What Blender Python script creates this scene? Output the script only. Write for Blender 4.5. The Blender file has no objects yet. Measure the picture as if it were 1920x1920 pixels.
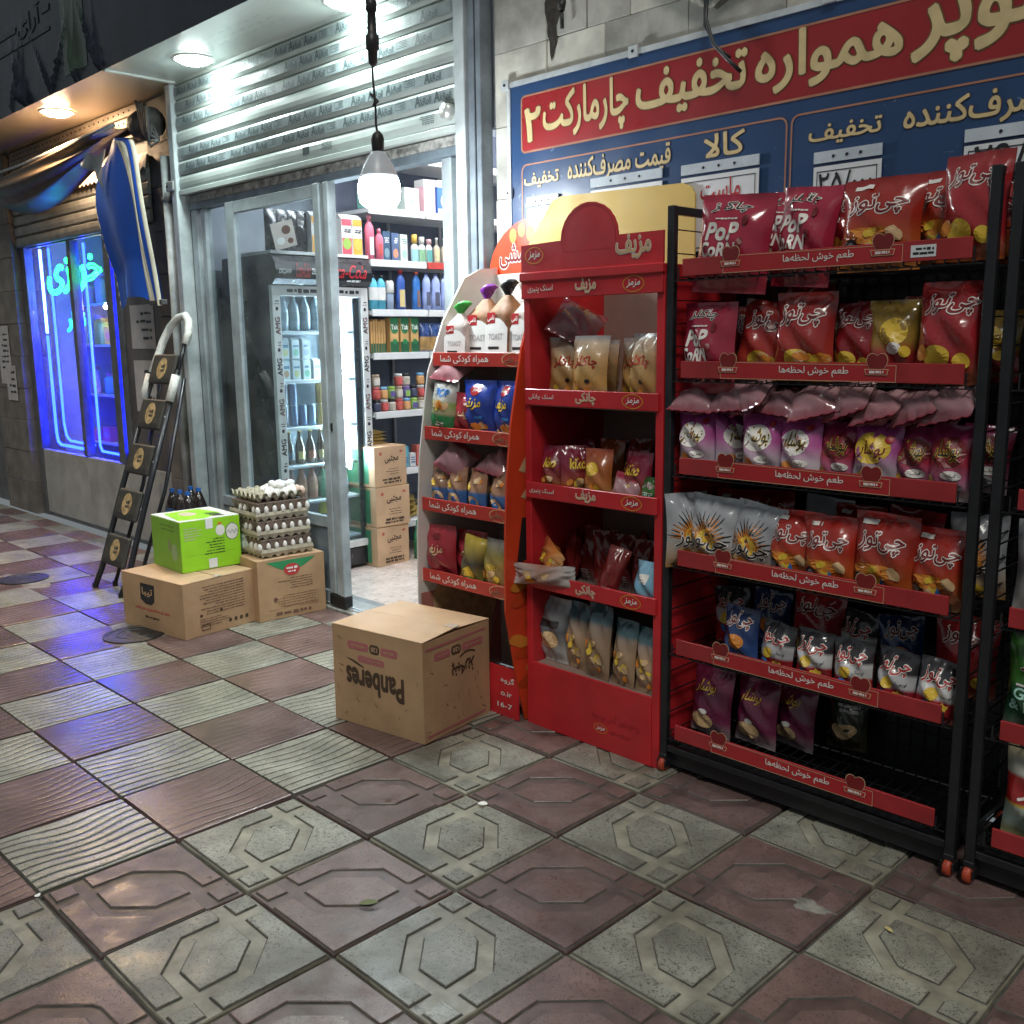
import bpy, math, random
import numpy as np
from mathutils import Matrix, Vector
from mathutils.geometry import delaunay_2d_cdt
random.seed(7)
scene = bpy.context.scene
C = scene.collection

# ------------------------------------------------------------------ camera
cam_d = bpy.data.cameras.new('camera')
cam = bpy.data.objects.new('camera', cam_d); C.objects.link(cam)
cam_d.sensor_width = 36.0; cam_d.sensor_fit = 'HORIZONTAL'
cam_d.lens = 1842.67 / 1920 * 36.0
cam_d.clip_end = 200; cam_d.clip_start = 0.05
def cam_matrix(yaw, pitch, roll, loc):
    yaw, pitch, roll = map(math.radians, (yaw, pitch, roll))
    f = Vector((math.sin(yaw)*math.cos(pitch), math.cos(yaw)*math.cos(pitch), -math.sin(pitch)))
    r = Vector((math.cos(yaw), -math.sin(yaw), 0)); u = r.cross(f)
    r2 = r*math.cos(roll) + u*math.sin(roll); u2 = -r*math.sin(roll) + u*math.cos(roll)
    m = Matrix((r2, u2, -f)).transposed().to_4x4(); m.translation = loc
    return m
cam.matrix_world = cam_matrix(-45.274, 10.081, -0.734, (2.6493, -1.2001, 1.4668))
scene.camera = cam

# ------------------------------------------------------------------ night sky, distant street light, exposure
world = bpy.data.worlds.new('World'); scene.world = world; world.use_nodes = True
wn = world.node_tree; bg = wn.nodes['Background']
bg.inputs[0].default_value = (0.74, 0.82, 0.86, 1); bg.inputs[1].default_value = 0.165
sun_d = bpy.data.lights.new('street_light', 'SUN'); sun = bpy.data.objects.new('street_light', sun_d); C.objects.link(sun)
sun_d.energy = 1.0; sun_d.angle = math.radians(14); sun_d.color = (1.0, 0.96, 0.88)
sun.rotation_euler = Vector((-0.40, 0.46, -0.82)).to_track_quat('-Z', 'Y').to_euler()
scene.view_settings.view_transform = 'Standard'; scene.view_settings.look = 'None'
scene.view_settings.gamma = 1.0; scene.view_settings.exposure = 0.52
scene.render.engine = 'CYCLES'
scene.cycles.use_denoising = True
scene.cycles.max_bounces = 6; scene.cycles.use_adaptive_sampling = True; scene.cycles.adaptive_threshold = 0.02; scene.cycles.transparent_max_bounces = 12
scene.cycles.caustics_reflective = False; scene.cycles.caustics_refractive = False
scene.cycles.sample_clamp_indirect = 6.0

# ------------------------------------------------------------------ materials
_M = {}
def mat(key, col=(.5,.5,.5), rough=.5, metal=0., var=.12, vscale=9., bump=0., bscale=120., coat=0., emis=0., ecol=None, trans=0., alpha=1., spec=.5, rvar=0.08, tint=0., flecks=None, grad=None, attr=None, dirt=0., grime=0.):
    if key in _M: return _M[key]
    m = bpy.data.materials.new(key); m.use_nodes = True
    nt = m.node_tree; N = nt.nodes; L = nt.links; b = N['Principled BSDF']
    b.inputs['Base Color'].default_value = (*col, 1); b.inputs['Roughness'].default_value = rough
    b.inputs['Metallic'].default_value = metal; b.inputs['Specular IOR Level'].default_value = spec
    b.inputs['Coat Weight'].default_value = coat; b.inputs['Coat Roughness'].default_value = .12
    b.inputs['Transmission Weight'].default_value = trans; b.inputs['Alpha'].default_value = alpha
    if emis:
        b.inputs['Emission Color'].default_value = (*(ecol or col), 1); b.inputs['Emission Strength'].default_value = emis
        _M[key] = m; return m
    tc = N.new('ShaderNodeTexCoord'); oi = N.new('ShaderNodeObjectInfo')
    off = N.new('ShaderNodeVectorMath'); off.operation = 'MULTIPLY_ADD'; off.inputs[1].default_value = (1,1,1)
    mv = N.new('ShaderNodeVectorMath'); mv.operation = 'SCALE'; mv.inputs[0].default_value = (17.3, 9.1, 5.7)
    L.new(oi.outputs['Random'], mv.inputs['Scale']); L.new(tc.outputs['Object'], off.inputs[0]); L.new(mv.outputs[0], off.inputs[2])
    vec = off.outputs[0]
    def mix(a, bcol, fac, mode='MIX'):
        x = N.new('ShaderNodeMix'); x.data_type = 'RGBA'; x.blend_type = mode
        for s, v in ((x.inputs[6], a), (x.inputs[7], bcol)):
            if isinstance(v, tuple): s.default_value = (*v, 1)
            else: L.new(v, s)
        if isinstance(fac, float): x.inputs[0].default_value = fac
        else: L.new(fac, x.inputs[0])
        return x.outputs[2]
    def ramp(src, lo, hi, a=0., z=1.):
        r = N.new('ShaderNodeMapRange'); r.inputs[1].default_value = lo; r.inputs[2].default_value = hi
        r.inputs[3].default_value = a; r.inputs[4].default_value = z; L.new(src, r.inputs[0]); return r.outputs[0]
    def noise(scale, detail=3., dist=0., rgh=.55):
        n = N.new('ShaderNodeTexNoise'); n.inputs['Scale'].default_value = scale; n.inputs['Detail'].default_value = detail
        n.inputs['Distortion'].default_value = dist; n.inputs['Roughness'].default_value = rgh; L.new(vec, n.inputs['Vector']); return n.outputs[0]
    c = tuple(col)
    if grad:      # list of (position, colour) up the height of the object
        g = N.new('ShaderNodeSeparateXYZ'); L.new(tc.outputs['Generated'], g.inputs[0])
        cr = N.new('ShaderNodeValToRGB'); els = cr.color_ramp.elements
        while len(els) < len(grad): els.new(.5)
        for e, (p, cc) in zip(els, grad): e.position = p; e.color = (*cc, 1)
        L.new(g.outputs[2], cr.inputs[0]); c = cr.outputs[0]
    if var:
        n = noise(vscale, 4.)
        f = ramp(n, .3, .7)
        dark = mix(c, (1-1.6*var,)*3, 1., 'MULTIPLY'); lite = mix(c, (1+var,)*3, 1., 'MULTIPLY')
        c = mix(dark, lite, f)
        if rvar:
            rr = N.new('ShaderNodeMath'); rr.operation = 'ADD'; rr.inputs[1].default_value = rough - rvar*.5
            L.new(ramp(noise(vscale*2.3, 3.), .3, .7, 0., rvar*2), rr.inputs[0]); L.new(rr.outputs[0], b.inputs['Roughness'])
    if tint:
        c = mix(c, mix(c, (1-tint, 1-tint*.95, 1-tint*.85), 1., 'MULTIPLY'), oi.outputs['Random'])
    if dirt:
        c = mix(c, (.06,.055,.045), ramp(noise(3.1, 6., .6, .68), .52, .78, 0., dirt))
    if grime:     # trodden dirt and old spots that run across the joints
        ge = N.new('ShaderNodeNewGeometry')
        def wnoise(sc_, det, dist):
            n = N.new('ShaderNodeTexNoise'); n.inputs['Scale'].default_value = sc_; n.inputs['Detail'].default_value = det; n.inputs['Distortion'].default_value = dist; n.inputs['Roughness'].default_value = .62
            L.new(ge.outputs['Position'], n.inputs['Vector']); return n.outputs[0]
        c = mix(c, mix(c, (.50,.47,.42), 1., 'MULTIPLY'), ramp(wnoise(1.9, 8., .4), .42, .66, 0., grime))
        c = mix(c, (.05,.045,.04), ramp(wnoise(17., 3., .8), .66, .72, 0., grime*.8))
        c = mix(c, (.05,.045,.04), ramp(wnoise(46., 2., .3), .70, .75, 0., grime*.7))
    if flecks:    # (scale, low, high, strength, colour)
        fl = noise(flecks[0], 2., 1.6, .5)
        c = mix(c, flecks[4], ramp(fl, flecks[1], flecks[2], 0., flecks[3]))
    if attr:      # dirt packed in the carved grooves
        at = N.new('ShaderNodeAttribute'); at.attribute_name = attr[0]
        c = mix(c, attr[1], ramp(at.outputs['Fac'], 0., 1., 0., attr[2]))
        rm = N.new('ShaderNodeMapRange'); rm.inputs[3].default_value = rough; rm.inputs[4].default_value = .95; L.new(at.outputs['Fac'], rm.inputs[0]); L.new(rm.outputs[0], b.inputs['Roughness'])
        sm = N.new('ShaderNodeMapRange'); sm.inputs[3].default_value = spec; sm.inputs[4].default_value = .0; L.new(at.outputs['Fac'], sm.inputs[0]); L.new(sm.outputs[0], b.inputs['Specular IOR Level'])
    if not isinstance(c, tuple): L.new(c, b.inputs['Base Color'])
    if bump:
        bp = N.new('ShaderNodeBump'); bp.inputs['Strength'].default_value = bump; bp.inputs['Distance'].default_value = .004
        L.new(noise(bscale, 3.), bp.inputs['Height']); L.new(bp.outputs[0], b.inputs['Normal'])
    _M[key] = m; return m
def glow(key, col, strength): return mat(key, col, emis=strength, ecol=col)
def glass(key, tint=(.93,.97,.96), rough=0.02, dirt=.05):
    if key in _M: return _M[key]
    m = bpy.data.materials.new(key); m.use_nodes = True; nt = m.node_tree; N = nt.nodes; L = nt.links
    N.remove(N['Principled BSDF']); out = N['Material Output']
    tr = N.new('ShaderNodeBsdfTransparent'); tr.inputs[0].default_value = (*tint, 1)
    gl = N.new('ShaderNodeBsdfGlossy'); gl.inputs['Roughness'].default_value = rough
    lw = N.new('ShaderNodeLayerWeight'); lw.inputs[0].default_value = .5
    pw = N.new('ShaderNodeMath'); pw.operation = 'POWER'; pw.inputs[1].default_value = 4.0; L.new(lw.outputs['Facing'], pw.inputs[0])
    fr = N.new('ShaderNodeMath'); fr.operation = 'MULTIPLY_ADD'; fr.inputs[1].default_value = .55; fr.inputs[2].default_value = .035; L.new(pw.outputs[0], fr.inputs[0])
    df = N.new('ShaderNodeBsdfDiffuse'); df.inputs[0].default_value = (.5,.52,.5,1)
    no = N.new('ShaderNodeTexNoise'); no.inputs['Scale'].default_value = 3.5; no.inputs['Detail'].default_value = 6
    tc = N.new('ShaderNodeTexCoord'); L.new(tc.outputs['Object'], no.inputs[0])
    mr = N.new('ShaderNodeMapRange'); mr.inputs[1].default_value = .35; mr.inputs[2].default_value = .75; mr.inputs[3].default_value = dirt*.3; mr.inputs[4].default_value = dirt*1.8
    L.new(no.outputs[0], mr.inputs[0])
    m1 = N.new('ShaderNodeMixShader'); m2 = N.new('ShaderNodeMixShader')
    L.new(fr.outputs[0], m1.inputs[0]); L.new(tr.outputs[0], m1.inputs[1]); L.new(gl.outputs[0], m1.inputs[2])
    L.new(mr.outputs[0], m2.inputs[0]); L.new(m1.outputs[0], m2.inputs[1]); L.new(df.outputs[0], m2.inputs[2])
    L.new(m2.outputs[0], out.inputs[0]); _M[key] = m; return m

# ------------------------------------------------------------------ mesh building
class MB:
    def __init__(s): s.v = []; s.f = []; s.m = []; s.mats = []; s.cur = 0; s.attr = None; s.smooth = False; s.seg = []
    def mat(s, m):
        if m not in s.mats: s.mats.append(m)
        s.cur = s.mats.index(m); return s
    def add(s, vs, fs):
        o = len(s.v); s.v += [tuple(p) for p in vs]
        for f in fs: s.f.append(tuple(i+o for i in f)); s.m.append(s.cur)
        return s
    def box(s, x0, y0, z0, x1, y1, z1, b=0.):
        if b <= 0:
            return s.add([(x0,y0,z0),(x1,y0,z0),(x1,y1,z0),(x0,y1,z0),(x0,y0,z1),(x1,y0,z1),(x1,y1,z1),(x0,y1,z1)],
                  [(0,3,2,1),(4,5,6,7),(0,1,5,4),(1,2,6,5),(2,3,7,6),(3,0,4,7)])
        b = min(b, .45*(x1-x0), .45*(y1-y0), .45*(z1-z0))
        vs = []; 
        X = (x0,x1); Yy = (y0,y1); Z = (z0,z1); sg = (1,-1); idx = {}
        for i in (0,1):
            for j in (0,1):
                for k in (0,1):
                    bx, by, bz = X[i]+sg[i]*b, Yy[j]+sg[j]*b, Z[k]+sg[k]*b
                    idx[i,j,k,0] = len(vs); vs.append((X[i],by,bz)); idx[i,j,k,1] = len(vs); vs.append((bx,Yy[j],bz)); idx[i,j,k,2] = len(vs); vs.append((bx,by,Z[k]))
        fs = []
        I = idx
        fs += [(I[0,0,0,0],I[0,0,1,0],I[0,1,1,0],I[0,1,0,0]),(I[1,0,0,0],I[1,1,0,0],I[1,1,1,0],I[1,0,1,0]),
               (I[0,0,0,1],I[1,0,0,1],I[1,0,1,1],I[0,0,1,1]),(I[0,1,0,1],I[0,1,1,1],I[1,1,1,1],I[1,1,0,1]),
               (I[0,0,0,2],I[0,1,0,2],I[1,1,0,2],I[1,0,0,2]),(I[0,0,1,2],I[1,0,1,2],I[1,1,1,2],I[0,1,1,2])]
        for j in (0,1):
            for k in (0,1): fs.append((I[0,j,k,1],I[1,j,k,1],I[1,j,k,2],I[0,j,k,2]) if j == k else (I[0,j,k,2],I[1,j,k,2],I[1,j,k,1],I[0,j,k,1]))
        for i in (0,1):
            for k in (0,1): fs.append((I[i,0,k,0],I[i,1,k,0],I[i,1,k,2],I[i,0,k,2]) if i != k else (I[i,0,k,2],I[i,1,k,2],I[i,1,k,0],I[i,0,k,0]))
        for i in (0,1):
            for j in (0,1): fs.append((I[i,j,0,0],I[i,j,1,0],I[i,j,1,1],I[i,j,0,1]) if i == j else (I[i,j,0,1],I[i,j,1,1],I[i,j,1,0],I[i,j,0,0]))
        for i in (0,1):
            for j in (0,1):
                for k in (0,1): fs.append((I[i,j,k,0],I[i,j,k,1],I[i,j,k,2]))
        return s.add(vs, fs)
    def prism(s, poly, z0, z1, axis='z', slope=0.):
        n = len(poly); 
        if slope:
            cx = sum(p[0] for p in poly)/n; cy = sum(p[1] for p in poly)/n
        def P(p, z):
            return {'z': (p[0],p[1],z), 'y': (p[0],z,p[1]), 'x': (z,p[0],p[1])}[axis]
        top = poly
        if slope: top = inset(poly, slope)
        vs = [P(p,z0) for p in poly] + [P(p,z1) for p in top]
        fs = [tuple(range(n))[::-1], tuple(range(n,2*n))] + [(i,(i+1)%n,(i+1)%n+n,i+n) for i in range(n)]
        return s.add(vs, fs)
    def lathe(s, prof, n=20, c=(0,0,0), axis='z', cap=True):
        vs = []; fs = []
        for r, z in prof:
            for k in range(n):
                a = 2*math.pi*k/n; p = (r*math.cos(a), r*math.sin(a), z)
                if axis == 'y': p = (p[0], p[2], p[1])
                if axis == 'x': p = (p[2], p[0], p[1])
                vs.append((p[0]+c[0], p[1]+c[1], p[2]+c[2]))
        for i in range(len(prof)-1):
            for k in range(n): fs.append((i*n+k, i*n+(k+1)%n, (i+1)*n+(k+1)%n, (i+1)*n+k))
        if cap: fs += [tuple(range(n))[::-1], tuple(range((len(prof)-1)*n, len(prof)*n))]
        return s.add(vs, fs)
    def tube(s, pts, r, n=8, closed=False):
        pts = [Vector(p) for p in pts]; vs = []; fs = []; m = len(pts); up = None
        for i, p in enumerate(pts):
            if closed: t = pts[(i+1)%m] - pts[i-1]
            else: t = pts[min(i+1,m-1)] - pts[max(i-1,0)]
            if t.length < 1e-9: t = Vector((0,0,1))
            t.normalize()
            if up is None: up = t.orthogonal().normalized()
            up = (up - t*up.dot(t)); up = up.normalized() if up.length > 1e-6 else t.orthogonal().normalized()
            w = t.cross(up); rr = r[i] if isinstance(r, (list,tuple)) else r
            for k in range(n):
                a = 2*math.pi*k/n; vs.append(p + (up*math.cos(a)+w*math.sin(a))*rr)
        for i in range(m if closed else m-1):
            j = (i+1)%m
            for k in range(n): fs.append((i*n+k, i*n+(k+1)%n, j*n+(k+1)%n, j*n+k))
        if not closed: fs += [tuple(range(n))[::-1], tuple(range((m-1)*n, m*n))]
        return s.add(vs, fs)
    def grid(s, fn, nu, nv, flip=False):
        vs = [fn(i/nu, j/nv) for j in range(nv+1) for i in range(nu+1)]; fs = []
        for j in range(nv):
            for i in range(nu):
                a = j*(nu+1)+i; q = (a, a+1, a+nu+2, a+nu+1); fs.append(q[::-1] if flip else q)
        return s.add(vs, fs)
    def mesh(s, name):
        me = bpy.data.meshes.new(name); me.from_pydata(s.v, [], s.f)
        for m in s.mats: me.materials.append(m)
        if s.mats: me.polygons.foreach_set('material_index', s.m)
        if s.smooth: me.polygons.foreach_set('use_smooth', [True]*len(s.f))
        if s.attr:
            a = me.attributes.new(s.attr[0], 'FLOAT', 'POINT'); a.data.foreach_set('value', s.attr[1])
        me.update(); return me
    def obj(s, name, parent=None, m=None, **kw):
        if len(s.seg) > 1 and parent is not None and m is None and s.seg[0] == (0, 0) and ('print' in name or 'lettering' in name) and 'kind' not in kw:
            if len(s.seg) > 14: kw['kind'] = 'stuff'
            else:                     # every printed mark is a piece of its own
                ends = s.seg[1:]+[(len(s.v), len(s.f))]; o = None
                for (v0, f0), (v1, f1) in zip(s.seg, ends):
                    q = MB(); q.mats = [s.mats[s.m[f0]]]; q.v = s.v[v0:v1]; q.f = [tuple(i-v0 for i in f) for f in s.f[f0:f1]]; q.m = [0]*len(q.f)
                    o = link(name, q.mesh(name), parent, **kw)
                return o
        if m is not None: s.mats = [m]; s.m = [0]*len(s.f)
        return link(name, s.mesh(name), parent, **kw)
def inset(poly, d):
    n = len(poly); out = []
    ar = sum(poly[i][0]*poly[(i+1)%n][1]-poly[(i+1)%n][0]*poly[i][1] for i in range(n)); sg = 1 if ar > 0 else -1
    for i in range(n):
        p0, p1, p2 = Vector(poly[i-1]), Vector(poly[i]), Vector(poly[(i+1)%n])
        e1 = (p1-p0).normalized(); e2 = (p2-p1).normalized()
        n1 = Vector((-e1.y, e1.x))*sg; n2 = Vector((-e2.y, e2.x))*sg
        bis = n1+n2; bis = bis/max(.3, bis.dot(n1)); q = p1+bis*d; out.append((q.x,q.y))
    return out
def link(name, data, parent=None, loc=(0,0,0), rot=(0,0,0), label=None, cat=None, group=None, kind=None, scale=None):
    o = bpy.data.objects.new(name, data); C.objects.link(o); o.location = loc; o.rotation_euler = rot
    if scale: o.scale = scale
    if parent is not None: o.parent = parent
    if label: o['label'] = label
    if cat: o['category'] = cat
    if group: o['group'] = group
    if kind: o['kind'] = kind
    return o
def thing(name, label, cat, loc=(0,0,0), rot=(0,0,0), group=None): return link(name, None, None, loc, rot, label, cat, group)
def copy_tree(o, parent=None, loc=None, rot=None, label=None):
    c = o.copy(); C.objects.link(c); c.parent = parent
    if loc is not None: c.location = loc
    if rot is not None: c.rotation_euler = rot
    if label: c['label'] = label
    for ch in o.children: copy_tree(ch, c)
    return c
ORD = ['first','second','third','fourth','fifth','sixth','seventh','eighth','ninth','tenth','eleventh','twelfth']

# ------------------------------------------------------------------ lettering (built-in font only)
_F = {'ا':(0xFE8D,2),'آ':(0xFE81,2),'ب':(0xFE8F,4),'پ':(0xFB56,4),'ت':(0xFE95,4),'ج':(0xFE9D,4),'چ':(0xFB7A,4),'ح':(0xFEA1,4),'خ':(0xFEA5,4),
 'د':(0xFEA9,2),'ر':(0xFEAD,2),'ز':(0xFEAF,2),'س':(0xFEB1,4),'ش':(0xFEB5,4),'ص':(0xFEB9,4),'ض':(0xFEBD,4),'ط':(0xFEC1,4),'ظ':(0xFEC5,4),'ع':(0xFEC9,4),'غ':(0xFECD,4),
 'ف':(0xFED1,4),'ق':(0xFED5,4),'ک':(0xFB8E,4),'گ':(0xFB92,4),'ل':(0xFEDD,4),'م':(0xFEE1,4),'ن':(0xFEE5,4),'و':(0xFEED,2),'ه':(0xFEE9,4),'ی':(0xFBFC,4)}
def shape_fa(s):
    if not any(c in _F for c in s): return s
    out = []; i = 0; n = len(s)
    while i < n:
        c = s[i]
        if c not in _F:
            if c != '\u200c': out.append(c)
            i += 1; continue
        prev = i > 0 and s[i-1] in _F and _F[s[i-1]][1] == 4
        if c == 'ل' and i+1 < n and s[i+1] == 'ا':
            out.append(chr(0xFEFC if prev else 0xFEFB)); i += 2; continue
        nxt = i+1 < n and s[i+1] in _F and _F[c][1] == 4
        base, k = _F[c]
        out.append(chr(base + (3 if prev and nxt else 2 if nxt else 1 if prev else 0))); i += 1
    r = out[::-1]; res = []; run = []          # digits keep their own order
    for ch in r:
        if ch.isdigit() or (ch == '/' and run): run.append(ch)
        else:
            res += run[::-1]; run = []; res.append(ch)
    return ''.join(res + run[::-1])
_T = {}
def text2d(s, off=0., shear=0., res=3):
    k = (s, shear, res)
    if k in _T: return _T[k]
    cu = bpy.data.curves.new('t', 'FONT'); cu.body = shape_fa(s); cu.shear = shear; cu.resolution_u = res; cu.fill_mode = 'NONE'
    o = bpy.data.objects.new('t', cu); C.objects.link(o)
    dg = bpy.context.evaluated_depsgraph_get(); dg.update()
    ev = o.evaluated_get(dg); me = ev.to_mesh()
    co = [(p.co.x, p.co.y) for p in me.vertices]; nb_ = {}
    for e in me.edges:
        a, b = e.vertices; nb_.setdefault(a, []).append(b); nb_.setdefault(b, []).append(a)
    ev.to_mesh_clear(); bpy.data.objects.remove(o); bpy.data.curves.remove(cu)
    loops = []; left = set(nb_)
    while left:                      # closed outlines, in the order their vertices were made
        st = min(left); lp = [st]; left.discard(st); cur = st; nx = st+1 if st+1 in nb_[st] else nb_[st][0]
        while nx != st and nx in left:
            lp.append(nx); left.discard(nx); q = [w for w in nb_[nx] if w != cur]; cur, nx = nx, (q[0] if q else st)
        P = [co[q] for q in lp]; Q = [P[0]]
        for p in P[1:]:
            if abs(p[0]-Q[-1][0])+abs(p[1]-Q[-1][1]) > 1e-5: Q.append(p)
        if len(Q) > 2: loops.append(Q)
    # glyph islands: outlines whose boxes touch are filled together by the non-zero rule
    bx = [(min(p[0] for p in l), min(p[1] for p in l), max(p[0] for p in l), max(p[1] for p in l)) for l in loops]
    n = len(loops); par = list(range(n))
    def root(i):
        while par[i] != i: i = par[i]
        return i
    for a in range(n):
        for b in range(a):
            A, B = bx[a], bx[b]
            if A[0] <= B[2] and B[0] <= A[2] and A[1] <= B[3] and B[1] <= A[3]: par[root(a)] = root(b)
    groups = {}
    for a in range(n): groups.setdefault(root(a), []).append(loops[a])
    v = []; f = []
    for gl in groups.values():
        vs = []; es = []
        for l in gl:
            o_ = len(vs); vs += [Vector(p) for p in l]; es += [(o_+i, o_+(i+1) % len(l)) for i in range(len(l))]
        ov, oe, of, _, _, _ = delaunay_2d_cdt(vs, es, [], 0, 1e-6)
        O = np.array([tuple(p) for p in ov]); F = [tuple(q) for q in of]
        if not len(F): continue
        Cn = np.array([O[list(q)].mean(0) for q in F]); wn = np.zeros(len(F))
        for l in gl:
            L0 = np.array(l); L1 = np.roll(L0, -1, 0)
            up_ = (L0[None,:,1] <= Cn[:,None,1]) & (L1[None,:,1] > Cn[:,None,1]); dn = (L0[None,:,1] > Cn[:,None,1]) & (L1[None,:,1] <= Cn[:,None,1])
            cr = (L1[None,:,0]-L0[None,:,0])*(Cn[:,None,1]-L0[None,:,1]) - (Cn[:,None,0]-L0[None,:,0])*(L1[None,:,1]-L0[None,:,1])
            wn += (up_ & (cr > 0)).sum(1) - (dn & (cr < 0)).sum(1)
        o_ = len(v); v += [(p[0], p[1], 0.) for p in O]
        f += [tuple(i+o_ for i in q) for q, w in zip(F, wn) if abs(w) > .5]
    _T[k] = (v, f); return _T[k]
def text_fit(s, box, bold=0., shear=0., stretch=True, grow=0.):
    """2-D lettering scaled into box (x0,y0,x1,y1); grow = outline width as a fraction of em"""
    v, f = text2d(s, 0., shear); g = v; r = bold*.9+grow
    x0 = min(p[0] for p in g); x1 = max(p[0] for p in g); y0 = min(p[1] for p in g); y1 = max(p[1] for p in g)
    if r > 0:      # heavier strokes: the same glyphs laid again a hair apart
        nd = 6 if r > .025 else 4; vv = list(v); ff = list(f); n0 = len(v)
        for k in range(nd):
            a = 2*math.pi*(k+.5)/nd; vv += [(p[0]+r*math.cos(a), p[1]+r*math.sin(a), p[2]+.00004*(k+1)) for p in v]; ff += [tuple(i+n0*(k+1) for i in q) for q in f]
        v, f = vv, ff
    sx = (box[2]-box[0])/(x1-x0); sy = (box[3]-box[1])/(y1-y0); ox, oy = box[0], box[1]
    if not stretch:
        k = min(sx, sy); ox += (box[2]-box[0]-(x1-x0)*k)/2; oy += (box[3]-box[1]-(y1-y0)*k)/2; sx = sy = k
    return [((p[0]-x0)*sx+ox, (p[1]-y0)*sy+oy, p[2]) for p in v], f
def ellipse2d(cx, cy, rx, ry, n=20, rings=3, wob=None):
    v = [(cx,cy)]; f = []
    for r in range(1, rings+1):
        for k in range(n):
            a = 2*math.pi*k/n; w = wob(a) if wob else 1.
            v.append((cx+rx*r/rings*w*math.cos(a), cy+ry*r/rings*w*math.sin(a)))
    for k in range(n): f.append((0, 1+k, 1+(k+1)%n))
    for r in range(rings-1):
        for k in range(n): a = 1+r*n; b = a+n; f.append((a+k, b+k, b+(k+1)%n, a+(k+1)%n))
    return v, f
def rect2d(x0, y0, x1, y1, nx=6, ny=4):
    v = [(x0+(x1-x0)*i/nx, y0+(y1-y0)*j/ny) for j in range(ny+1) for i in range(nx+1)]
    return v, [(j*(nx+1)+i, j*(nx+1)+i+1, (j+1)*(nx+1)+i+1, (j+1)*(nx+1)+i) for j in range(ny) for i in range(nx)]
def ring2d(poly_out, poly_in):
    n = len(poly_out); return list(poly_out)+list(poly_in), [(i,(i+1)%n,(i+1)%n+n,i+n) for i in range(n)]
def rrect(x0, y0, x1, y1, r, n=5):
    p = []
    for cx, cy, a0 in ((x1-r,y1-r,0),(x0+r,y1-r,90),(x0+r,y0+r,180),(x1-r,y0+r,270)):
        for k in range(n+1):
            a = math.radians(a0+90*k/n); p.append((cx+r*math.cos(a), cy+r*math.sin(a)))
    return p
def front(y, dy=0.): return lambda x, z, l=0.: (x, y-l, z)          # printed on a face that looks towards the street
def east(x): return lambda y, z, l=0.: (x+l, y, z)                   # printed on a face that looks along the street
def up(z): return lambda x, y, l=0.: (x, y, z+l)
def put(mb, vf, fn, m, lift=.0015):
    mb.mat(m); v, f = vf; mb.seg.append((len(mb.v), len(mb.f))); mb.add([fn(p[0], p[1], lift+(p[2] if len(p) > 2 else 0.)) for p in v], f); return mb
def dashes(box, rows, seed, h=.35, fill=(.5,1.), right=True, gap=.25):
    """rows of tiny unreadable print"""
    rnd = random.Random(seed); x0, y0, x1, y1 = box; vs = []; fs = []; dy = (y1-y0)/rows
    for r in range(rows):
        y = y1-(r+.5)*dy; w = (x1-x0)*rnd.uniform(*fill); x = x1-w if right else x0; xe = x+w
        while x < xe:
            l = dy*rnd.uniform(.5, 2.2); hh = dy*h*rnd.uniform(.7,1.2); o = len(vs); x2 = min(x+l, xe)
            yy = y+dy*rnd.uniform(-.06,.06)
            vs += [(x,yy-hh/2),(x2,yy-hh/2),(x2,yy+hh/2),(x,yy+hh/2)]; fs.append((o,o+1,o+2,o+3)); x = x2+dy*gap*rnd.uniform(.6,1.6)
    return vs, fs

# ================================================================== THE SETTING
T = 0.4
M_white = mat('tile_cream', (.325,.325,.272), .34, var=.26, vscale=6, bump=.12, bscale=160, flecks=(122,.555,.615,.82,(.055,.055,.04)), tint=.24, dirt=.55, grime=.75, rvar=.14)
M_red = mat('tile_red', (.215,.140,.126), .33, var=.22, vscale=6, bump=.12, bscale=160, flecks=(122,.555,.615,.62,(.05,.034,.034)), tint=.3, dirt=.5, grime=.6, rvar=.14)
M_whitew = mat('tile_cream_waves', (.35,.35,.292), .25, var=.22, vscale=6, bump=.15, bscale=200, flecks=(110,.62,.67,.8,(.05,.05,.04)), tint=.16, attr=('groove',(.045,.042,.035),.92), dirt=.25, grime=.6, rvar=.12)
M_redw = mat('tile_red_waves', (.205,.135,.122), .21, var=.2, vscale=5, bump=.12, bscale=200, tint=.28, attr=('groove',(.06,.04,.038),.7), dirt=.2, grime=.5, rvar=.12)
M_chan_w = mat('tile_cream_channel', (.33,.32,.25), .42, var=.25, vscale=14, bump=.1, dirt=.5, tint=.15, grime=.8)
M_chan_r = mat('tile_red_channel', (.145,.095,.085), .42, var=.25, vscale=14, bump=.1, dirt=.45, tint=.2, grime=.6)
M_mortar = mat('mortar', (.10,.095,.08), .8, var=.3, vscale=20, bump=.5)
pavement = MB().grid(lambda u,v: (-30+60*u, -25+26.79*v, -.016), 4, 4).obj('pavement', None, M_mortar, kind='structure')
S = .1950
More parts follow.
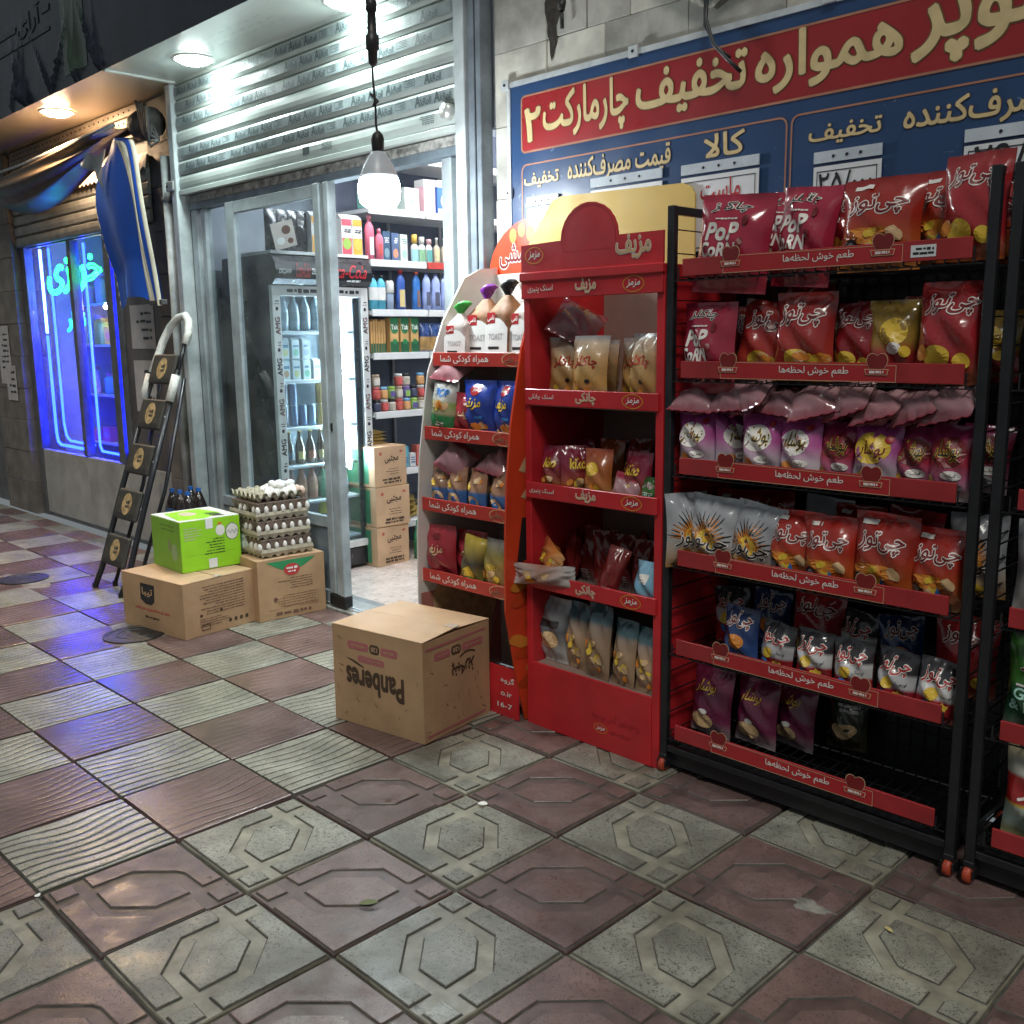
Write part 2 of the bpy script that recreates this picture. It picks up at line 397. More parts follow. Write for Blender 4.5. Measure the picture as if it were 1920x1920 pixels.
def hex_tile(red, seed=0):
    rj = random.Random(seed*7+red)
    m1, m2 = (M_red, M_chan_r) if red else (M_white, M_chan_w)
    mb = MB(); f = (lambda x,y: ((x-.5)*2*S, (y-.5)*2*S)) if red else (lambda x,y: ((x-.5)*2*S, (.5-y)*2*S))
    mb.mat(m2); mb.box(-S,-S,-.03,S,S,-.0055,.003)
    def piece(p):
        q = [f(*c) for c in p]; q = [(x+rj.uniform(-.0016,.0016), y+rj.uniform(-.0016,.0016)) for x,y in q]
        if rj.random() < .45:      # a knocked corner
            k = rj.randrange(len(q)); a, b, c_ = Vector(q[k-1]), Vector(q[k]), Vector(q[(k+1)%len(q)]); d_ = rj.uniform(.006,.016)
            q[k:k+1] = [tuple(b+(a-b).normalized()*d_), tuple(b+(c_-b).normalized()*d_*rj.uniform(.5,1.2))]
        ar = sum(q[i][0]*q[(i+1)%len(q)][1]-q[(i+1)%len(q)][0]*q[i][1] for i in range(len(q)))
        if ar < 0: q = q[::-1]
        q = [(x,y) for x,y in q]
        # softened corners, sloping sides
        n = len(q); a_, b_, c_ = inset(q, -.0028), q, inset(q, .0022)      # skirt of packed dirt, bevelled flank, worn top
        mb.mat(M_mortar); mb.add([(x,y,-.0049) for x,y in a_]+[(x,y,-.0046) for x,y in b_]+[(x,y,-.0022) for x,y in inset(q,.0006)], [(i,(i+1)%n,(i+1)%n+n,i+n) for i in range(n)]+[(i+n,(i+1)%n+n,(i+1)%n+2*n,i+2*n) for i in range(n)])
        mb.mat(m1); mb.add([(x,y,-.0022) for x,y in inset(q,.0006)]+[(x,y,0.) for x,y in c_], [(i,(i+1)%n,(i+1)%n+n,i+n) for i in range(n)]+[tuple(range(n,2*n))])
    piece([(.27,.27),(.51,.27),(.73,.49),(.73,.73),(.49,.73),(.27,.51)])
    a = [(.012,.285),(.17,.285),(.172,.57),(.43,.828),(.715,.83),(.715,.988),(.012,.988)]
    piece(a); piece([(y,x) for x,y in a])
    piece([(.03,.03),(.185,.03),(.185,.185),(.03,.185)]); piece([(.815,.815),(.97,.815),(.97,.97),(.815,.97)])
    return mb.mesh('paving_tile')
def wave_tile(red, seed):
    NU, NV = 112, 22; mb = MB(); att = []
    rnd = random.Random(seed); p1, p2 = rnd.uniform(0,6), rnd.uniform(0,6)
    def fn(u, v):
        e = min(u, 1-u)
        ph = 9.5*(u + .055*math.sin(2*math.pi*v+1.1)*math.sin(math.pi*u) + .030*math.sin(2*math.pi*(v*.9+u*.8)+p1)*math.sin(math.pi*u) + .008*math.sin(9*v+p2))
        g = abs((ph % 1.)-.5)*2             # 1 at the line
        w = max(0., min(1., (g-.72)/.14)); 
        if red: w *= max(0., min(1., .55+.6*math.sin(3.1*v+2.2*u+p2)))
        rim = max(0, 1-e/.012); att.append(min(1., w+.8*max(0,1-e/.008)))
        return ((u-.5)*2*S, (v-.5)*2*S, -.0026*w*(.45 if red else 1) - .003*rim**2)
    mb.grid(fn, NU, NV); mb.smooth = True; n = len(mb.v)
    mb.box(-S,-S,-.03,S,S,-.0062); att += [.8]*8
    mb.attr = ('groove', att); mb.mats = [M_redw if red else M_whitew]; mb.m = [0]*len(mb.f)
    return mb.mesh('paving_tile')
hexm = {r: [hex_tile(r, k) for k in range(4)] for r in (0,1)}
wavm = {r: [wave_tile(r, 3+k+10*r) for k in range(2)] for r in (0,1)}
cami = cam.matrix_world.inverted()
def seen(x, y, z=0, mg=1.22):
    p = cami @ Vector((x,y,z))
    if p.z > -.25: return False
    k = cam_d.lens/18.; return abs(p.x*k/p.z) < mg and abs(p.y*k/p.z) < mg
ntile = 0
for j in range(-7, 4):
    for i in range(-26, 8):
        cx, cy = (i+.5)*T, (j+.5)*T
        if not any(seen(cx+a*.2, cy+b*.2) for a in (-1,0,1) for b in (-1,0,1)): continue
        if (Vector((cx,cy,0))-cam.location).length > 13: continue
        red = (i+j) % 2
        me = random.choice(hexm[red]) if i >= 0 else random.choice(wavm[red])
        o = link('paving_tile', me, pavement, (cx, cy, random.uniform(-.002,.002)), (random.uniform(-.006,.006), random.uniform(-.006,.006), random.uniform(-.006,.006)))
        ntile += 1
# the cut row along the shop fronts
cut = {r: MB().mat(M_red if r else M_white).box(-S,-.088,-.03,S,.088,-.001,.003).mesh('paving_tile') for r in (0,1)}
for i in range(-18, 6):
    link('paving_tile', cut[i % 2], pavement, ((i+.5)*T, 1.692, random.uniform(-.0012,.0005)), (0,0,0))
# patches of smeared cement and small litter on the paving
def blob(name, cx, cy, rx, ry, m, seed, z=.0035, parent=None, **kw):
    r = random.Random(seed); ph = [r.uniform(0,6) for _ in range(4)]
    w = lambda a: 1+.16*math.sin(3*a+ph[0])+.11*math.sin(5*a+ph[1])+.07*math.sin(9*a+ph[2])
    v, f = ellipse2d(cx, cy, rx, ry, 36, 3, w); mb = MB(); n = len(v)
    mb.add([(x,y,z if k < n-36 else z-.0045) for k,(x,y) in enumerate(v)], f); mb.smooth = True
    return mb.obj(name, parent, m, **kw)
M_cem = mat('cement_smear', (.22,.21,.18), .75, var=.3, vscale=25, bump=.6)
blob('cement_patch', 1.53, .985, .055, .03, M_cem, 1, parent=pavement); blob('cement_patch', -.62, 1.22, .10, .022, M_cem, 5, parent=pavement)
blob('cement_patch', -3.78, .90, .24, .15, M_cem, 9, .002, parent=pavement); blob('cement_patch', -2.13, .82, .21, .14, M_cem, 19, .002, parent=pavement)
rl = random.Random(5)
def litter(name, label, x, y, l, w, col, rz):
    mb = MB(); mb.grid(lambda u,v: ((u-.5)*l, (v-.5)*w*(1-(2*u-1)**2*.7), .003+.004*math.sin(3*u)*v+.003*u), 6, 3); mb.smooth = True
    mb.obj(name, None, mat('litter_'+name+str(col), col, .6), loc=(x,y,.001), rot=(0,0,rz), label=label, cat='litter', group='litter on the paving')
litter('dry_leaf', 'small dry green leaf on the red paving near the front', .69, .19, .05, .02, (.13,.15,.05), .8)
litter('paper_scrap', 'white paper scrap beside a joint in the middle of the paving', .50, .78, .035, .02, (.75,.74,.7), .3)
litter('paper_scrap', 'tiny white scrap on a joint at the left front', .02, -.41, .02, .015, (.8,.8,.76), .1)
litter('dry_leaf', 'thin yellow leaf on the red tile before the racks', 1.72, 1.02, .03, .008, (.5,.4,.15), -.5)
mb = MB(); mb.smooth = True; mb.lathe([(.02,0.),(.019,.004),(.011,.007),(.002,.008)], 12)
mb.obj('chewing_gum', None, mat('gum_dark',(.02,.02,.02),.6), loc=(1.36,.155,.0), label='flattened dark lump in the channel of a cream tile', cat='litter')
# two small covers in the pavement
M_iron = mat('cast_iron', (.07,.07,.07), .45, metal=.7, var=.25, vscale=30, bump=.4)
def cover(x, y, r, label):
    t = thing('manhole_cover', label, 'manhole cover', (x,y,.004), group='round covers in the pavement')
    mb = MB(); mb.lathe([(r*1.12,-.003),(r*1.12,.004),(r*1.02,.005),(r*1.02,.001)], 36); mb.obj('ring', t, M_iron)
    mb = MB(); mb.lathe([(r,-.002),(r,.005),(r*.93,.006),(r*.91,.003),(r*.66,.003),(r*.64,.006),(r*.58,.006),(r*.56,.003),(r*.3,.003),(r*.28,.006),(r*.05,.006)], 36); mb.obj('lid', t, M_iron)
cover(-3.82, .86, .13, 'small round iron cover set in the paving left of the ladder')
cover(-2.13, .82, .135, 'round iron cover in front of the big brown carton')

# ------------------------------------------------------------------ building: stone wall on the right
YF = 1.85
M_stone = mat('stone_cladding', (.62,.60,.52), .42, var=.24, vscale=5, bump=.3, bscale=60, tint=.34, dirt=.42, rvar=.12)
M_stoneback = mat('stone_bed', (.14,.135,.12), .8, var=.2)
wall = thing('stone_wall', 'pale stone clad wall of the shop behind the racks and sign', 'wall', (0,YF,0))
MB().box(-.50,.012,0,4.2,.20,4.2).obj('wall_core', wall, M_stoneback)
rs = random.Random(11); stone_meshes = {}
for r in range(14):
    z0 = r*.292; x = -.50; h = .292
    first = True
    while x < 4.2:
        w = rs.choice((.21,.30,.38)) if not first else rs.choice((.115,.21,.30)); first = False
        if x+w > 4.2: w = 4.2-x
        vis = (x < 3.0) and (z0 > 2.0 or x < .2)
        if vis:
            k = (round(w,3))
            if k not in stone_meshes: stone_meshes[k] = MB().mat(M_stone).box(.0012,0,.0012,w-.0012,.02,h-.0012,.0025).mesh('stone')
            link('stone', stone_meshes[k], wall, (x, rs.uniform(-.003,.002), z0))
        else:
            k = (round(w,3), 'b')
            if k not in stone_meshes: stone_meshes[k] = MB().mat(M_stone).box(.0012,0,.0012,w-.0012,.02,h-.0012).mesh('stone')
            if x < 2.6 and z0 < 2.6: link('stone', stone_meshes[k], wall, (x, 0, z0))
        x += w
# sooty hole with a wire and cut-out plaster high on the wall
M_soot = mat('soot', (.035,.03,.025), .9, var=.4, vscale=30, bump=.6)
M_teal = mat('painted_plaster', (.16,.30,.31), .6, var=.3, vscale=12, bump=.5, dirt=.4)
v, f = ellipse2d(-.165, 2.70, .035, .12, 30, 3, lambda a: 1+.2*math.sin(3*a)+.14*math.sin(7*a+1))
o = MB().add([(x,-.0045,z) for x,z in v], [q[::-1] for q in f]).obj('soot_stain', wall, M_soot)
mb = MB(); pl_ = [(.30,3.02),(.34,2.70),(.42,2.655),(.565,2.565),(.60,2.56),(.64,2.585),(.86,2.665),(1.02,2.80),(1.05,3.02)]
mb.prism(pl_, -.030, -.004, 'y'); mb.obj('plaster_edge', wall, mat('broken_plaster',(.42,.42,.38),.9,var=.3,vscale=40,bump=1.))
mb = MB(); mb.prism(inset(pl_, .022), -.034, -.0305, 'y'); mb.obj('painted_plaster', wall, M_teal)
M_black = mat('black_rubber', (.012,.012,.013), .45, var=.2)
M_wire = mat('cable_black', (.02,.02,.022), .4)
def cable(name, label, pts, r, loc=(0,0,0)):
    mb = MB(); mb.smooth = True; mb.tube(pts, r, 7); return mb.obj(name, None, M_wire, label=label, cat='cable')
mb = MB(); mb.smooth = True; mb.tube([(-.09,1.83,3.05),(-.092,1.825,2.80),(-.086,1.82,2.74)],.004,6); mb.tube([(-.086,1.818,2.74),(-.088,1.812,2.705)],[.016,.014],8); mb.tube([(-.088,1.815,2.705),(-.086,1.815,2.64)],.008,6)
mb.obj('wire_connector', None, M_wire, label='black wire with a taped connector hanging beside the sooty hole', cat='cable')
mb = MB(); mb.smooth = True; mb.tube([(.585,1.81,2.61),(.592,1.79,2.52),(.63,1.785,2.43),(.69,1.78,2.37),(.735,1.79,2.325)],.007,6); mb.tube([(.575,1.81,2.61),(.588,1.79,2.50),(.64,1.785,2.42),(.70,1.78,2.375)],.005,6)
mb.obj('lamp_cable', None, M_wire, label='loose black cable ending in bare wire over the red sign lettering', cat='cable')

# ------------------------------------------------------------------ printed sign board
M_navy = mat('sign_blue', (.022,.060,.155), .32, var=.10, vscale=2.5, flecks=(26,.72,.78,.55,(.25,.36,.48)), bump=.35, bscale=5)
M_sred = mat('sign_red', (.30,.018,.022), .30, var=.18, vscale=2., bump=.35, bscale=5, dirt=.15)
M_gold = mat('sign_gold', (.66,.52,.27), .35, var=.12, vscale=14)
M_gold2 = mat('sign_gold_dark', (.17,.09,.03), .4)
M_copper = mat('sign_copper', (.40,.18,.11), .4)
M_alu = mat('aluminium', (.62,.66,.68), .32, metal=.35, var=.15, vscale=12)
M_paper = mat('paper_white', (.72,.74,.76), .45, var=.05)
M_ink = mat('ink_black', (.012,.012,.015), .5, var=0)
M_inkred = mat('ink_red', (.45,.02,.02), .5, var=0)
sign = thing('shop_sign', 'large blue and red printed price board screwed to the stone wall', 'sign', (0,1.832,0))
SX0, SX1, SZ0, SZ1 = -.39, 2.75, .75, 2.485
MB().box(SX0,-.006,SZ0,SX1,.014,SZ1).obj('board', sign, M_navy)
mb = MB(); mb.box(SX0-.008,-.012,SZ1-.010,SX1,.013,SZ1+.010); mb.box(SX0-.010,-.0115,SZ0,SX0+.008,.0125,SZ1-.0105); mb.obj('frame', sign, M_alu)
mb = MB(); P = rrect(-.322,2.208,2.72,2.432,.022); Q = inset(P,.006)
mb.add([(x,-.0075,z) for x,z in P],[tuple(range(len(P)))]); mb.obj('red_panel', sign, M_sred)
mb = MB(); v,f = ring2d(P,inset(P,.0075)); mb.add([(x,-.009,z) for x,z in v],f)
P2 = rrect(-.322,.80,.896,2.165,.03); v,f = ring2d(P2,inset(P2,.006)); mb.add([(x,-.008,z) for x,z in v],f)
P3 = rrect(.908,.80,2.70,2.165,.03); v,f = ring2d(P3,inset(P3,.006)); mb.add([(x,-.008,z) for x,z in v],f)
mb.obj('border_line', sign, M_copper)
def letters(parent, s, box, fn, m, bold=.018, out=None, name='lettering', lift=.003, shear=0., stretch=True, grow=.03):
    mb = MB()
    if out is not None: put(mb, text_fit(s, box, bold, shear, stretch, grow), fn, out, lift*.5)
    put(mb, text_fit(s, box, bold, shear, stretch), fn, m, lift)
    return mb.obj(name, parent)
fs_ = front(-.007)
letters(sign, '۲', (-.295,2.252,-.215,2.375), fs_, M_gold, .035, M_gold2, grow=.02)
letters(sign, 'چارمارکت', (-.195,2.232,.235,2.415), fs_, M_gold, .03, M_gold2, grow=.02)
letters(sign, 'تخفیف', (.275,2.250,.735,2.405), fs_, M_gold, .03, M_gold2, grow=.02)
letters(sign, 'همواره', (.775,2.245,1.265,2.42), fs_, M_gold, .03, M_gold2, grow=.02)
letters(sign, 'سوپر', (1.30,2.235,1.76,2.41), fs_, M_gold, .03, M_gold2, grow=.02)
for s, b in (('تخفیف',(-.305,2.068,-.115,2.125)),('قیمت مصرف‌کننده',(-.065,2.058,.43,2.150)),('کالا',(.575,2.075,.735,2.150)),('تخفیف',(.975,2.058,1.215,2.118)),('قیمت مصرف‌کننده',(1.285,2.045,1.99,2.135)),('کالا',(2.15,2.06,2.4,2.14))):
    letters(sign, s, b, fs_, M_gold, .022, M_gold2, lift=.0025, grow=.018)
# clear plastic pockets with price cards
def card(x0, x1, ztop, text, m, tb, label):
    t = thing('price_card', label, 'price card', (0,1.82,0), group='price cards in pockets on the sign')
    mb = MB(); mb.box(x0,-.007,ztop-.035,x1,-.001,ztop); mb.obj('rail', t, mat('clear_plastic',(.55,.62,.68),.2,var=.1))
    mb = MB(); [mb.lathe([(.005,-.0090),(.005,-.0072)],10,((x0*(1-q)+x1*q),0,ztop-.018),'y') for q in (.3,.5,.7)]; mb.obj('punched_hole', t, M_ink)
    mb = MB(); mb.box(x0,-.005,ztop-.30,x1,-.002,ztop-.045); mb.obj('card', t, M_paper)
    mb = MB(); P = [(x0+.012,ztop-.29),(x1-.012,ztop-.29),(x1-.012,ztop-.06),(x0+.012,ztop-.06)]; v,f = ring2d(P,inset(P,.003)); mb.add([(a,-.0065,b) for a,b in v],f); mb.obj('border_line', t, M_ink)
    if text: letters(t, text, tb, front(-.005), m, .012, lift=.002)
card(.485,.800,2.06, 'ماست', M_inkred, (.57,1.935,.73,1.998), 'white price card with red lettering above the red popcorn bags')
card(1.00,1.225,2.035,'۲۵/۰۰۰', M_ink, (1.02,1.90,1.20,1.968), 'white price card with black figures above the middle of the black rack')
card(1.47,1.80,2.035,'۲۹/۵۰۰', M_ink, (1.50,1.905,1.77,1.985), 'white price card with black figures at the right edge of the photo')
card(-.285,-.11,2.03, None, None, None, 'blank white price card half hidden behind the yellow backboard')
card(.06,.40,2.065, None, None, None, 'price card pocket with a white hanger above the yellow backboard')
for x,z in ((-.405,2.487),(.262,2.487),(1.03,2.494),(-.395,2.06)):
    t = link('fixing_plate', MB().mat(M_alu).box(-.022,-.008,-.02,.022,.004,.02,.002).mesh('fixing_plate'), sign, (x,-.012,z))
    link('screw', MB().mat(M_ink).lathe([(.006,-.0100),(.006,-.0082)],10,axis='y').mesh('screw'), t)

# ------------------------------------------------------------------ canopy with soffit, fascia banner
M_soff = mat('soffit_white', (.64,.68,.66), .24, var=.03, vscale=2, rvar=0)
M_soffw = mat('soffit_cream', (.68,.60,.48), .34, var=.03, vscale=2, rvar=0)
canopy = thing('canopy', 'shallow canopy over the shop doors with white soffit and dark fascia', 'canopy', (0,0,3.0))
MB().box(-3.19,1.365,0,-.52,1.87,.05).obj('soffit_panel', canopy, M_soff)
MB().box(-9.5,1.365,.002,-3.215,1.90,.05).obj('soffit_panel', canopy, M_soffw)
MB().box(-3.215,1.365,-.012,-3.19,1.90,.05,.003).obj('soffit_trim', canopy, mat('trim_white',(.7,.72,.7),.4))
MB().box(-9.5,1.364,.0505,-.52,1.9,.12).obj('canopy_core', canopy, M_stoneback)
mb = MB(); M_film = mat('film_print', (.33,.37,.36), .35, var=.2)
for r in range(3):
    for k in range(9): put(mb, text_fit('V', (-2.5+k*.085+r*.03,1.50+r*.055,-2.48+k*.085+r*.03,1.525+r*.055), .01), lambda x,y,l: (x,y,-l), M_film, .0015); put(mb, dashes((-2.475+k*.085+r*.03,1.503+r*.055,-2.44+k*.085+r*.03,1.515+r*.055),1,k,.5,(1,1)), lambda x,y,l: (x,y,-l), M_film, .0015)
mb.obj('film_lettering', canopy, kind='stuff')
# the dark fascia is a slack plastic banner, pulled in creases at its lower edge
M_tarp = mat('banner_plastic', (.010,.014,.024), .20, var=.25, vscale=3, spec=.4)
M_tarpg = mat('banner_green', (.018,.040,.024), .25, var=.25, coat=.3)
fol = random.Random(3); creases = []
for k in range(15):
    ax_ = -8.3+.36*k+fol.uniform(-.1,.1)
    for q in range(fol.choice((2,3,4))): creases.append((ax_+fol.uniform(-.03,.03), fol.uniform(-1.1,.9), fol.uniform(.009,.020), fol.uniform(.022,.05)))
def fascia(u, v):
    x = -9.5+8.97*u; z = -.01+1.05*v; y = 1.352; d = math.exp(-v*v*14)
    for cx, sl, w, a in creases:
        dx = (x-cx-sl*v*1.0)/w
        if abs(dx) < 5: y -= a*math.exp(-abs(dx)*1.3)*d*(1-math.exp(-v*30))
    return (x, y-.02*math.sin(x*2.1+v*3)*v, z)
mb = MB(); mb.grid(fascia, 900, 26); mb.smooth = True; fb = mb.obj('fascia_banner', canopy, M_tarp)
mb = MB(); mb.grid(lambda u,v: (lambda p: (p[0],p[1]-.003,p[2]))(fascia((9.5-3.72+.34*u)/8.97, .06+.9*v)), 60, 22); mb.smooth = True; mb.obj('green_stripe', fb, M_tarpg)
M_tarpi = mat('banner_ink', (.010,.013,.022), .3)
mb = MB(); ff = lambda x,z,l: (x, fascia((x+9.5)/8.97,(z+.01)/1.05)[1]-.004-l, z)
put(mb, text_fit('آرای', (-4.45,.405,-4.05,.56), .03), ff, M_tarpi); put(mb, rect2d(-5.6,.46,-4.47,.50,40,1), ff, M_tarpi); put(mb, rect2d(-4.03,.47,-3.88,.51), ff, M_tarpi); put(mb, rect2d(-5.6,.36,-3.9,.385,60,1), ff, M_tarpi)
mb.obj('banner_lettering', fb)

# ------------------------------------------------------------------ recessed ceiling lights in the soffit
def downlight(x, y, col, power, label):
    t = thing('ceiling_light', label, 'ceiling light', (x,y,3.0), group='recessed lights in the canopy soffit')
    mb = MB(); mb.smooth = True; mb.lathe([(.118,-.001),(.116,-.010),(.098,-.012),(.094,-.004)],32,cap=False); mb.obj('trim_ring', t, mat('lamp_ring',(.75,.75,.72),.35))
    mb = MB(); mb.smooth = True; mb.lathe([(.094,-.005),(.088,-.018),(.06,-.030),(.03,-.035),(.002,-.036)],32); mb.obj('lamp_disc', t, glow('lamp_glow_'+label[:5], col, power))
    ld = bpy.data.lights.new('lamp_light','AREA'); ld.shape = 'DISK'; ld.size = .18; ld.energy = power*(.34 if col[2] < .5 else .13); ld.color = col; ld.spread = math.radians(150)
    lo = bpy.data.objects.new('lamp_light', ld); C.objects.link(lo); lo.parent = t; lo.location = (0,0,-.045)
downlight(-4.43,1.56,(1.,.68,.40),110,'warm recessed ceiling light above the neon shop window')
downlight(-2.65,1.63,(.84,1.,.96),56,'white recessed ceiling light at the left end of the steel shutter')
downlight(-1.31,1.70,(.84,1.,.96),56,'white recessed ceiling light cut by the top edge of the photo')

# ================================================================== ROLLER SHUTTER AND SHOP FRONT
M_slat = mat('shutter_enamel', (.41,.45,.43), .36, metal=.05, var=.12, vscale=3, rvar=0, dirt=.18)
M_film2 = mat('shutter_film', (.23,.27,.28), .3, var=.15, vscale=20)
M_filmink = mat('shutter_ink', (.06,.08,.085), .4, var=0)
shut = thing('roller_shutter', 'half lowered pale steel roller shutter with printed protective film above the shop door', 'shutter', (0,1.80,0))
SH = .0868
for k in range(8):
    z0 = 2.375+.0 + k*SH; bare = (k in (0, 3))
    prof = [(0,.0),( -.006,.004),(-.013,.018),(-.015,.04),(-.013,.064),(-.006,.080),(0,.0835),(.012,.0835),(.012,0)]
    mb = MB(); n = len(prof); mb.smooth = False
    mb.add([(-3.215,y,z) for y,z in prof]+[(-.672,y,z) for y,z in prof], [(i,(i+1)%n,(i+1)%n+n,i+n) for i in range(n)]+[tuple(range(n))[::-1],tuple(range(n,2*n))])
    sl = mb.obj('slat', shut, M_slat, loc=(0,0,z0))
    sf = lambda x,z,l: (x, -.0151-l-.0 + .0, z)
    if not bare:
        mb = MB(); put(mb, rect2d(-3.20,.020,-.69,.066,8,1), sf, M_film2, .0006); mb.obj('film_strip', sl)
        mb = MB(); x = -3.17+.05*(k%3); q = 0
        A = text_fit('A',(0,-.001,.036,.042),.04); R = text_fit('kRoll',(.040,-.001,.112,.028),.03)
        while x < -.80:
            if q % 4 == 3:
                put(mb, ring2d([(x,.030),(x+.07,.030),(x+.07,.060),(x,.060)],[(x+.003,.033),(x+.067,.033),(x+.067,.057),(x+.003,.057)]), sf, M_filmink, .0013)
                put(mb, dashes((x+.008,.036,x+.062,.054),3,q+k,.5,(.4,.9)), sf, M_filmink, .0013)
            else:
                for vf in (A,R): put(mb, ([(p[0]+x,p[1]+.025,p[2]) for p in vf[0]],vf[1]), sf, M_filmink, .0013)
            x += .136+rs.uniform(-.004,.004); q += 1
        mb.obj('film_lettering', sl, kind='stuff')
    if k == 0:
        mb = MB(); put(mb, rect2d(-1.86,.025,-1.80,.065), sf, M_filmink, .001); put(mb, dashes((-1.70,.024,-1.60,.066),6,4,.5,(.8,1)), sf, M_filmink, .001)
        put(mb, dashes((-.92,.026,-.82,.066),5,5,.5,(.8,1)), sf, M_filmink, .001); mb.obj('printed_label', sl)
mb = MB(); mb.box(-3.22,-.022,2.345,-.668,.016,2.374,.003); mb.obj('bottom_bar', shut, M_slat)
M_rail = mat('guide_rail_paint', (.50,.55,.57), .38, metal=.2, var=.18, vscale=8, dirt=.25)
mb = MB(); mb.box(-3.285,-.035,0,-3.222,.05,2.99,.004); mb.obj('guide_rail', shut, M_rail)
mb = MB(); mb.box(-.664,-.035,0,-.600,.05,2.99,.004); mb.obj('guide_rail', shut, M_rail)
mb = MB(); mb.box(-.598,-.015,0,-.560,.05,3.0,.003); mb.box(-.545,-.02,0,-.515,.05,3.0,.003); mb.obj('rail_cover', shut, mat('rail_grey',(.22,.26,.30),.4,metal=.3,var=.2))
t = MB(); t.box(-3.33,-.05,2.375,-3.235,-.036,2.435,.006); lk = t.obj('lock_plate', shut, mat('steel_plate',(.6,.62,.6),.3,metal=.6))
MB().lathe([(.008,-.056),(.008,-.0505)],12,(-3.305,0,2.405),'y').obj('keyhole', lk, M_ink)
mb = MB(); mb.smooth=True; mb.lathe([(.032,-.05),(.034,-.03),(.034,-.0)],20,(-.715,0,2.43),'y'); mb.obj('lock_knob', shut, mat('steel_plate',(.6,.62,.6),.3,metal=.6))

M_alf = mat('door_frame_paint', (.37,.425,.45), .42, metal=.15, var=.2, vscale=7, dirt=.35, bump=.08)
M_alf2 = mat('door_frame_dark', (.20,.25,.29), .42, metal=.2, var=.2, vscale=9, dirt=.3)
M_glass = glass('door_glass', (.86,.92,.94), .03, .06)
front_ = thing('storefront', 'grey metal frame of the shop front around the open doorway', 'shop front', (0,1.85,0))
mb = MB(); mb.box(-3.21,-.02,2.262,-.67,.06,2.345,.003); mb.obj('transom', front_, M_alf2)
mb = MB(); mb.box(-3.215,-.03,2.30,-.68,-.0205,2.342); mb.obj('taped_strip', front_, mat('old_tape',(.34,.33,.31),.6,var=.5,vscale=22,dirt=.5))
mb = MB(); mb.box(-3.205,-.01,.02,-3.135,.05,2.26,.003); mb.obj('jamb', front_, M_alf)
mb = MB(); mb.box(-3.09,-.005,.02,-3.045,.045,2.26,.003); mb.obj('mullion', front_, M_alf)
mb = MB(); mb.box(-2.80,-.005,.02,-2.73,.045,2.26,.003); mb.obj('mullion', front_, M_alf)
mb = MB(); mb.box(-3.044,-.002,.44,-2.801,.04,.50,.003); mb.obj('rail', front_, M_alf)
mb = MB(); mb.box(-3.044,.008,.06,-2.801,.03,.439); mb.obj('kick_panel', front_, M_alf2)
MB().box(-3.044,.018,.501,-2.801,.024,2.26).obj('pane', front_, M_glass)
mb = MB(); mb.box(-.84,-.015,.02,-.775,.05,2.26,.004); mb.obj('jamb', front_, M_alf)
MB().box(-.774,.018,.05,-.70,.024,2.26).obj('pane', front_, M_glass)
mb = MB(); mb.box(-.699,-.01,.02,-.668,.05,2.26,.003); mb.obj('jamb', front_, M_alf)
mb = MB(); mb.box(-3.25,-.068,-.01,-.50,.12,.012,.004); mb.obj('sill', front_, mat('sill_stone',(.24,.24,.22),.5,var=.3,vscale=14,bump=.3,dirt=.5))
mb = MB(); mb.box(-3.2,-.035,.0125,-.70,-.028,.020); mb.box(-3.2,-.010,.0125,-.70,-.003,.020); mb.obj('track', front_, M_alu)
door = thing('sliding_door', 'glazed grey sliding door leaf pushed to the left, with worn metal edge post', 'door', (0,1.815,0))
mb = MB(); mb.box(-2.715,-.015,.03,-2.625,.02,2.255,.003); mb.obj('stile', door, M_alf)
mb = MB(); mb.box(-1.812,-.02,.09,-1.755,.028,2.258,.004); mb.obj('stile', door, M_alf)
mb = MB(); mb.box(-1.753,-.012,.085,-1.715,.022,2.25,.003); mb.box(-1.713,-.022,.085,-1.672,.03,2.255,.004); mb.obj('edge_post', door, M_alf)
mb = MB(); mb.box(-1.815,-.022,.025,-1.67,.03,.084,.003); mb.obj('bottom_guide', door, M_black)
mb = MB(); mb.box(-2.624,-.012,2.19,-1.813,.018,2.256,.003); mb.obj('rail', door, M_alf)
mb = MB(); mb.box(-2.624,-.012,.452,-1.813,.018,.515,.003); mb.obj('rail', door, M_alf)
mb = MB(); mb.box(-2.624,-.012,.03,-1.813,.018,.10,.003); mb.obj('rail', door, M_alf)
mb = MB(); mb.box(-2.624,-.002,.101,-1.813,.010,.451); mb.obj('kick_panel', door, M_alf2)
MB().box(-2.624,.002,.516,-1.813,.007,2.189).obj('pane', door, M_glass)
mb = MB(); mb.box(-1.742,-.018,.985,-1.728,-.0125,1.03,.002); mb.obj('latch', door, M_black)

# ================================================================== INSIDE THE SHOP
M_iw = mat('shop_wall_paint', (.32,.35,.40), .5, var=.08)
M_imb = mat('shop_floor_marble', (.62,.52,.46), .25, var=.12, vscale=4, rvar=.05, tint=.12)
room = thing('shop_room', 'walls and ceiling of the lit grocery shop seen through the doorway', 'room')
MB().box(-3.20,1.93,0,-3.12,5.0,3.05).obj('side_wall', room, M_iw)
MB().box(-3.20,5.001,0,1.5,5.08,3.05).obj('back_wall', room, M_iw)
MB().box(1.42,2.06,0,1.5,5.0,3.05).obj('side_wall', room, M_iw)
MB().box(-3.20,1.93,3.051,1.5,5.08,3.12).obj('ceiling', room, mat('ceiling_white',(.7,.7,.68),.6))
MB().box(-3.21,1.905,2.36,-.5,1.93,3.05).obj('lintel', room, M_iw)
shopfloor = MB().grid(lambda u,v: (-3.15+4.6*u, 1.97+3.03*v, -.006), 2, 2).obj('shop_floor', None, mat('floor_grout',(.25,.21,.18),.7), kind='structure')
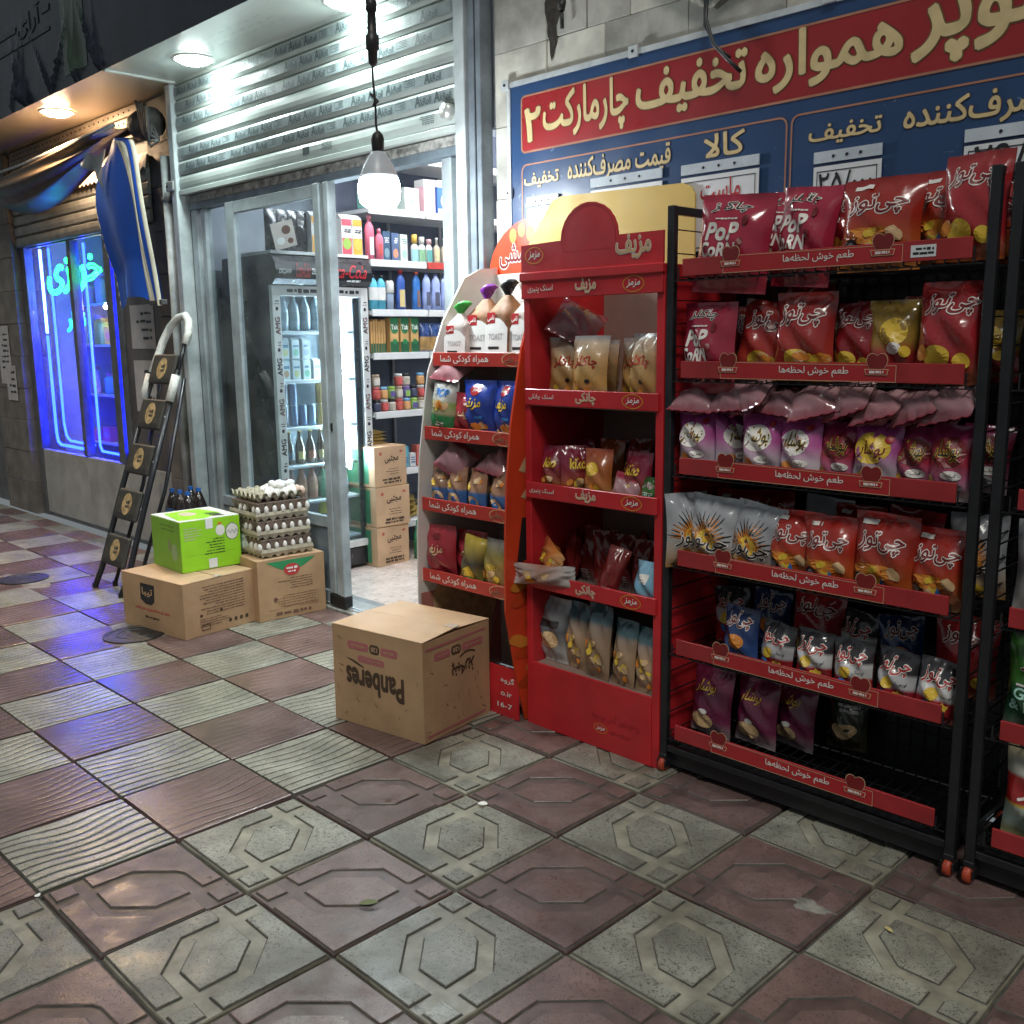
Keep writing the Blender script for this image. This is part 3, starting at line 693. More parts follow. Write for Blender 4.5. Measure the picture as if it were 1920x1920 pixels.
mt = MB().mat(M_imb).box(.002,.002,-.02,.448,.598,0,.002).mesh('floor_tile')
for i in range(8):
    for j in range(4): link('floor_tile', mt, shopfloor, (-3.14+i*.45+(j%2)*.15, 2.0+j*.6, random.uniform(-.001,.0006)))
MB().mat(mat('sill_stone2',(.13,.13,.13),.5,var=.2)).box(-2.3,1.972,-.004,-.8,2.04,.004).obj('threshold', shopfloor)
# tube lights under the shop ceiling
for k,(x,y) in enumerate(((-1.9,2.75),(-1.9,3.9),(-.4,3.2))):
    t = thing('tube_light', ['white tube light under the shop ceiling near the door','white tube light under the shop ceiling at the back','white tube light under the shop ceiling on the right'][k], 'tube light', (x,y,3.0), group='tube lights in the shop')
    MB().box(-.04,-.6,0,.04,.6,.045,.004).obj('housing', t, M_paper)
    mb = MB(); mb.smooth = True; mb.lathe([(.018,-.58),(.018,.58)],10,(0,0,-.02),'y'); mb.obj('tube', t, glow('tube_glow',(.95,.97,1.),105))
# ---- shelving along the left wall
M_shelf = mat('shelf_white', (.72,.74,.74), .35, var=.06); M_shelfd = mat('shelf_back', (.11,.13,.18), .5, var=.1)
shelf = thing('shelf_unit', 'white metal shelf unit along the left shop wall behind the fridge', 'shelf unit', (0,0,0))
LV = [.25,.61,.995,1.375,1.65,1.96,2.28,2.62]
MB().box(-3.05,2.66,0,-2.93,4.7,2.95).obj('back_panel', shelf, M_shelfd)
for y in (2.665,3.135,3.60,4.07): MB().box(-2.925,y,0,-2.905,y+.02,2.95).obj('upright', shelf, mat('upright_grey',(.3,.3,.32),.5))
for z in LV:
    for y in (2.665,3.135,3.605,4.075):
        b = MB().box(-2.90,y,z-.03,-2.505,y+.462,z-.004).obj('shelf_board', shelf, M_shelf)
        red = (z == 1.96 and y > 3.1)
        MB().box(-2.503,y+.002,z-.040,-2.492,y+.460,z+.004,.002).obj('price_rail', b, mat('price_rail_red',(.5,.06,.05),.4) if red else M_shelf)
# board bridging the top of the fridge
MB().box(-2.90,1.96,1.966,-2.505,2.66,1.985).obj('shelf_board', shelf, M_shelf)

def pack(name, label, cat, x, y, z, w, d, h, m, decals=(), group=None, top=None):
    """a carton whose printed side looks along +x; w along y, d deep"""
    t = thing(name, label, cat, (x,y,z), (0,0,random.uniform(-.05,.05)), group)
    MB().box(-d,-w/2,0,0,w/2,h,.0015).obj('box', t, m)
    for k,(vf,mm) in enumerate(decals):
        mb = MB(); put(mb, vf, east(0), mm, .001+.0006*k); mb.obj('print', t)
    if top: mb = MB(); mb.prism([(-d,h),(0,h),(-d*.5,h+top)], -w/2, w/2, 'y'); mb.obj('gable', t, m)
    return t
def bottle(name, label, cat, x, y, z, prof, m, capprof, mc, lab=None, group=None, flat=.62, wide=1.0):
    t = thing(name, label, cat, (x,y,z), (0,0,random.uniform(-.15,.15)), group)
    mb = MB(); mb.smooth = True; mb.lathe(prof, 18); mb.v = [(a*flat,b*wide,c) for a,b,c in mb.v]; mb.obj('body', t, m)
    mb = MB(); mb.smooth = True; mb.lathe(capprof, 14); mb.obj('cap', t, mc)
    if lab:
        z0, z1, r, ml, w = lab; mb = MB()
        mb.grid(lambda u,v: ((r+.0015)*flat*math.cos((u-.5)*w), (r+.0015)*wide*math.sin((u-.5)*w), z0+(z1-z0)*v), 8, 2); mb.obj('wrap_label', t, ml)
    return t
c3 = lambda r,g,b: mat('c_%d_%d_%d'%(r*100,g*100,b*100),(r,g,b),.38,var=.08)
W = c3(.72,.72,.70)
XS = -2.56
# shelf above the fridge: juice, black bags
def juice(y, main, fruit, label):
    t = pack('juice_carton', label, 'juice carton', XS+.03, y, 1.986, .075,.075,.215, W, [(rect2d(-.034,.0,.034,.10),c3(*main)),(ellipse2d(0,.065,.03,.035,16,2),c3(*fruit)),(rect2d(-.034,.175,.034,.212),c3(*main)),(dashes((-.028,.13,.028,.155),2,3,.6,(.7,1)),M_ink)], 'juice cartons on top of the fridge', .03)
juice(2.30,(.85,.42,.08),(.9,.55,.12),'orange juice carton on the fridge seen through the door glass')
juice(2.52,(.62,.10,.14),(.3,.5,.1),'red fruit juice carton on the fridge right of the door post')
juice(2.60,(.85,.36,.06),(.9,.5,.1),'orange juice carton beside the pink bottles')
M_foilk = mat('black_foil',(.02,.02,.024),.22,var=.2,coat=.4)
def pillow(name, label, cat, loc, rot, w, h, d, m, group=None, seed=1, extra=None):
    mb = MB(); r = random.Random(seed); p = [r.uniform(0,6) for _ in range(4)]; nu = 10; nv = 12
    def S_(u, v, s):
        a = 2*u-1; tt = d*.5*max(0,1-abs(a)**2.4)**.6*max(0,math.sin(math.pi*min(1,max(0,(v-.05)/.9))))**.6
        tt += .006*math.sin(7*u+9*v+p[0])*math.sin(5*v+p[1])*(tt/(d*.5)+.1)
        return (a*w/2*(1-.05*math.sin(math.pi*v)), s*tt, v*h)
    mb.grid(lambda u,v: S_(u,v,-1), nu, nv); mb.grid(lambda u,v: S_(u,v,1), nu, nv, True); mb.smooth = True
    o = mb.obj(name, None, m, loc=loc, rot=rot, label=label, cat=cat, group=group)
    return o
for k in range(4):
    pillow('snack_bag', ['black foil bag on the fridge nearest the door frame','second black foil bag on top of the fridge','third black foil bag on top of the fridge','black foil bag beside the orange juice carton on the fridge'][k], 'bag', (XS-.02,2.02+.065*k,1.987), (0,0,math.pi/2), .10,.24,.05, M_foilk, 'black bags on the fridge', k)
mb = MB(); mb.box(-.003,-.075,0,.003,.075,.15); t = mb.obj('price_leaflet', None, c3(.5,.45,.4), loc=(-2.49,2.06,2.0), rot=(.28,.1,.0), label='printed leaflet with coffee cups on the fridge edge', cat='leaflet')
mb = MB(); put(mb, ellipse2d(.02,.10,.03,.025), east(.003), c3(.12,.05,.03)); put(mb, ellipse2d(-.03,.045,.028,.02), east(.003), W); put(mb, ellipse2d(.035,.035,.02,.016), east(.003), c3(.12,.05,.03)); mb.obj('print', t)
# shelf z=1.96
PB = [(.004,0),(.030,.004),(.032,.15),(.026,.175),(.012,.195),(.012,.2)]; CP = [(.013,.2),(.014,.225),(.010,.228)]
sc = lambda pr,k,j: [(a*k,b*j) for a,b in pr]
bottle('pink_bottle','tall pink shampoo bottle with oval label on the second shelf','bottle',XS+.02,2.70,1.962,sc(PB,1.15,1.2),c3(.72,.16,.24),sc(CP,1,1.2),c3(.75,.22,.3),(.03,.14,.036,W,1.0))
bottle('pink_bottle','short pink shampoo bottle beside the tall pink one','bottle',XS+.03,2.768,1.962,sc(PB,.95,.85),c3(.72,.18,.26),sc(CP,.9,.85),c3(.75,.22,.3),(.03,.10,.030,c3(.6,.1,.1),1.0))
for k,(cc,l) in enumerate((((.05,.10,.17),'dark blue carton next to the short pink bottle'),((.08,.13,.25),'dark blue carton with an orange picture on the second shelf'),((.66,.70,.66),'white carton with green leaf print on the second shelf'))):
    pack('product_box', l, 'box', XS+.02, 2.835+.072*k, 1.962, .058,.06,.185-.006*k, c3(*cc), [((dashes((-.02,.11,.02,.15),3,k,.6,(.5,1))),W if k<2 else c3(.1,.3,.2)),(ellipse2d(0,.05,.02,.03),[c3(.2,.3,.35),c3(.6,.25,.15),c3(.35,.6,.45)][k])], 'boxes on the second shop shelf')
for k,(cap,b1,l) in enumerate((((.75,.50,.10),(.30,.55,.62),'bottle with yellow cap on the second shelf'),((.75,.75,.72),(.22,.42,.25),'bottle with white cap and green label on the second shelf'),((.62,.36,.38),(.10,.32,.30),'bottle with pink cap and dark green label on the second shelf'))):
    bottle('shampoo_bottle', l, 'bottle', XS+.02, 3.065+.062*k, 1.962, sc(PB,.88,.62), W, [(.018,.124),(.019,.175-.012*k),(.016,.178-.012*k)], c3(*cap), (.008,.085,.0275,c3(*b1),2.4))
for k in range(5):
    bottle('lotion_bottle', ['first cream lotion bottle above the red shelf edge','second cream lotion bottle above the red shelf edge','third cream lotion bottle above the red shelf edge','fourth cream lotion bottle above the red shelf edge','last cream lotion bottle above the red shelf edge'][k], 'bottle', XS+.01+.02*(k%2), 3.265+.052*k, 1.962, sc(PB,.82,.62), c3(.50,.42,.32), [(.008,.124),(.008,.155),(.010,.156),(.010,.17)], W, (.015,.09,.026,[c3(.55,.5,.3),W,c3(.4,.3,.2)][k%3],1.6), 'cream lotion bottles')
# top shelf
for k,(y,w,h,cc,l) in enumerate(((2.74,.11,.14,(.25,.55,.48),'mint green swirl box on the top shelf'),(2.87,.11,.14,(.25,.55,.48),'mint green swirl box half hidden behind the bulb'),(3.05,.12,.15,(.66,.66,.64),'white box on the top shelf behind the bulb'),(3.20,.10,.17,(.72,.45,.50),'pink box on the top shelf right of the bulb'),(3.32,.11,.175,(.06,.16,.48),'blue box with a pale round picture on the top shelf'),(3.46,.1,.2,(.45,.22,.08),'brown package at the right end of the top shelf'))):
    pack('product_box', l, 'box', XS+.03, y, 2.282, w,.10,h, c3(*cc), [(rect2d(-w*.45,.004,w*.45,h*.22),W),(ellipse2d(.0,h*.52,w*.22,h*.22),[c3(.5,.75,.7),c3(.5,.75,.7),c3(.3,.4,.5),W,c3(.75,.55,.45),c3(.6,.1,.08)][k])], 'boxes on the top shop shelf')
    if k in (3,4): pack('product_box', ['','','','flat white box lying on the pink box','flat white box lying on the blue box'][k], 'box', XS+.03, y, 2.283+h, w,.10,.045, W, [(dashes((-w*.4,.01,w*.4,.035),2,k,.5,(.6,.9)),c3(.2,.2,.3))], 'flat boxes on the top shop shelf')
# shelf z=1.65 : cleaning bottles
for k in range(2): bottle('cleaner_bottle', ['cyan and white twin bottle nearest the fridge','cyan and white bottle second from the fridge'][k], 'bottle', XS+.03, 2.705+.065*k, 1.652, sc(PB,1.05,1.0), c3(.10,.45,.62), [(.012,.2),(.012,.215)], M_black, (.06,.14,.0335,W,3.), 'cyan bottles on the third shelf')
bottle('spray_can','white round topped can on the third shelf','can',XS+.03,2.84,1.652,[(.003,0),(.026,.003),(.026,.10),(.023,.108)],c3(.4,.5,.66),[(.024,.108),(.027,.11),(.027,.17),(.02,.185)],W)
JB = [(.004,0),(.036,.004),(.037,.09),(.030,.14),(.034,.17),(.028,.20),(.013,.222),(.013,.23)]
bottle('detergent_bottle','dark blue detergent bottle with yellow label on the third shelf','bottle',XS+.03,2.93,1.652,JB,c3(.03,.09,.36),[(.014,.23),(.015,.255)],c3(.5,.05,.06),(.02,.13,.037,c3(.55,.45,.2),1.1))
bottle('detergent_bottle','dark blue detergent bottle turned sideways on the third shelf','bottle',XS+.02,3.07,1.652,JB,c3(.03,.16,.48),[(.014,.23),(.015,.25)],c3(.5,.1,.06),(.02,.13,.037,c3(.2,.12,.1),.7))
for k in range(4): bottle('bleach_bottle', ['pale lilac bottle left of its twin on the third shelf','pale lilac bottle touching the door jamb on the third shelf','pale lilac bottle behind the door jamb','pale lilac bottle seen through the narrow side pane'][k], 'bottle', XS+.03, 3.15+.082*k, 1.652, JB, c3(.34,.42,.72), [(.013,.23),(.013,.24)], c3(.1,.12,.3), (.03,.12,.037,[c3(.08,.09,.14),c3(.35,.1,.1)][0],1.0), 'lilac bottles on the third shelf')
# shelf z=1.375 : pasta
for k in range(6): pack('spaghetti_pack', '%s narrow spaghetti pack seen edge on, from the fridge'%ORD[k].capitalize(), 'pasta pack', XS+.02, 2.69+.021*k, 1.377, .018,.09,.20+.008*(k%3), c3(.55,.32,.12), [(rect2d(-.008,0,.008,.06),c3(.03,.10,.05))], 'narrow spaghetti packs')
for k in range(3):
    pack('spaghetti_pack', ['spaghetti pack with green label, left of three','spaghetti pack with green label, middle of three','spaghetti pack with green label, right of three'][k], 'pasta pack', XS+.04, 2.86+.085*k, 1.377, .066,.05,.225, c3(.60,.36,.14),
      [(rect2d(-.033,0,.033,.07),c3(.02,.11,.05)),(rect2d(-.033,.19,.033,.225),c3(.02,.16,.06)),(ellipse2d(0,.165,.032,.042),c3(.02,.16,.06)),(text_fit('Tak',(-.028,.15,.028,.18),.03),W),(ellipse2d(.0,.07,.02,.018),c3(.03,.2,.07))], 'spaghetti packs with green labels')
for k in range(4):
    pillow('pasta_bag', ['navy pasta bag next to the green spaghetti packs','second navy pasta bag on the pasta shelf','third navy pasta bag by the door jamb','navy pasta bag seen past the door jamb'][k], 'pasta bag', (XS+.03,3.12+.075*k,1.378), (0,0,math.pi/2), .085,.19,.06, mat('navy_foil',(.02,.05,.17),.25,var=.2,coat=.4,grad=[(0,(.02,.05,.17)),(.1,(.5,.3,.1)),(.5,(.45,.27,.1)),(.55,(.02,.05,.17))]), 'navy pasta bags', 20+k)
# shelf z=.995 : jars and tins stacked two high
JAR = [(.004,0),(.027,.003),(.028,.055),(.024,.062)]; LID = [(.026,.062),(.026,.078),(.022,.08)]
jc = [((.06,.07,.12),(.02,.02,.02)),((.5,.1,.08),(.7,.7,.68)),((.65,.6,.55),(.02,.02,.02)),((.6,.10,.10),(.5,.1,.1)),((.65,.35,.15),(.2,.45,.7)),((.30,.5,.12),(.3,.5,.1)),((.5,.45,.35),(.4,.3,.2)),((.12,.1,.3),(.3,.2,.5))]
for lv in range(3):
    for k in range(7):
        if lv == 2 and k not in (0,3,4,6): continue
        a, b_ = jc[(k+lv*3)%8]
        bottle('jar', '%s jar from the fridge in the %s row of the fifth shelf'%(ORD[k],['bottom','middle','top'][lv]), 'jar', XS+.03, 2.70+.062*k, .997+.0815*lv, JAR, c3(*a), LID, c3(*b_), (.012,.05,.028,c3(*jc[(k*3+lv)%8][0]),1.6), 'jars on the fifth shelf', 1.0)
# shelf z=.61 : small packets; cartons stacked on the floor before it
for k in range(5): pack('small_carton', '%s small carton from the brown boxes on the low shelf'%ORD[k], 'box', XS+.02, 2.88+.06*k, .612, .05,.06,.09+.05*(k%2), c3(*[(.6,.62,.6),(.12,.4,.5),(.6,.6,.6),(.5,.12,.1),(.2,.45,.3)][k]), [(dashes((-.02,.02,.02,.07),3,k,.5,(.6,1)),c3(.1,.15,.3))], 'small cartons on the low shelf')
for k in range(4): pillow('snack_bag', '%s flat yellow bag in the pile on the low shelf, from below'%ORD[k], 'bag', (-2.70,2.98+.01*k,.252+.035*k), (-math.pi/2,0,.3+.2*k), .2,.25,.05, mat('yellow_foil',(.62,.45,.14),.35,var=.15,coat=.3), 'yellow bags on the low shelf', 40+k)
for k in range(4): bottle('green_bottle', '%s green plastic bottle on the floor past the brown boxes'%ORD[k], 'bottle', -2.42+.05*(k%2), 2.93+.07*k, .0, [(.003,0),(.034,.004),(.034,.16),(.02,.21),(.013,.24)], mat('green_pet',(.05,.30,.14),.12,var=.1,trans=.3), [(.015,.24),(.015,.265)], c3(.05,.3,.15), None, 'green bottles on the shop floor', 1.0)
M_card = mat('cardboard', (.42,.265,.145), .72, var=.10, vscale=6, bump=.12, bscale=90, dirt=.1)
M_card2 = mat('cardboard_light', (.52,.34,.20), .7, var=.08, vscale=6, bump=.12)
M_cprint = mat('carton_ink', (.06,.035,.02), .7, var=0); M_cred = mat('carton_red', (.42,.10,.07), .7, var=0)
for k in range(3):
    t = thing('carton', ['brown carton at the bottom of the stack beside the fridge','brown carton in the middle of the stack beside the fridge','brown carton on top of the stack beside the fridge'][k], 'carton', (-2.40,2.57,.262*k), (0,0,[.04,-.03,.05][k]), 'brown cartons stacked beside the fridge')
    MB().box(-.30,0,.001,0,.27,.259,.002).obj('box', t, M_card2)
    mb = MB(); put(mb, text_fit('مجتبی',(.085,.15,.20,.195),.03), east(0), M_cprint); put(mb, dashes((.06,.015,.22,.055),2,k,.7,(.9,1)), east(0), M_cprint); put(mb, dashes((.08,.07,.20,.12),3,k+5,.25,(.6,.9)), east(0), M_cprint)
    put(mb, ellipse2d(.05,.215,.012,.012), east(0), M_cred); put(mb, ellipse2d(.225,.22,.014,.008), east(0), M_cred); mb.obj('print', t)
    mb = MB(); put(mb, rect2d(-.30,.02,-.06,.24), lambda x,z,l: (x,-l,z), c3(.06,.22,.12)); mb.obj('green_print', t)
for k in range(4): pillow('snack_bag', '%s yellow packet lying on the top brown carton, from below'%ORD[k], 'bag', (-2.58,2.72+.01*k,.788+.022*k), (-math.pi/2,0,math.pi/2+.12*k), .21,.22,.045, mat('yellow_foil',(.62,.45,.14),.35,var=.15,coat=.3), 'yellow packets on the carton stack', 60+k)

# ------------------------------------------------------------------ drinks fridge, its glass door looking along +x
M_fw = mat('fridge_white', (.66,.67,.66), .35, var=.1); M_fk = mat('fridge_black', (.018,.02,.026), .28, var=.2, coat=.3); M_fi = mat('fridge_inner', (.62,.72,.80), .35, var=.04)
fr = thing('drinks_fridge', 'tall black glass door drinks fridge with curved sign header and lit interior', 'fridge', (-2.5,1.945,0))
mb = MB(); mb.box(-.60,0,.02,-.56,.69,1.79); mb.box(-.56,0,.02,-.03,.02,1.79); mb.box(-.56,.67,.02,-.03,.69,1.79); mb.box(-.56,.02,.02,-.03,.67,.20); mb.box(-.56,.02,1.76,-.03,.67,1.79); mb.obj('cabinet', fr, M_fk)
mb = MB(); mb.box(-.555,.022,.202,-.545,.668,1.758); mb.box(-.544,.022,.202,-.05,.030,1.758); mb.box(-.544,.660,.202,-.05,.668,1.758); mb.box(-.544,.031,.202,-.05,.659,.212); mb.obj('liner', fr, M_fi)
MB().box(-.03,.01,.02,-.002,.68,.135,.004).obj('grille', fr, M_fk)
mb = MB(); [mb.box(-.0015,.20,.045+.02*k,.001,.48,.051+.02*k) for k in range(4)]; mb.obj('grille_slot', fr, M_ink)
fd = MB(); fd.box(-.028,.0,.14,.008,.055,1.785,.003); fd.box(-.028,.635,.14,.008,.69,1.785,.003); fd.box(-.028,.0555,.14,.008,.6345,.185,.003); fd.box(-.028,.0555,1.725,.008,.6345,1.785,.003); fdo = fd.obj('door_frame', fr, M_fw)
MB().box(-.018,.056,.186,-.012,.634,1.724).obj('glass', fdo, glass('fridge_glass',(.88,.95,.98),.03,.05))
mb = MB(); mb.box(-.0285,.590,.19,-.019,.633,1.72); mb.obj('gasket', fdo, M_fk)
mb = MB()
for k in range(6):
    z = .30+.24*k; tv = text_fit('AMG',(0,0,.10,.032),.03)
    for yy in (.028,.662):
        put(mb, ([(yy+.016-p[1], z+p[0]) for p in tv[0]], [q for q in tv[1]]), east(.008), c3(.32,.05,.05) if k%2 else M_ink, .001)
        put(mb, ellipse2d(yy, z+.15, .01,.012,10,1), east(.008), M_ink, .001); put(mb, dashes((yy-.015,z+.17,yy+.015,z+.20),2,k,.4,(.5,1)), east(.008), M_ink, .001)
put(mb, dashes((.10,1.74,.62,1.77),1,3,.7,(1,1)), east(.008), M_ink, .001); mb.obj('frame_decals', fdo)
mb = MB(); hp = [(-.55,1.79),(.02,1.79),(.055,1.82),(.065,1.87),(.05,1.92),(.01,1.955),(-.05,1.963),(-.55,1.963)]; mb.prism([(a,b) for a,b in hp], .0, .69, 'y'); mb.v = [(a,b,c) for a,b,c in mb.v]; hd = mb.obj('header', fr, M_fk)
def onhead(y, s, l=0.):
    # s runs up the bulging face
    z = 1.80+s; xx = np.interp(z,[1.79,1.82,1.87,1.92,1.955],[.02,.055,.065,.05,.01]); return (xx+l+.002, y, z)
M_cola = mat('cola_red', (.55,.03,.04), .4)
mb = MB(); put(mb, text_fit('Coca-Cola',(.33,.035,.645,.115),.006,.45), onhead, M_cola, .003); put(mb, text_fit('Coca-Cola',(.135,.03,.235,.115),.004,.45), onhead, M_cola, .003)
put(mb, text_fit('DEQAW',(.02,.045,.105,.075),.01,.2), onhead, W, .003); put(mb, text_fit('zero',(.245,.05,.30,.085),.015), onhead, W, .003); put(mb, dashes((.50,.012,.60,.027),1,2,.8,(1,1)), onhead, W, .003)
mb.obj('header_lettering', hd)
FS = [.212,.473,.702,.939,1.228,1.523]
for z in FS[1:]: MB().box(-.53,.032,z-.022,-.075,.658,z-.002,.003).obj('wire_shelf', fr, M_shelf)
mb = MB(); mb.smooth = True; mb.lathe([(.019,.66),(.019,1.72)],10,(-.062,.535,0)); mb.obj('light_tube', fr, glow('fridge_tube_glow',(.80,.92,1.),150))
MB().box(-.075,.548,.64,-.048,.565,1.74).obj('tube_holder', fr, M_fw)
# drinks standing in it
FX = -2.5-.14
CAN = [(.003,0),(.024,.003),(.026,.012),(.026,.15),(.021,.162),(.021,.165)]
GB = [(.003,0),(.030,.004),(.030,.11),(.012,.165),(.011,.20)]
PET = [(.003,0),(.036,.004),(.037,.05),(.034,.07),(.037,.09),(.036,.13),(.015,.185),(.013,.2)]
def fdrink(k, y, zi, prof, col, cap, lab=None, label='', m=None, dx=0.):
    zt = prof[-1][1]; r = prof[-1][0]
    return bottle('drink', label, 'drink', FX+dx, 1.945+y, FS[zi], prof, m or c3(*col), [(r+.002,zt),(r+.002,zt+.014)], c3(*cap), lab, 'drinks in the fridge', 1.0)
rowname = ['floor','lowest shelf','second lowest shelf','middle shelf','upper shelf','top shelf']
dr = random.Random(9)
M_cola_liq = mat('cola_bottle',(.018,.010,.008),.08,var=.05,coat=.5); M_clear = mat('clear_pet',(.55,.66,.72),.12,var=.05,trans=.2); M_bglass = mat('brown_glass',(.06,.028,.012),.08,coat=.6)
for k in range(7):
    y = .075+.078*k
    fdrink(k, y, 5, PET, (.45,.55,.6), (.1,.2,.6) if k>4 else (.7,.7,.7), (.06,.11,.036,c3(.30,.38,.42),2.4), '%s water bottle from the left on the top shelf of the fridge'%ORD[k], M_clear)
    z3 = [(.10,.05,.03),(.06,.10,.06),(.10,.06,.03),(.16,.08,.02),(.12,.04,.02),(.3,.3,.35),(.4,.35,.2)][k]
    fdrink(k, y, 2, GB, z3, (.6,.45,.1), (.03,.08,.0305,[c3(.1,.12,.15),c3(.08,.1,.12),c3(.6,.5,.15),c3(.45,.15,.08),c3(.5,.4,.2),c3(.5,.5,.5),c3(.5,.4,.1)][k],1.8), '%s glass bottle from the left on the second lowest shelf of the fridge'%ORD[k], M_bglass if k < 5 else None)
    o5 = [(.05,.06,.07),(.3,.12,.08),(.42,.16,.09),(.42,.16,.09),(.05,.25,.12),(.45,.5,.5),(.55,.6,.3)][k]
    fdrink(k, y, 1, sc(PET,.92,.95), o5, (.5,.1,.05), (.05,.11,.034,c3(*[(.1,.1,.1),(.4,.2,.1),(.5,.25,.15),(.5,.25,.15),(.1,.35,.2),(.6,.62,.6),(.3,.55,.7)][k]),2.), '%s soft drink bottle from the left on the lowest shelf of the fridge'%ORD[k])
for k in range(8):
    y = .065+.066*k; cc = [(.45,.04,.05),(.03,.06,.10),(.03,.09,.2),(.04,.10,.22),(.1,.2,.3),(.4,.25,.08),(.45,.3,.1),(.1,.4,.55)][k]
    for st in range(2):
        if k in (3,4) and st: continue
        o = bottle('drink_can', '%s can from the left in the %s row on the middle fridge shelf'%(ORD[k],['lower','upper'][st]), 'can', FX, 1.945+y, FS[3]+.1315*st, sc(CAN,1.,.78), c3(*cc) if st==0 else c3(*[(.08,.1,.14),(.03,.06,.1),(.03,.09,.2),(.04,.1,.22),(.1,.2,.3),(.4,.25,.08),(.45,.3,.1),(.1,.4,.55)][k]), [(.021,.1285),(.0215,.1305)], M_alu, None, 'cans in the fridge', 1.0)
        if k == 0 and st == 1:
            tv = text_fit('HYPE',(-.05,-.011,.05,.011),.03); mb = MB(); put(mb, ([( -p[1], .065+p[0]) for p in tv[0]],tv[1]), lambda y,z,l: (.0268*math.cos(y/.0268)+l,.0268*math.sin(y/.0268),z), W, .001); mb.obj('lettering', o)
for k in range(7):
    y = .07+.074*k
    for st in range(2):
        if k == 4 and st: continue
        pack('milk_carton', '%s small milk carton from the left in the %s row of the upper fridge shelf'%(ORD[k],['lower','upper'][st]), 'carton', FX+.03, 1.945+y, FS[4]+.128*st, .054,.05,.112, c3(.66,.70,.70), [(ellipse2d(0,.035,.018,.022,14,2),c3(*[(.45,.2,.12),(.5,.3,.15),(.62,.58,.25),(.2,.45,.3),(.35,.4,.5),(.6,.5,.2),(.4,.3,.5)][(k+st)%7])),(dashes((-.02,.065,.02,.085),1,k,.8,(.9,1)),c3(.1,.2,.3))], 'milk cartons in the fridge', .012)
fdrink(0,.40,0,sc(PET,1.25,1.45),(.62,.48,.03),(.6,.45,.05),(.10,.16,.047,c3(.08,.07,.05),2.4),'large yellow soft drink bottle at the bottom of the fridge', mat('yellow_drink',(.66,.52,.04),.12,coat=.5))

# ================================================================== SNACK BAGS
class Bag:
    """pillow bag: base at z=0, printed face towards -y"""
    def __init__(s, w, h, d, seed=1, amp=1.):
        s.w, s.h, s.d = w, h, d*1.22; amp *= 1.45; r = random.Random(seed); s.p = [r.uniform(0,6.28) for _ in range(8)]; s.amp = amp
        s.lean = r.uniform(-.06,.06)
    def t(s, a, v):
        q = min(1, max(0, (v-.055)/.885)); base = max(0, 1-abs(a)**2.3)**.62 * max(0, math.sin(math.pi*q))**.62
        tt = s.d*.5*base
        e = math.exp(-((v-.90)/.085)**2) + math.exp(-((v-.08)/.07)**2)
        tt += s.amp*.0060*e*math.sin(a*10+s.p[0]+3*math.sin(a*3+s.p[1]))*(1-a*a)
        tt += s.amp*.0045*math.sin(5*a+7*v+s.p[2])*math.sin(6.5*v+s.p[3])*base
        tt += s.amp*.0035*abs(math.sin(3.2*a+9*v+s.p[4]))**4*base*2
        return max(.0012, tt)
    def S(s, a, v, side=-1, lift=0.):
        n = .0025*math.sin(a*60)*(1 if (v > .95 or v < .05) else 0)
        return (a*s.w/2*(1-.07*math.sin(math.pi*v)**2)+s.lean*s.h*.3*v, side*(s.t(a,v)+lift)+n+.012*s.amp*max(0,v-.9)*math.sin(3*a+s.p[5])*10*.3, v*s.h)
    def mesh(s, m, nu=14, nv=22):
        mb = MB(); mb.smooth = True
        mb.grid(lambda u,v: s.S(2*u-1,v,-1), nu, nv); mb.grid(lambda u,v: s.S(2*u-1,v,1), nu, nv, True)
        mb.mats = [m]; mb.m = [0]*len(mb.f); return mb.mesh('bag')
    def fn(s): return lambda x, z, l=0.: s.S(max(-1,min(1,2*x)), max(.01,min(.99,z)), -1, l)      # x in -.5..-.5, z in 0..1
def foil(key, grad, rough=.24): return mat(key, (.5,.5,.5), rough*.72, var=.10, vscale=7, grad=grad, coat=.35, spec=.6, rvar=.08, bump=.35, bscale=22, tint=.28)
M_lw = mat('print_white', (.72,.70,.66), .35, var=.05); M_lr = mat('print_red', (.36,.015,.02), .35, var=.05); M_ly = mat('print_yellow', (.70,.48,.05), .35, var=.08)
M_lo = mat('print_orange', (.62,.22,.03), .35, var=.12); M_lk = mat('print_black', (.02,.016,.016), .35, var=.05); M_lb = mat('print_blue', (.03,.18,.52), .35, var=.08); M_lp = mat('print_pink', (.60,.10,.38), .35, var=.08); M_lt = mat('print_tan', (.62,.42,.22), .4, var=.2, vscale=30); M_lg = mat('print_green', (.05,.28,.07), .35, var=.08); M_lmar = mat('print_maroon',(.16,.012,.015),.35,var=.08)
M_lgrey = mat('print_grey',(.34,.34,.36),.3,var=.1)
def curls(n, seed, x0, x1, z0, z1, r=.07, asp=.7):
    """puffed snack pieces printed on the bag"""
    rnd = random.Random(seed); out = []
    for k in range(n):
        ph = rnd.uniform(0,6); out.append((ellipse2d(rnd.uniform(x0,x1), rnd.uniform(z0,z1), r*rnd.uniform(.7,1.2), r*asp*rnd.uniform(.7,1.2), 12, 2, lambda a, ph=ph: 1+.22*math.sin(2*a+ph)+.1*math.sin(5*a)), [M_lt,M_lo,M_ly][k%3]))
    return out
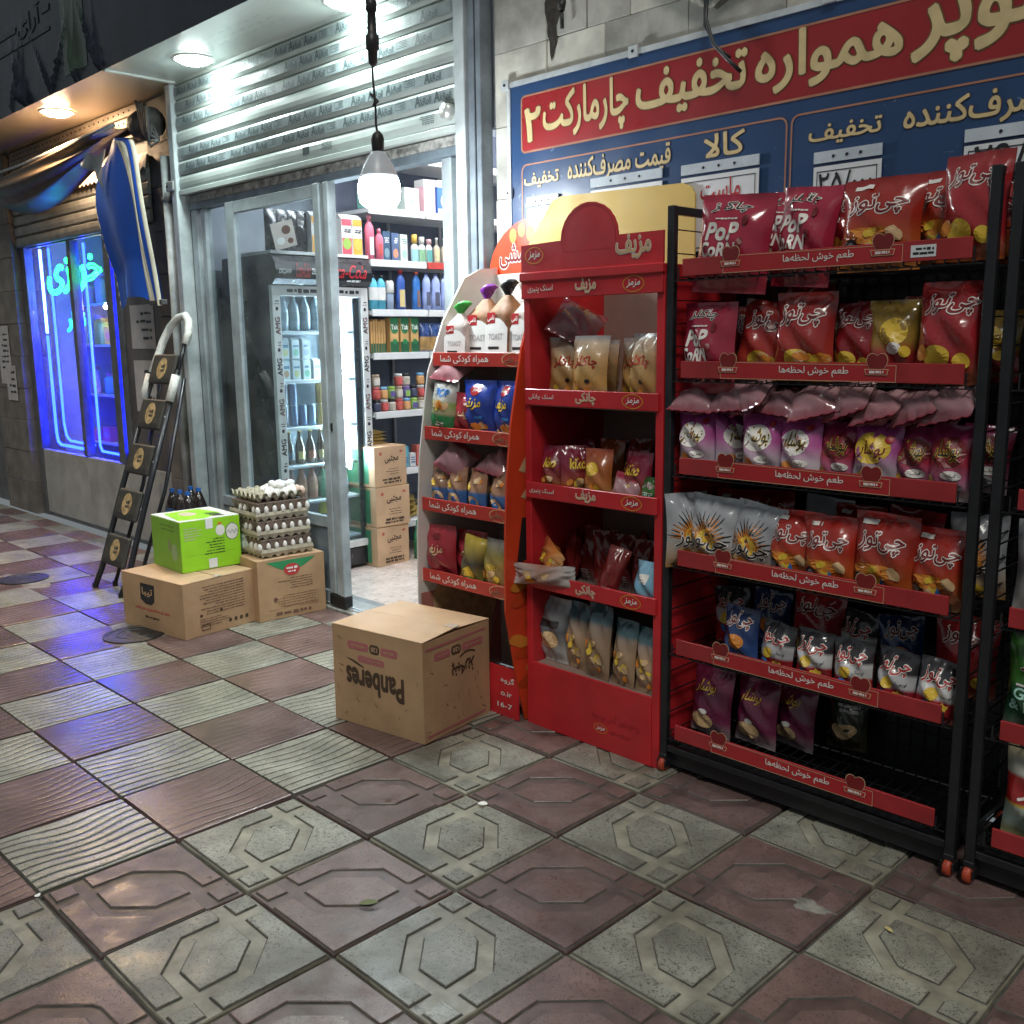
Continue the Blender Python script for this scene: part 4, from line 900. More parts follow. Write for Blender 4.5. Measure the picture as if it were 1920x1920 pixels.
def spikes(n, seed, cx, cz, r0, r1):
    rnd = random.Random(seed); v = []; f = []
    for k in range(n):
        a = math.pi*(.02+.96*k/(n-1)); rr = r1*rnd.uniform(.75,1.1); w = .032; o = len(v)
        for q in range(5):
            tq = q/4; rad = r0+(rr-r0)*tq; hw = w*(1-tq*.85)
            v += [(cx+rad*math.cos(a)-hw*math.sin(a), cz+rad*math.sin(a)*.8+hw*math.cos(a)*.8), (cx+rad*math.cos(a)+hw*math.sin(a), cz+rad*math.sin(a)*.8-hw*math.cos(a)*.8)]
        for q in range(4): f.append((o+2*q,o+2*q+1,o+2*q+3,o+2*q+2))
    return v, f
def logo(s, box, fill, out, shear=.12, bold=.02, grow=.045):
    return [(text_fit(s, box, bold, shear, True, grow), out), (text_fit(s, box, bold, shear), fill)]
DES = {}
DES['popcorn'] = dict(size=(.19,.285,.075), m=foil('foil_popcorn',[(0,(.33,.02,.04)),(.5,(.42,.025,.06)),(1,(.36,.02,.05))],.26), dec=logo('چاکلز',(-.30,.80,.22,.92),M_lk,M_lw)+[(text_fit('PoP',(-.30,.52,.14,.69),.045,.08),M_lw),(text_fit('CoRN',(-.36,.35,.14,.49),.04,.08),M_lw),(dashes((-.2,.725,.1,.75),1,2,.7,(1,1)),M_lw)]+curls(4,3,-.22,.05,.20,.29,.075)+[(ellipse2d(.22,.72,.045,.05,12,2),M_lmar),(ellipse2d(.2,.5,.04,.045,12,2),M_lmar)])
DES['cheetoz_red'] = dict(size=(.165,.235,.07), m=foil('foil_cheetoz',[(0,(.55,.20,.04)),(.25,(.50,.10,.02)),(.55,(.40,.03,.015)),(1,(.33,.02,.015))]), dec=logo('چی‌توز',(-.36,.57,.36,.80),M_lmar,M_lw)+[(rect2d(-.34,.87,-.1,.92),M_lw),(ellipse2d(-.05,.36,.36,.09,16,2,lambda a:1+.1*math.sin(3*a)),M_lo),(ellipse2d(-.02,.22,.13,.12,14,2),M_lb),(ellipse2d(-.30,.24,.12,.09,14,2),M_lk),(ellipse2d(-.30,.24,.07,.055,12,2),M_lgrey)]+curls(6,5,-.05,.36,.14,.42,.09))
DES['cheetoz_ring'] = dict(size=(.155,.235,.07), m=foil('foil_cheetoz2',[(0,(.62,.24,.04)),(.2,(.45,.05,.03)),(.6,(.36,.02,.02)),(1,(.20,.02,.015))]), dec=logo('چی‌توز',(-.36,.60,.38,.86),M_lmar,M_lw)+[(ellipse2d(-.02,.24,.22,.11,16,2),M_ly)]+curls(5,8,.05,.38,.20,.46,.10))
DES['cheetoz_maroon'] = dict(size=(.165,.245,.07), m=foil('foil_maroon',[(0,(.40,.10,.03)),(.25,(.36,.02,.025)),(.6,(.34,.018,.025)),(1,(.26,.018,.02))]), dec=logo('چی‌توز',(-.36,.66,.38,.88),M_lmar,M_lw)+[(ellipse2d(-.1,.26,.20,.11,16,2),M_ly),(ellipse2d(.24,.22,.11,.08,14,2),M_ly),(ellipse2d(-.33,.30,.09,.08,12,2),M_lo)])
DES['gold_crisps'] = dict(size=(.14,.20,.065), m=foil('foil_gold',[(0,(.34,.03,.03)),(.35,(.36,.03,.03)),(.5,(.40,.24,.04)),(1,(.30,.20,.05))],.2), dec=[(ellipse2d(0,.60,.26,.17,16,2),M_ly),(ellipse2d(.02,.40,.14,.07,14,2),M_lw),(ellipse2d(.22,.36,.1,.07,12,2),M_ly)])
DES['pink'] = dict(size=(.125,.195,.06), m=foil('foil_pink',[(0,(.60,.52,.56)),(.35,(.62,.52,.58)),(.6,(.56,.12,.38)),(1,(.42,.06,.26))],.28), dec=[(ellipse2d(-.04,.64,.36,.20,20,3),M_lw)]+logo('بوشار',(-.32,.52,.26,.80),M_lk,M_ly,.2,.015,.03)+[(ellipse2d(.12,.33,.19,.06,14,2),M_lw),(text_fit('پنیری',(.02,.305,.22,.35),.02),M_lk),(ellipse2d(.1,.17,.22,.09,16,2,lambda a:1+.15*math.sin(4*a)),M_lgrey),(ellipse2d(.28,.86,.07,.045,12,2),M_lr)]+curls(3,4,-.34,-.2,.13,.33,.09,1.1))
DES['pink_red'] = dict(size=(.125,.195,.06), m=foil('foil_pinkred',[(0,(.60,.50,.52)),(.3,(.58,.16,.30)),(.5,(.42,.03,.06)),(1,(.30,.03,.12))],.28), dec=[(ellipse2d(0,.64,.38,.20,20,3),M_lmar)]+logo('بوشار',(-.32,.52,.26,.80),M_lk,M_ly,.2,.015,.03)+[(ellipse2d(.12,.34,.21,.065,14,2),M_lw),(text_fit('کباب',(.02,.315,.22,.36),.02),M_lk),(ellipse2d(.1,.17,.22,.09,16,2,lambda a:1+.15*math.sin(4*a)),M_lgrey)]+curls(3,7,-.34,-.2,.13,.33,.09,1.1))
DES['pink_yellow'] = dict(size=(.125,.195,.06), m=foil('foil_pink',[],.28), dec=[(ellipse2d(-.04,.64,.40,.22,20,3),M_ly)]+logo('بوشار',(-.32,.50,.26,.74),M_lmar,M_lk,.2,.01,.01)+[(ellipse2d(.3,.78,.09,.06,12,2),M_lr)]+curls(3,9,-.34,-.1,.10,.26,.09,1.0))
DES['white_fire'] = dict(size=(.155,.245,.07), m=foil('foil_white',[(0,(.40,.20,.06)),(.25,(.50,.40,.32)),(.45,(.50,.51,.52)),(1,(.42,.44,.47))],.22), dec=[(spikes(15,2,-.03,.42,.06,.50),M_lk),(spikes(19,4,-.03,.40,.02,.43),M_lo),(ellipse2d(-.02,.44,.2,.13,16,2),M_ly)]+logo('چی‌توز',(-.37,.27,.38,.50),M_lk,M_lw)+curls(6,12,-.3,.3,.10,.24,.09))
DES['white_red'] = dict(size=(.125,.20,.055), m=foil('foil_whitered',[(0,(.34,.02,.03)),(.36,(.36,.02,.03)),(.42,(.62,.62,.62)),(.60,(.66,.66,.66)),(.66,(.045,.04,.045)),(1,(.03,.03,.035))]), dec=logo('چی‌توز',(-.38,.60,.38,.88),M_lr,M_lw)+[(ellipse2d(-.08,.47,.15,.10,14,2),M_ly),(text_fit('اورجینال',(.12,.45,.38,.52),.015),M_lk),(ellipse2d(-.16,.28,.12,.08,12,2),M_lb),(ellipse2d(.2,.3,.12,.06,12,2,lambda a:1+.3*math.sin(5*a)),M_ly)])
DES['blue'] = dict(size=(.125,.21,.055), m=foil('foil_blue',[(0,(.04,.10,.30)),(1,(.012,.02,.07))]), dec=logo('چی‌توز',(-.34,.66,.38,.92),M_lmar,M_lw)+[(ellipse2d(0,.44,.24,.13,16,2),M_lo)])
DES['maroon_pink'] = dict(size=(.16,.22,.06), m=foil('foil_maroonpink',[(0,(.35,.30,.30)),(.25,(.22,.03,.09)),(1,(.15,.015,.05))],.3), dec=logo('بوشار',(-.30,.62,.20,.82),M_ly,M_lmar,.2,.005,.02)+[(ellipse2d(-.1,.22,.28,.12,16,2),M_lt),(ellipse2d(-.05,.36,.1,.04,12,2),M_lw)])
DES['dark_green'] = dict(size=(.13,.19,.06), m=foil('foil_darkgreen',[(0,(.05,.04,.02)),(1,(.012,.03,.022))],.3), dec=[(ellipse2d(-.05,.35,.32,.14,16,2,lambda a:1+.15*math.sin(3*a)),M_lt),(dashes((-.3,.66,.3,.82),2,5,.6,(.8,1)),M_lgrey)])
DES['garlic'] = dict(size=(.20,.27,.08), m=foil('foil_green',[(0,(.30,.30,.25)),(.22,(.03,.12,.06)),(.5,(.025,.11,.035)),(.55,(.05,.20,.03)),(1,(.03,.10,.02))]), dec=logo('چاکلز',(-.30,.66,.38,.84),M_lmar,M_lw)+[(text_fit('GARLIC',(-.36,.40,.40,.50),.03),mat('print_mint',(.4,.7,.6),.4)),(text_fit('& HERB',(-.42,.28,.34,.38),.03),mat('print_mint',(.4,.7,.6),.4)),(rect2d(-.35,.52,.4,.54),M_lw)])
DES['potato'] = dict(size=(.19,.26,.08), m=foil('foil_potato',[(0,(.42,.36,.12)),(.2,(.30,.40,.36)),(.36,(.45,.5,.42)),(.38,(.60,.45,.06)),(.41,(.40,.02,.02)),(.66,(.38,.02,.02)),(.7,(.5,.5,.45)),(1,(.30,.24,.08))]), dec=[(text_fit('مزمز',(-.30,.44,.40,.60),.035,.2),M_lw),(text_fit('Potato',(-.2,.24,.3,.34),.01,.1),M_lg),(spikes(11,6,0,.70,.02,.26),M_lo)])
DES['silver'] = dict(size=(.16,.26,.07), m=foil('foil_silver',[(0,(.50,.48,.45)),(.5,(.10,.10,.11)),(1,(.42,.42,.42))],.2), dec=[(ellipse2d(0,.35,.3,.13,16,2),M_lt),(rect2d(-.3,.55,.3,.66),M_lk)])
# bags of the red display stands
DES['chunky'] = dict(size=(.15,.235,.065), m=foil('foil_chunky',[(0,(.50,.40,.30)),(.3,(.50,.27,.07)),(.7,(.52,.34,.16)),(.9,(.60,.48,.36)),(1,(.5,.52,.55))],.3), dec=logo('چاکلز',(-.30,.52,.34,.70),M_lr,M_lo,.1,.02,.015)+[(ellipse2d(.1,.34,.07,.03,12,2),M_lk)]+curls(3,2,-.3,.3,.12,.3,.1))
DES['kiko'] = dict(size=(.12,.185,.055), m=foil('foil_kiko',[(0,(.5,.2,.05)),(.35,(.30,.06,.03)),(.6,(.26,.02,.05)),(1,(.16,.01,.03))],.3), dec=[(ellipse2d(-.02,.66,.30,.16,16,3),M_lmar)]+[(text_fit('kiko',(-.26,.58,.22,.76),.04,.15),M_ly)]+curls(4,3,-.28,.2,.15,.36,.11))
DES['orange_bag'] = dict(size=(.115,.19,.055), m=foil('foil_orange',[(0,(.55,.28,.10)),(.4,(.50,.17,.04)),(1,(.30,.06,.03))],.3), dec=[(ellipse2d(-.1,.62,.22,.13,14,3),M_ly)]+curls(4,6,-.28,.2,.12,.34,.10))
DES['redfoil'] = dict(size=(.085,.20,.05), m=foil('foil_deepred',[(0,(.20,.18,.17)),(.2,(.22,.02,.02)),(1,(.16,.02,.015))],.25), dec=[(dashes((-.25,.06,.25,.24),4,3,.5,(.8,1)),M_lgrey),(ellipse2d(0,.6,.2,.12,14,2),M_lmar)])
DES['blueclear'] = dict(size=(.13,.17,.06), m=foil('foil_blueclear',[(0,(.30,.26,.16)),(.4,(.16,.35,.48)),(1,(.30,.55,.72))],.2), dec=[(rect2d(-.1,.55,.2,.75),M_lw)])
DES['puffbag'] = dict(size=(.125,.27,.06), m=foil('foil_puff',[(0,(.36,.24,.14)),(.5,(.38,.25,.15)),(.70,(.30,.22,.17)),(.78,(.06,.12,.14)),(1,(.05,.12,.14))],.24), dec=curls(9,3,-.3,.3,.08,.55,.11,.5))
DES['kidblue'] = dict(size=(.17,.225,.065), m=foil('foil_kidblue',[(0,(.06,.06,.16)),(.3,(.02,.05,.30)),(1,(.015,.05,.36))],.24), dec=logo('مزیف',(-.30,.50,.20,.70),M_ly,M_lk,.05,.02,.03)+[(ellipse2d(-.02,.83,.16,.09,16,2),M_lr),(text_fit('مزمز',(-.1,.80,.07,.87),.02,.2),M_lw),(rect2d(.05,.36,.26,.41),M_lb)]+curls(5,4,-.3,.3,.10,.28,.10))
DES['pofak'] = dict(size=(.135,.24,.065), m=foil('foil_pofak',[(0,(.03,.10,.14)),(.12,(.03,.26,.09)),(.38,(.04,.30,.10)),(.44,(.55,.5,.3)),(.6,(.30,.50,.12)),(.66,(.60,.62,.55)),(1,(.55,.57,.55))],.3), dec=[(text_fit('POP',(-.18,.72,.26,.84),.05),M_lb),(dashes((-.2,.2,.2,.3),2,4,.5,(.7,1)),M_lw)]+curls(5,1,-.3,.3,.42,.60,.12))
DES['bluepack'] = dict(size=(.105,.175,.055), m=foil('foil_bluepack',[(0,(.04,.12,.34)),(.45,(.05,.16,.40)),(.52,(.42,.24,.14)),(1,(.30,.14,.08))],.28), dec=[(ellipse2d(0,.25,.3,.16,14,2),M_lt),(ellipse2d(.05,.25,.14,.09,12,2),M_lb)]+curls(4,4,-.3,.3,.55,.8,.12))
DES['ketchup'] = dict(size=(.16,.21,.06), m=foil('foil_ketchup',[(0,(.26,.02,.03)),(1,(.38,.025,.04))],.25), dec=logo('مزیف',(-.26,.46,.22,.66),M_lt,M_lk,.05,.015,.02)+[(ellipse2d(.0,.80,.12,.06,14,2),M_lmar)])
DES['turbo'] = dict(size=(.15,.21,.06), m=foil('foil_turbo',[(0,(.42,.24,.10)),(.5,(.45,.30,.08)),(.7,(.30,.25,.05)),(1,(.3,.3,.3))],.25), dec=[(text_fit('TURBO',(-.28,.44,.3,.54),.03,.2),M_ly)]+curls(6,3,-.3,.3,.12,.4,.11))
DES['goldfold'] = dict(size=(.12,.22,.06), m=foil('foil_goldfold',[(0,(.4,.35,.05)),(.5,(.06,.05,.04)),(1,(.55,.42,.05))],.2), dec=[(ellipse2d(-.02,.3,.26,.12,14,2),M_ly),(ellipse2d(.0,.16,.3,.08,14,2),M_lg)])
_BAG = {}
def bag_data(kind, var):
    k = (kind, var % 5)
    if k in _BAG: return _BAG[k]
    D = DES[kind]; w, h, d = D['size']; B = Bag(w, h, d, seed=hash_(kind)+var % 5*7); fn = B.fn()
    parts = [('body', B.mesh(D['m']))]
    for i, (vf, m) in enumerate(D['dec']):
        v, f = vf; mb = MB(); mb.mat(m); mb.add([fn(p[0], p[1], .0012+.0007*i*(.5 if len(D['dec'])>9 else 1)+(p[2]*.3 if len(p) > 2 else 0.)) for p in v], f)
        parts.append((mb, m, len(v)))
    # merge prints into two parts: lettering and picture
    pr = MB()
    for mb, m, n in parts[1:]:
        pr.mat(m); pr.add(mb.v, mb.f)
    out = (parts[0][1], pr.mesh('print') if pr.v else None)
    _BAG[k] = out; return out
def hash_(s): return sum(ord(c)*(i+3) for i,c in enumerate(s)) % 997
def bag(kind, label, loc, rot=(0,0,0), var=0, group=None, scale=1., cat='snack bag', name='snack_bag'):
    b, p = bag_data(kind, var); t = thing(name, label, cat, loc, rot, group); t.scale = (scale,)*3 if not isinstance(scale, tuple) else scale
    link('bag', b, t)
    if p: link('print', p, t)
    return t
rb = random.Random(21)

# ================================================================== BLACK WIRE RACK
M_rk = mat('rack_black', (.012,.013,.016), .38, var=.2, vscale=20, coat=.1)
M_lip = mat('lip_red', (.36,.026,.030), .36, var=.14, vscale=9, dirt=.25); M_lipd = mat('lip_print', (.40,.022,.026), .28, var=.05)
M_lipgold = mat('lip_line', (.55,.36,.22), .4, var=0)
heart = [(0,-.030)]; 
for k in range(0,19):
    a = math.pi*(-.35+1.35*k/18); heart.append((.5*.036+.018*math.cos(a)*1.05, .008+.018*math.sin(a)))
heart = [(.0,-.032),(.018,-.020),(.029,-.004),(.033,.010),(.030,.022),(.021,.030),(.010,.030),(.0,.024),(-.010,.030),(-.021,.030),(-.030,.022),(-.033,.010),(-.029,-.004),(-.018,-.020)]
M_emb = mat('emblem_red', (.20,.014,.016), .3)
def emblem_mesh():
    mb = MB(); z = .010
    v = [(0,0)]+heart; f = [(0,i,i%14+1) for i in range(1,15)]
    for sc_, m, l in ((.93, M_lipgold, .0), (.87, M_emb, .0008)):
        mb.mat(m); mb.add([(a*sc_, -l, b*sc_+z) for a,b in v], f)
    for pts, m, l in (([(-.030,-.030),(.030,-.030),(.034,-.014),(-.034,-.014)], M_lipgold, .0016), ([(-.028,-.028),(.028,-.028),(.031,-.016),(-.031,-.016)], M_lipd, .0022)):
        mb.mat(m); mb.add([(a,-l,b+z) for a,b in pts], [(0,1,2,3)])
    mb.mat(M_lw); v, f = dashes((-.020,-.016,.020,-.008),1,1,.8,(1,1)); mb.add([(a,-.0027,b) for a,b in v], f)
    return mb.mesh('emblem')
EMB = emblem_mesh()
def lip_meshes(L):
    mb = MB(); mb.mat(M_lip); mb.box(0,-.004,0,L,.004,.052,.0015)
    a, b = .17*L, .80*L
    pr = MB(); put(pr, rect2d(a,.002,b,.050,4,1), front(-.004), M_lipd, .0008)
    P = [(a,.001),(b,.001),(b,.046),(a,.051)]; put(pr, ring2d(P, inset(P,.0016)), front(-.004), M_lipgold, .0013)
    put(pr, text_fit('طعم خوش لحظه‌ها',(.40*L,.012,.645*L,.041),.012), front(-.004), M_lw, .0016)
    return mb.mesh('shelf_lip'), pr.mesh('lip_print')
RX0, RX1, RYF, RYB, RTOP = .750, 1.735, 1.375, 1.80, 1.862
LIPZ = [1.645,1.335,1.032,.732,.432,.135]
LIPM = lip_meshes(.862)
def caster(parent, x, y):
    c = link('caster', MB().mat(M_rk).box(-.014,-.016,.045,.014,.016,.065,.003).mesh('caster'), parent, (x,y,0))
    MB().box(-.018,-.022,.018,-.013,.022,.046,.002).obj('fork', c, M_rk); MB().box(.013,-.022,.018,.018,.022,.046,.002).obj('fork', c, M_rk)
    mb = MB(); mb.smooth = True; mb.lathe([(.006,-.011),(.022,-.010),(.025,-.005),(.025,.005),(.022,.010),(.006,.011)],20,(0,-.006,.0255),'x'); mb.obj('wheel', c, mat('caster_red',(.42,.06,.025),.4,var=.15))
def wire_rack(x0, label, lips=True, emb=True):
    t = thing('wire_rack', label, 'rack', (x0,0,0)); W_ = RX1-RX0; p = .026
    for x, y in ((0,RYF),(W_-p,RYF),(0,RYB-p),(W_-p,RYB-p)):
        MB().box(x,y,.06,x+p,y+p,RTOP,.003).obj('post', t, M_rk)
        caster(t, x+p/2, y+p/2)
    for x in (0, W_-p):
        for z in (RTOP-p, .075): MB().box(x+.002,RYF+p+.0005,z,x+p-.002,RYB-p-.0005,z+p-.001,.002).obj('side_bar', t, M_rk)
    for y in (RYB-p,): 
        for z in (RTOP-p-.001,.075): MB().box(p+.0005,y+.002,z,W_-p-.0005,y+p-.002,z+p-.002,.002).obj('cross_bar', t, M_rk)
    MB().box(p+.0005,RYF+.004,.075,W_-p-.0005,RYF+.022,.097,.002).obj('cross_bar', t, M_rk)
    mb = MB(); r = .0018     # wire grid of the back, one welded panel
    for k in range(22): x = p+.01+(W_-2*p-.02)*k/21; mb.box(x-r,RYB-.040,.10,x+r,RYB-.036,RTOP-.03)
    for k in range(30): z = .11+(RTOP-.16)*k/29; mb.box(p,RYB-.044,z-r,W_-p,RYB-.0405,z+r)
    mb.obj('back_grid', t, M_rk)
    for s_ in (.008, W_-.012):
        mb = MB()
        for k in range(24): z = .13+(RTOP-.20)*k/23; mb.box(s_,RYF+p,z-r,s_+.004,RYB-p,z+r)
        mb.obj('side_grid', t, M_rk)
    MB().box(p,RYB-.030,.10,W_-p,RYB-.0265,RTOP-.05).obj('added_dark_sheet', t, M_rk)  # black sheet added so the gaps behind the bags stay dark
    MB().box(p,RYF+.03,.068,W_-p,RYB-.03,.074).obj('base_sheet', t, M_rk)
    MB().box(p,RYF+.026,.022,W_-p,RYF+.029,.0735).obj('base_skirt', t, M_rk)
    for i, z in enumerate(LIPZ):
        mb = MB()
        for k in range(26): x = .05+(W_-.10)*k/25; mb.box(x-r,RYF-.004,z-.010,x+r,RYB-.04,z-.006); mb.box(x-r,RYF-.006,z-.010,x+r,RYF-.003,z+.030)
        for k in range(6): y = RYF+.005+(RYB-.05-RYF)*k/5; mb.box(.03,y-r,z-.014,W_-.03,y+r,z-.0105)
        b = mb.obj('wire_basket', t, M_rk)
        if lips:
            l = link('shelf_lip', LIPM[0], t, (.070,RYF-.010,z)); link('lip_print', LIPM[1], l)
            for ex in (.178, .715): link('emblem', EMB, l, (ex*.862+.02,-.0058,.040))
    return t
rackA = wire_rack(RX0, 'black wire snack rack on casters with six red shelf edges')
rackB = wire_rack(1.762, 'black wire snack rack cut by the right edge of the photo')
mb = MB(); put(mb, rect2d(.865,.010,.930,.040,1,1), front(-.004), M_paper, .001); 
for vf in (dashes((.870,.014,.925,.036),2,3,.5,(.8,1)),): put(mb, vf, front(-.004), M_ink, .0018)
link('price_sticker', mb.mesh('price_sticker'), rackA, (-.085,RYF-.010,LIPZ[0]))
# --- the bags, shelf by shelf
SN = ['top','second','third','fourth','fifth','bottom']
def shelfbag(kind, i, x, txt, dy=0., dz=0., rx=-.10, rz=0., var=0, scale=1., tilt=0.):
    """stands in the wire basket of shelf i behind the lip"""
    w, h, d = DES[kind]['size']
    bag(kind, txt, (x, RYF+.045+dy, LIPZ[i]-.004+dz), (rx, tilt, rz), var, 'snack bags on the black rack', scale)
shelfbag('popcorn',0,.940,'red popcorn bag at the left end of the top rack shelf',dz=-.05,rz=.10,rx=-.06,scale=(1.3,1.2,1.02),dy=.01,tilt=.07)
shelfbag('popcorn',0,1.155,'darker red popcorn bag second on the top rack shelf',dz=-.04,rz=-.12,dy=.05,var=1,rx=-.12,tilt=.07,scale=(1.05,1.15,1.0))
shelfbag('cheetoz_maroon',0,1.275,'dark maroon bag pushed back between popcorn and orange bags',dy=.14,rz=.5,var=2)
shelfbag('cheetoz_red',0,1.415,'shiny orange red bag in the middle of the top rack shelf',rz=.06,dz=-.012,scale=(1.36,1.2,1.05),var=1)
shelfbag('cheetoz_red',0,1.545,'orange red bag tucked behind the shiny one on the top shelf',dy=.09,rz=-.15,var=2,scale=(1.15,1.2,1.05))
shelfbag('cheetoz_maroon',0,1.66,'tall maroon bag leaning at the right post of the top shelf',dz=.0,dy=-.01,rz=-.10,var=0,scale=(1.05,1.05,1.08))
shelfbag('popcorn',1,.885,'red popcorn bag at the left end of the second rack shelf',dz=-.045,rz=-.1,scale=(1.08,1.1,.98),var=2,rx=-.05)
shelfbag('cheetoz_ring',1,1.03,'dark orange bag leaning on the popcorn on the second shelf',dy=.06,rz=.22,var=0,tilt=.16,scale=(1.15,1.15,1.0))
shelfbag('cheetoz_maroon',1,1.10,'dim maroon bag at the back of the second shelf',dy=.20,rz=0,var=1,dz=.04)
shelfbag('cheetoz_ring',1,1.205,'bright orange bag in the middle of the second rack shelf',rz=.05,var=1,scale=(1.2,1.2,1.08))
shelfbag('cheetoz_maroon',1,1.345,'small maroon bag beside the bright orange one',dy=.05,rz=-.12,var=1,scale=(.98,1.1,.9))
shelfbag('gold_crisps',1,1.46,'gold foil bag standing upside down on the second shelf',dy=.04,rz=.2,var=0,scale=(1.08,1.1,1.12))
shelfbag('gold_crisps',1,1.515,'second gold foil bag half behind the large maroon bag',dy=.11,rz=-.6,var=1,scale=.98)
shelfbag('cheetoz_maroon',1,1.62,'large maroon bag at the right end of the second shelf',dz=.0,dy=.0,rz=-.08,var=2,scale=(1.16,1.15,1.08))
for k,(kd,x,l,dy,rz) in enumerate((('pink',.855,'pink and white bag at the left end of the third rack shelf',0,.08),('pink',.945,'pink bag seen edge on, second on the third shelf',.04,1.25),('maroon_pink',1.02,'dim purple bag set back on the third shelf',.09,.3),('pink',1.085,'pink and white bag third from the left on the third shelf',.0,.1),('pink',1.215,'pink and white bag left of the small red one',.0,-.05),('pink_red',1.32,'small red and white bag in the middle of the third shelf',.02,.05),('pink_yellow',1.435,'pink bag with a yellow disc on the third shelf',.0,.02),('pink_red',1.545,'dark red bag right of the yellow disc on the third shelf',.02,-.05),('pink_red',1.645,'dark red bag beside the right post on the third shelf',.0,-.1))):
    shelfbag(kd,2,x,l,dy,0,-.06,rz,k,[(1.08,1.15,1.02),(.95,1.1,1.),1.,(1.1,1.15,1.04),(1.1,1.15,1.0),(1.0,1.1,.96),(1.08,1.15,1.),(1.0,1.1,.96),(1.05,1.1,1.02)][k],rb.uniform(-.06,.06))
M_lie = foil('foil_backside',[(0,(.26,.03,.05)),(.18,(.40,.20,.22)),(.75,(.44,.26,.28)),(.86,(.34,.03,.06)),(1,(.30,.03,.05))],.18)
DES['lying'] = dict(size=(.155,.15,.06), m=M_lie, dec=[])
for k,x in enumerate((.845,.965,1.045,1.145,1.275,1.355,1.44,1.545,1.635)):
    bag('lying', '%s bag from the left lying on top of the pink bags'%ORD[k].capitalize(), (x, RYF-.005+.012*(k%2), LIPZ[2]+.198+.004*(k%3)), (-1.12+.12*(k%3), [.05,-.1,-.35,.12,-.25,-.35,-.30,-.38,-.25][k], [.15,-.1,-.3,.1,.3,-.2,-.15,-.2,-.2][k]), k, 'bags lying on top of the pink bags', 1.0)
for k,(kd,x,l,dy,rz,tl) in enumerate((('white_fire',.815,'white bag seen edge on beside the left post of the fourth shelf',.0,1.15,0),('white_fire',.915,'white bag with orange burst left of its twin on the fourth shelf',.0,.05,.06),('white_fire',1.05,'white bag with orange burst leaning right on the fourth shelf',.01,.0,.12),('cheetoz_red',1.185,'orange red bag third from the right end of the fourth shelf row',.02,.03,.03),('cheetoz_red',1.325,'orange red bag in the middle of the fourth shelf',.0,.03,-.02),('cheetoz_red',1.48,'orange bag with bright blue patch on the fourth shelf',.0,-.03,.02),('cheetoz_red',1.625,'orange red bag at the right end of the fourth shelf',.02,-.05,.0))):
    shelfbag(kd,3,x,l,dy,-.005,-.05,rz,k,[(1.,1.1,.98),(1.18,1.15,.98),(1.12,1.15,.95),(1.06,1.15,.95),(1.06,1.15,.95),(1.14,1.2,1.06),(1.06,1.15,.95)][k],tl)
for k,(kd,x,l,dy) in enumerate((('blue',1.01,'dark blue bag at the left of the fifth rack shelf',.03),('white_red',1.14,'small white and red bag next to the blue one',.02),('white_red',1.27,'small white and red bag second of five on the fifth shelf',.02),('white_red',1.40,'small white and red bag in the middle of the fifth shelf',.01),('white_red',1.525,'small white and red bag fourth of five on the fifth shelf',.01),('white_red',1.64,'small white and red bag leaning at the right end of the fifth shelf',.0))):
    shelfbag(kd,4,x,l,dy,-.012,-.08,rb.uniform(-.12,.12),k,(.98,1.1,.86) if k else (1.05,1.1,.92),[.0,.05,.0,-.03,.04,.12][k])
for k,(kd,x,l,dy,s_) in enumerate((('maroon_pink',.875,'dark pink bag at the left of the bottom rack shelf',.0,1.05),('maroon_pink',1.03,'dark pink bag second on the bottom rack shelf',.03,1.02),('maroon_pink',1.13,'dim purple bag third on the bottom rack shelf',.10,1.),('dark_green',1.265,'dark green bag standing alone at the back of the bottom shelf',.20,1.))):
    shelfbag(kd,5,x,l,dy+.07,.0,-.12,rb.uniform(-.2,.2),k,s_)
# more stock standing further back on every shelf
BK = {0:('cheetoz_maroon','cheetoz_red','popcorn'),1:('cheetoz_maroon','cheetoz_ring','gold_crisps'),2:('pink_red','maroon_pink','pink'),3:('cheetoz_red','white_fire','cheetoz_maroon'),4:('blue','white_red','cheetoz_maroon')}
for i_, kinds in BK.items():
    for q in range(6):
        shelfbag(kinds[(q*2+i_)%3], i_, .86+.155*q+rb.uniform(-.02,.02), '%s bag from the left in the dim rear row of the %s rack shelf'%(ORD[q],SN[i_]), .17+rb.uniform(0,.05), .0, -.08, rb.uniform(-.3,.3), q+i_, (1.05,1.1,.96 if i_ else .9), rb.uniform(-.08,.08))
# second rack
for kd,x,z,l,rz in (('garlic',1.915,LIPZ[4]+.0,'green garlic and herb crisps bag on the right rack',.0),('potato',1.93,LIPZ[5]+.02,'red banded potato crisps bag on the lowest shelf of the right rack',.1),('silver',1.90,LIPZ[3]+.01,'black and silver bag on the right rack',.3),('gold_crisps',1.92,LIPZ[1]+.03,'gold bag on the second shelf of the right rack',-.2),('cheetoz_maroon',1.90,LIPZ[0]+.0,'maroon bag on the top shelf of the right rack',.1)):
    bag(kd, l, (x, RYF+.05, z), (-.08,0,rz), 1, 'snack bags on the right rack')

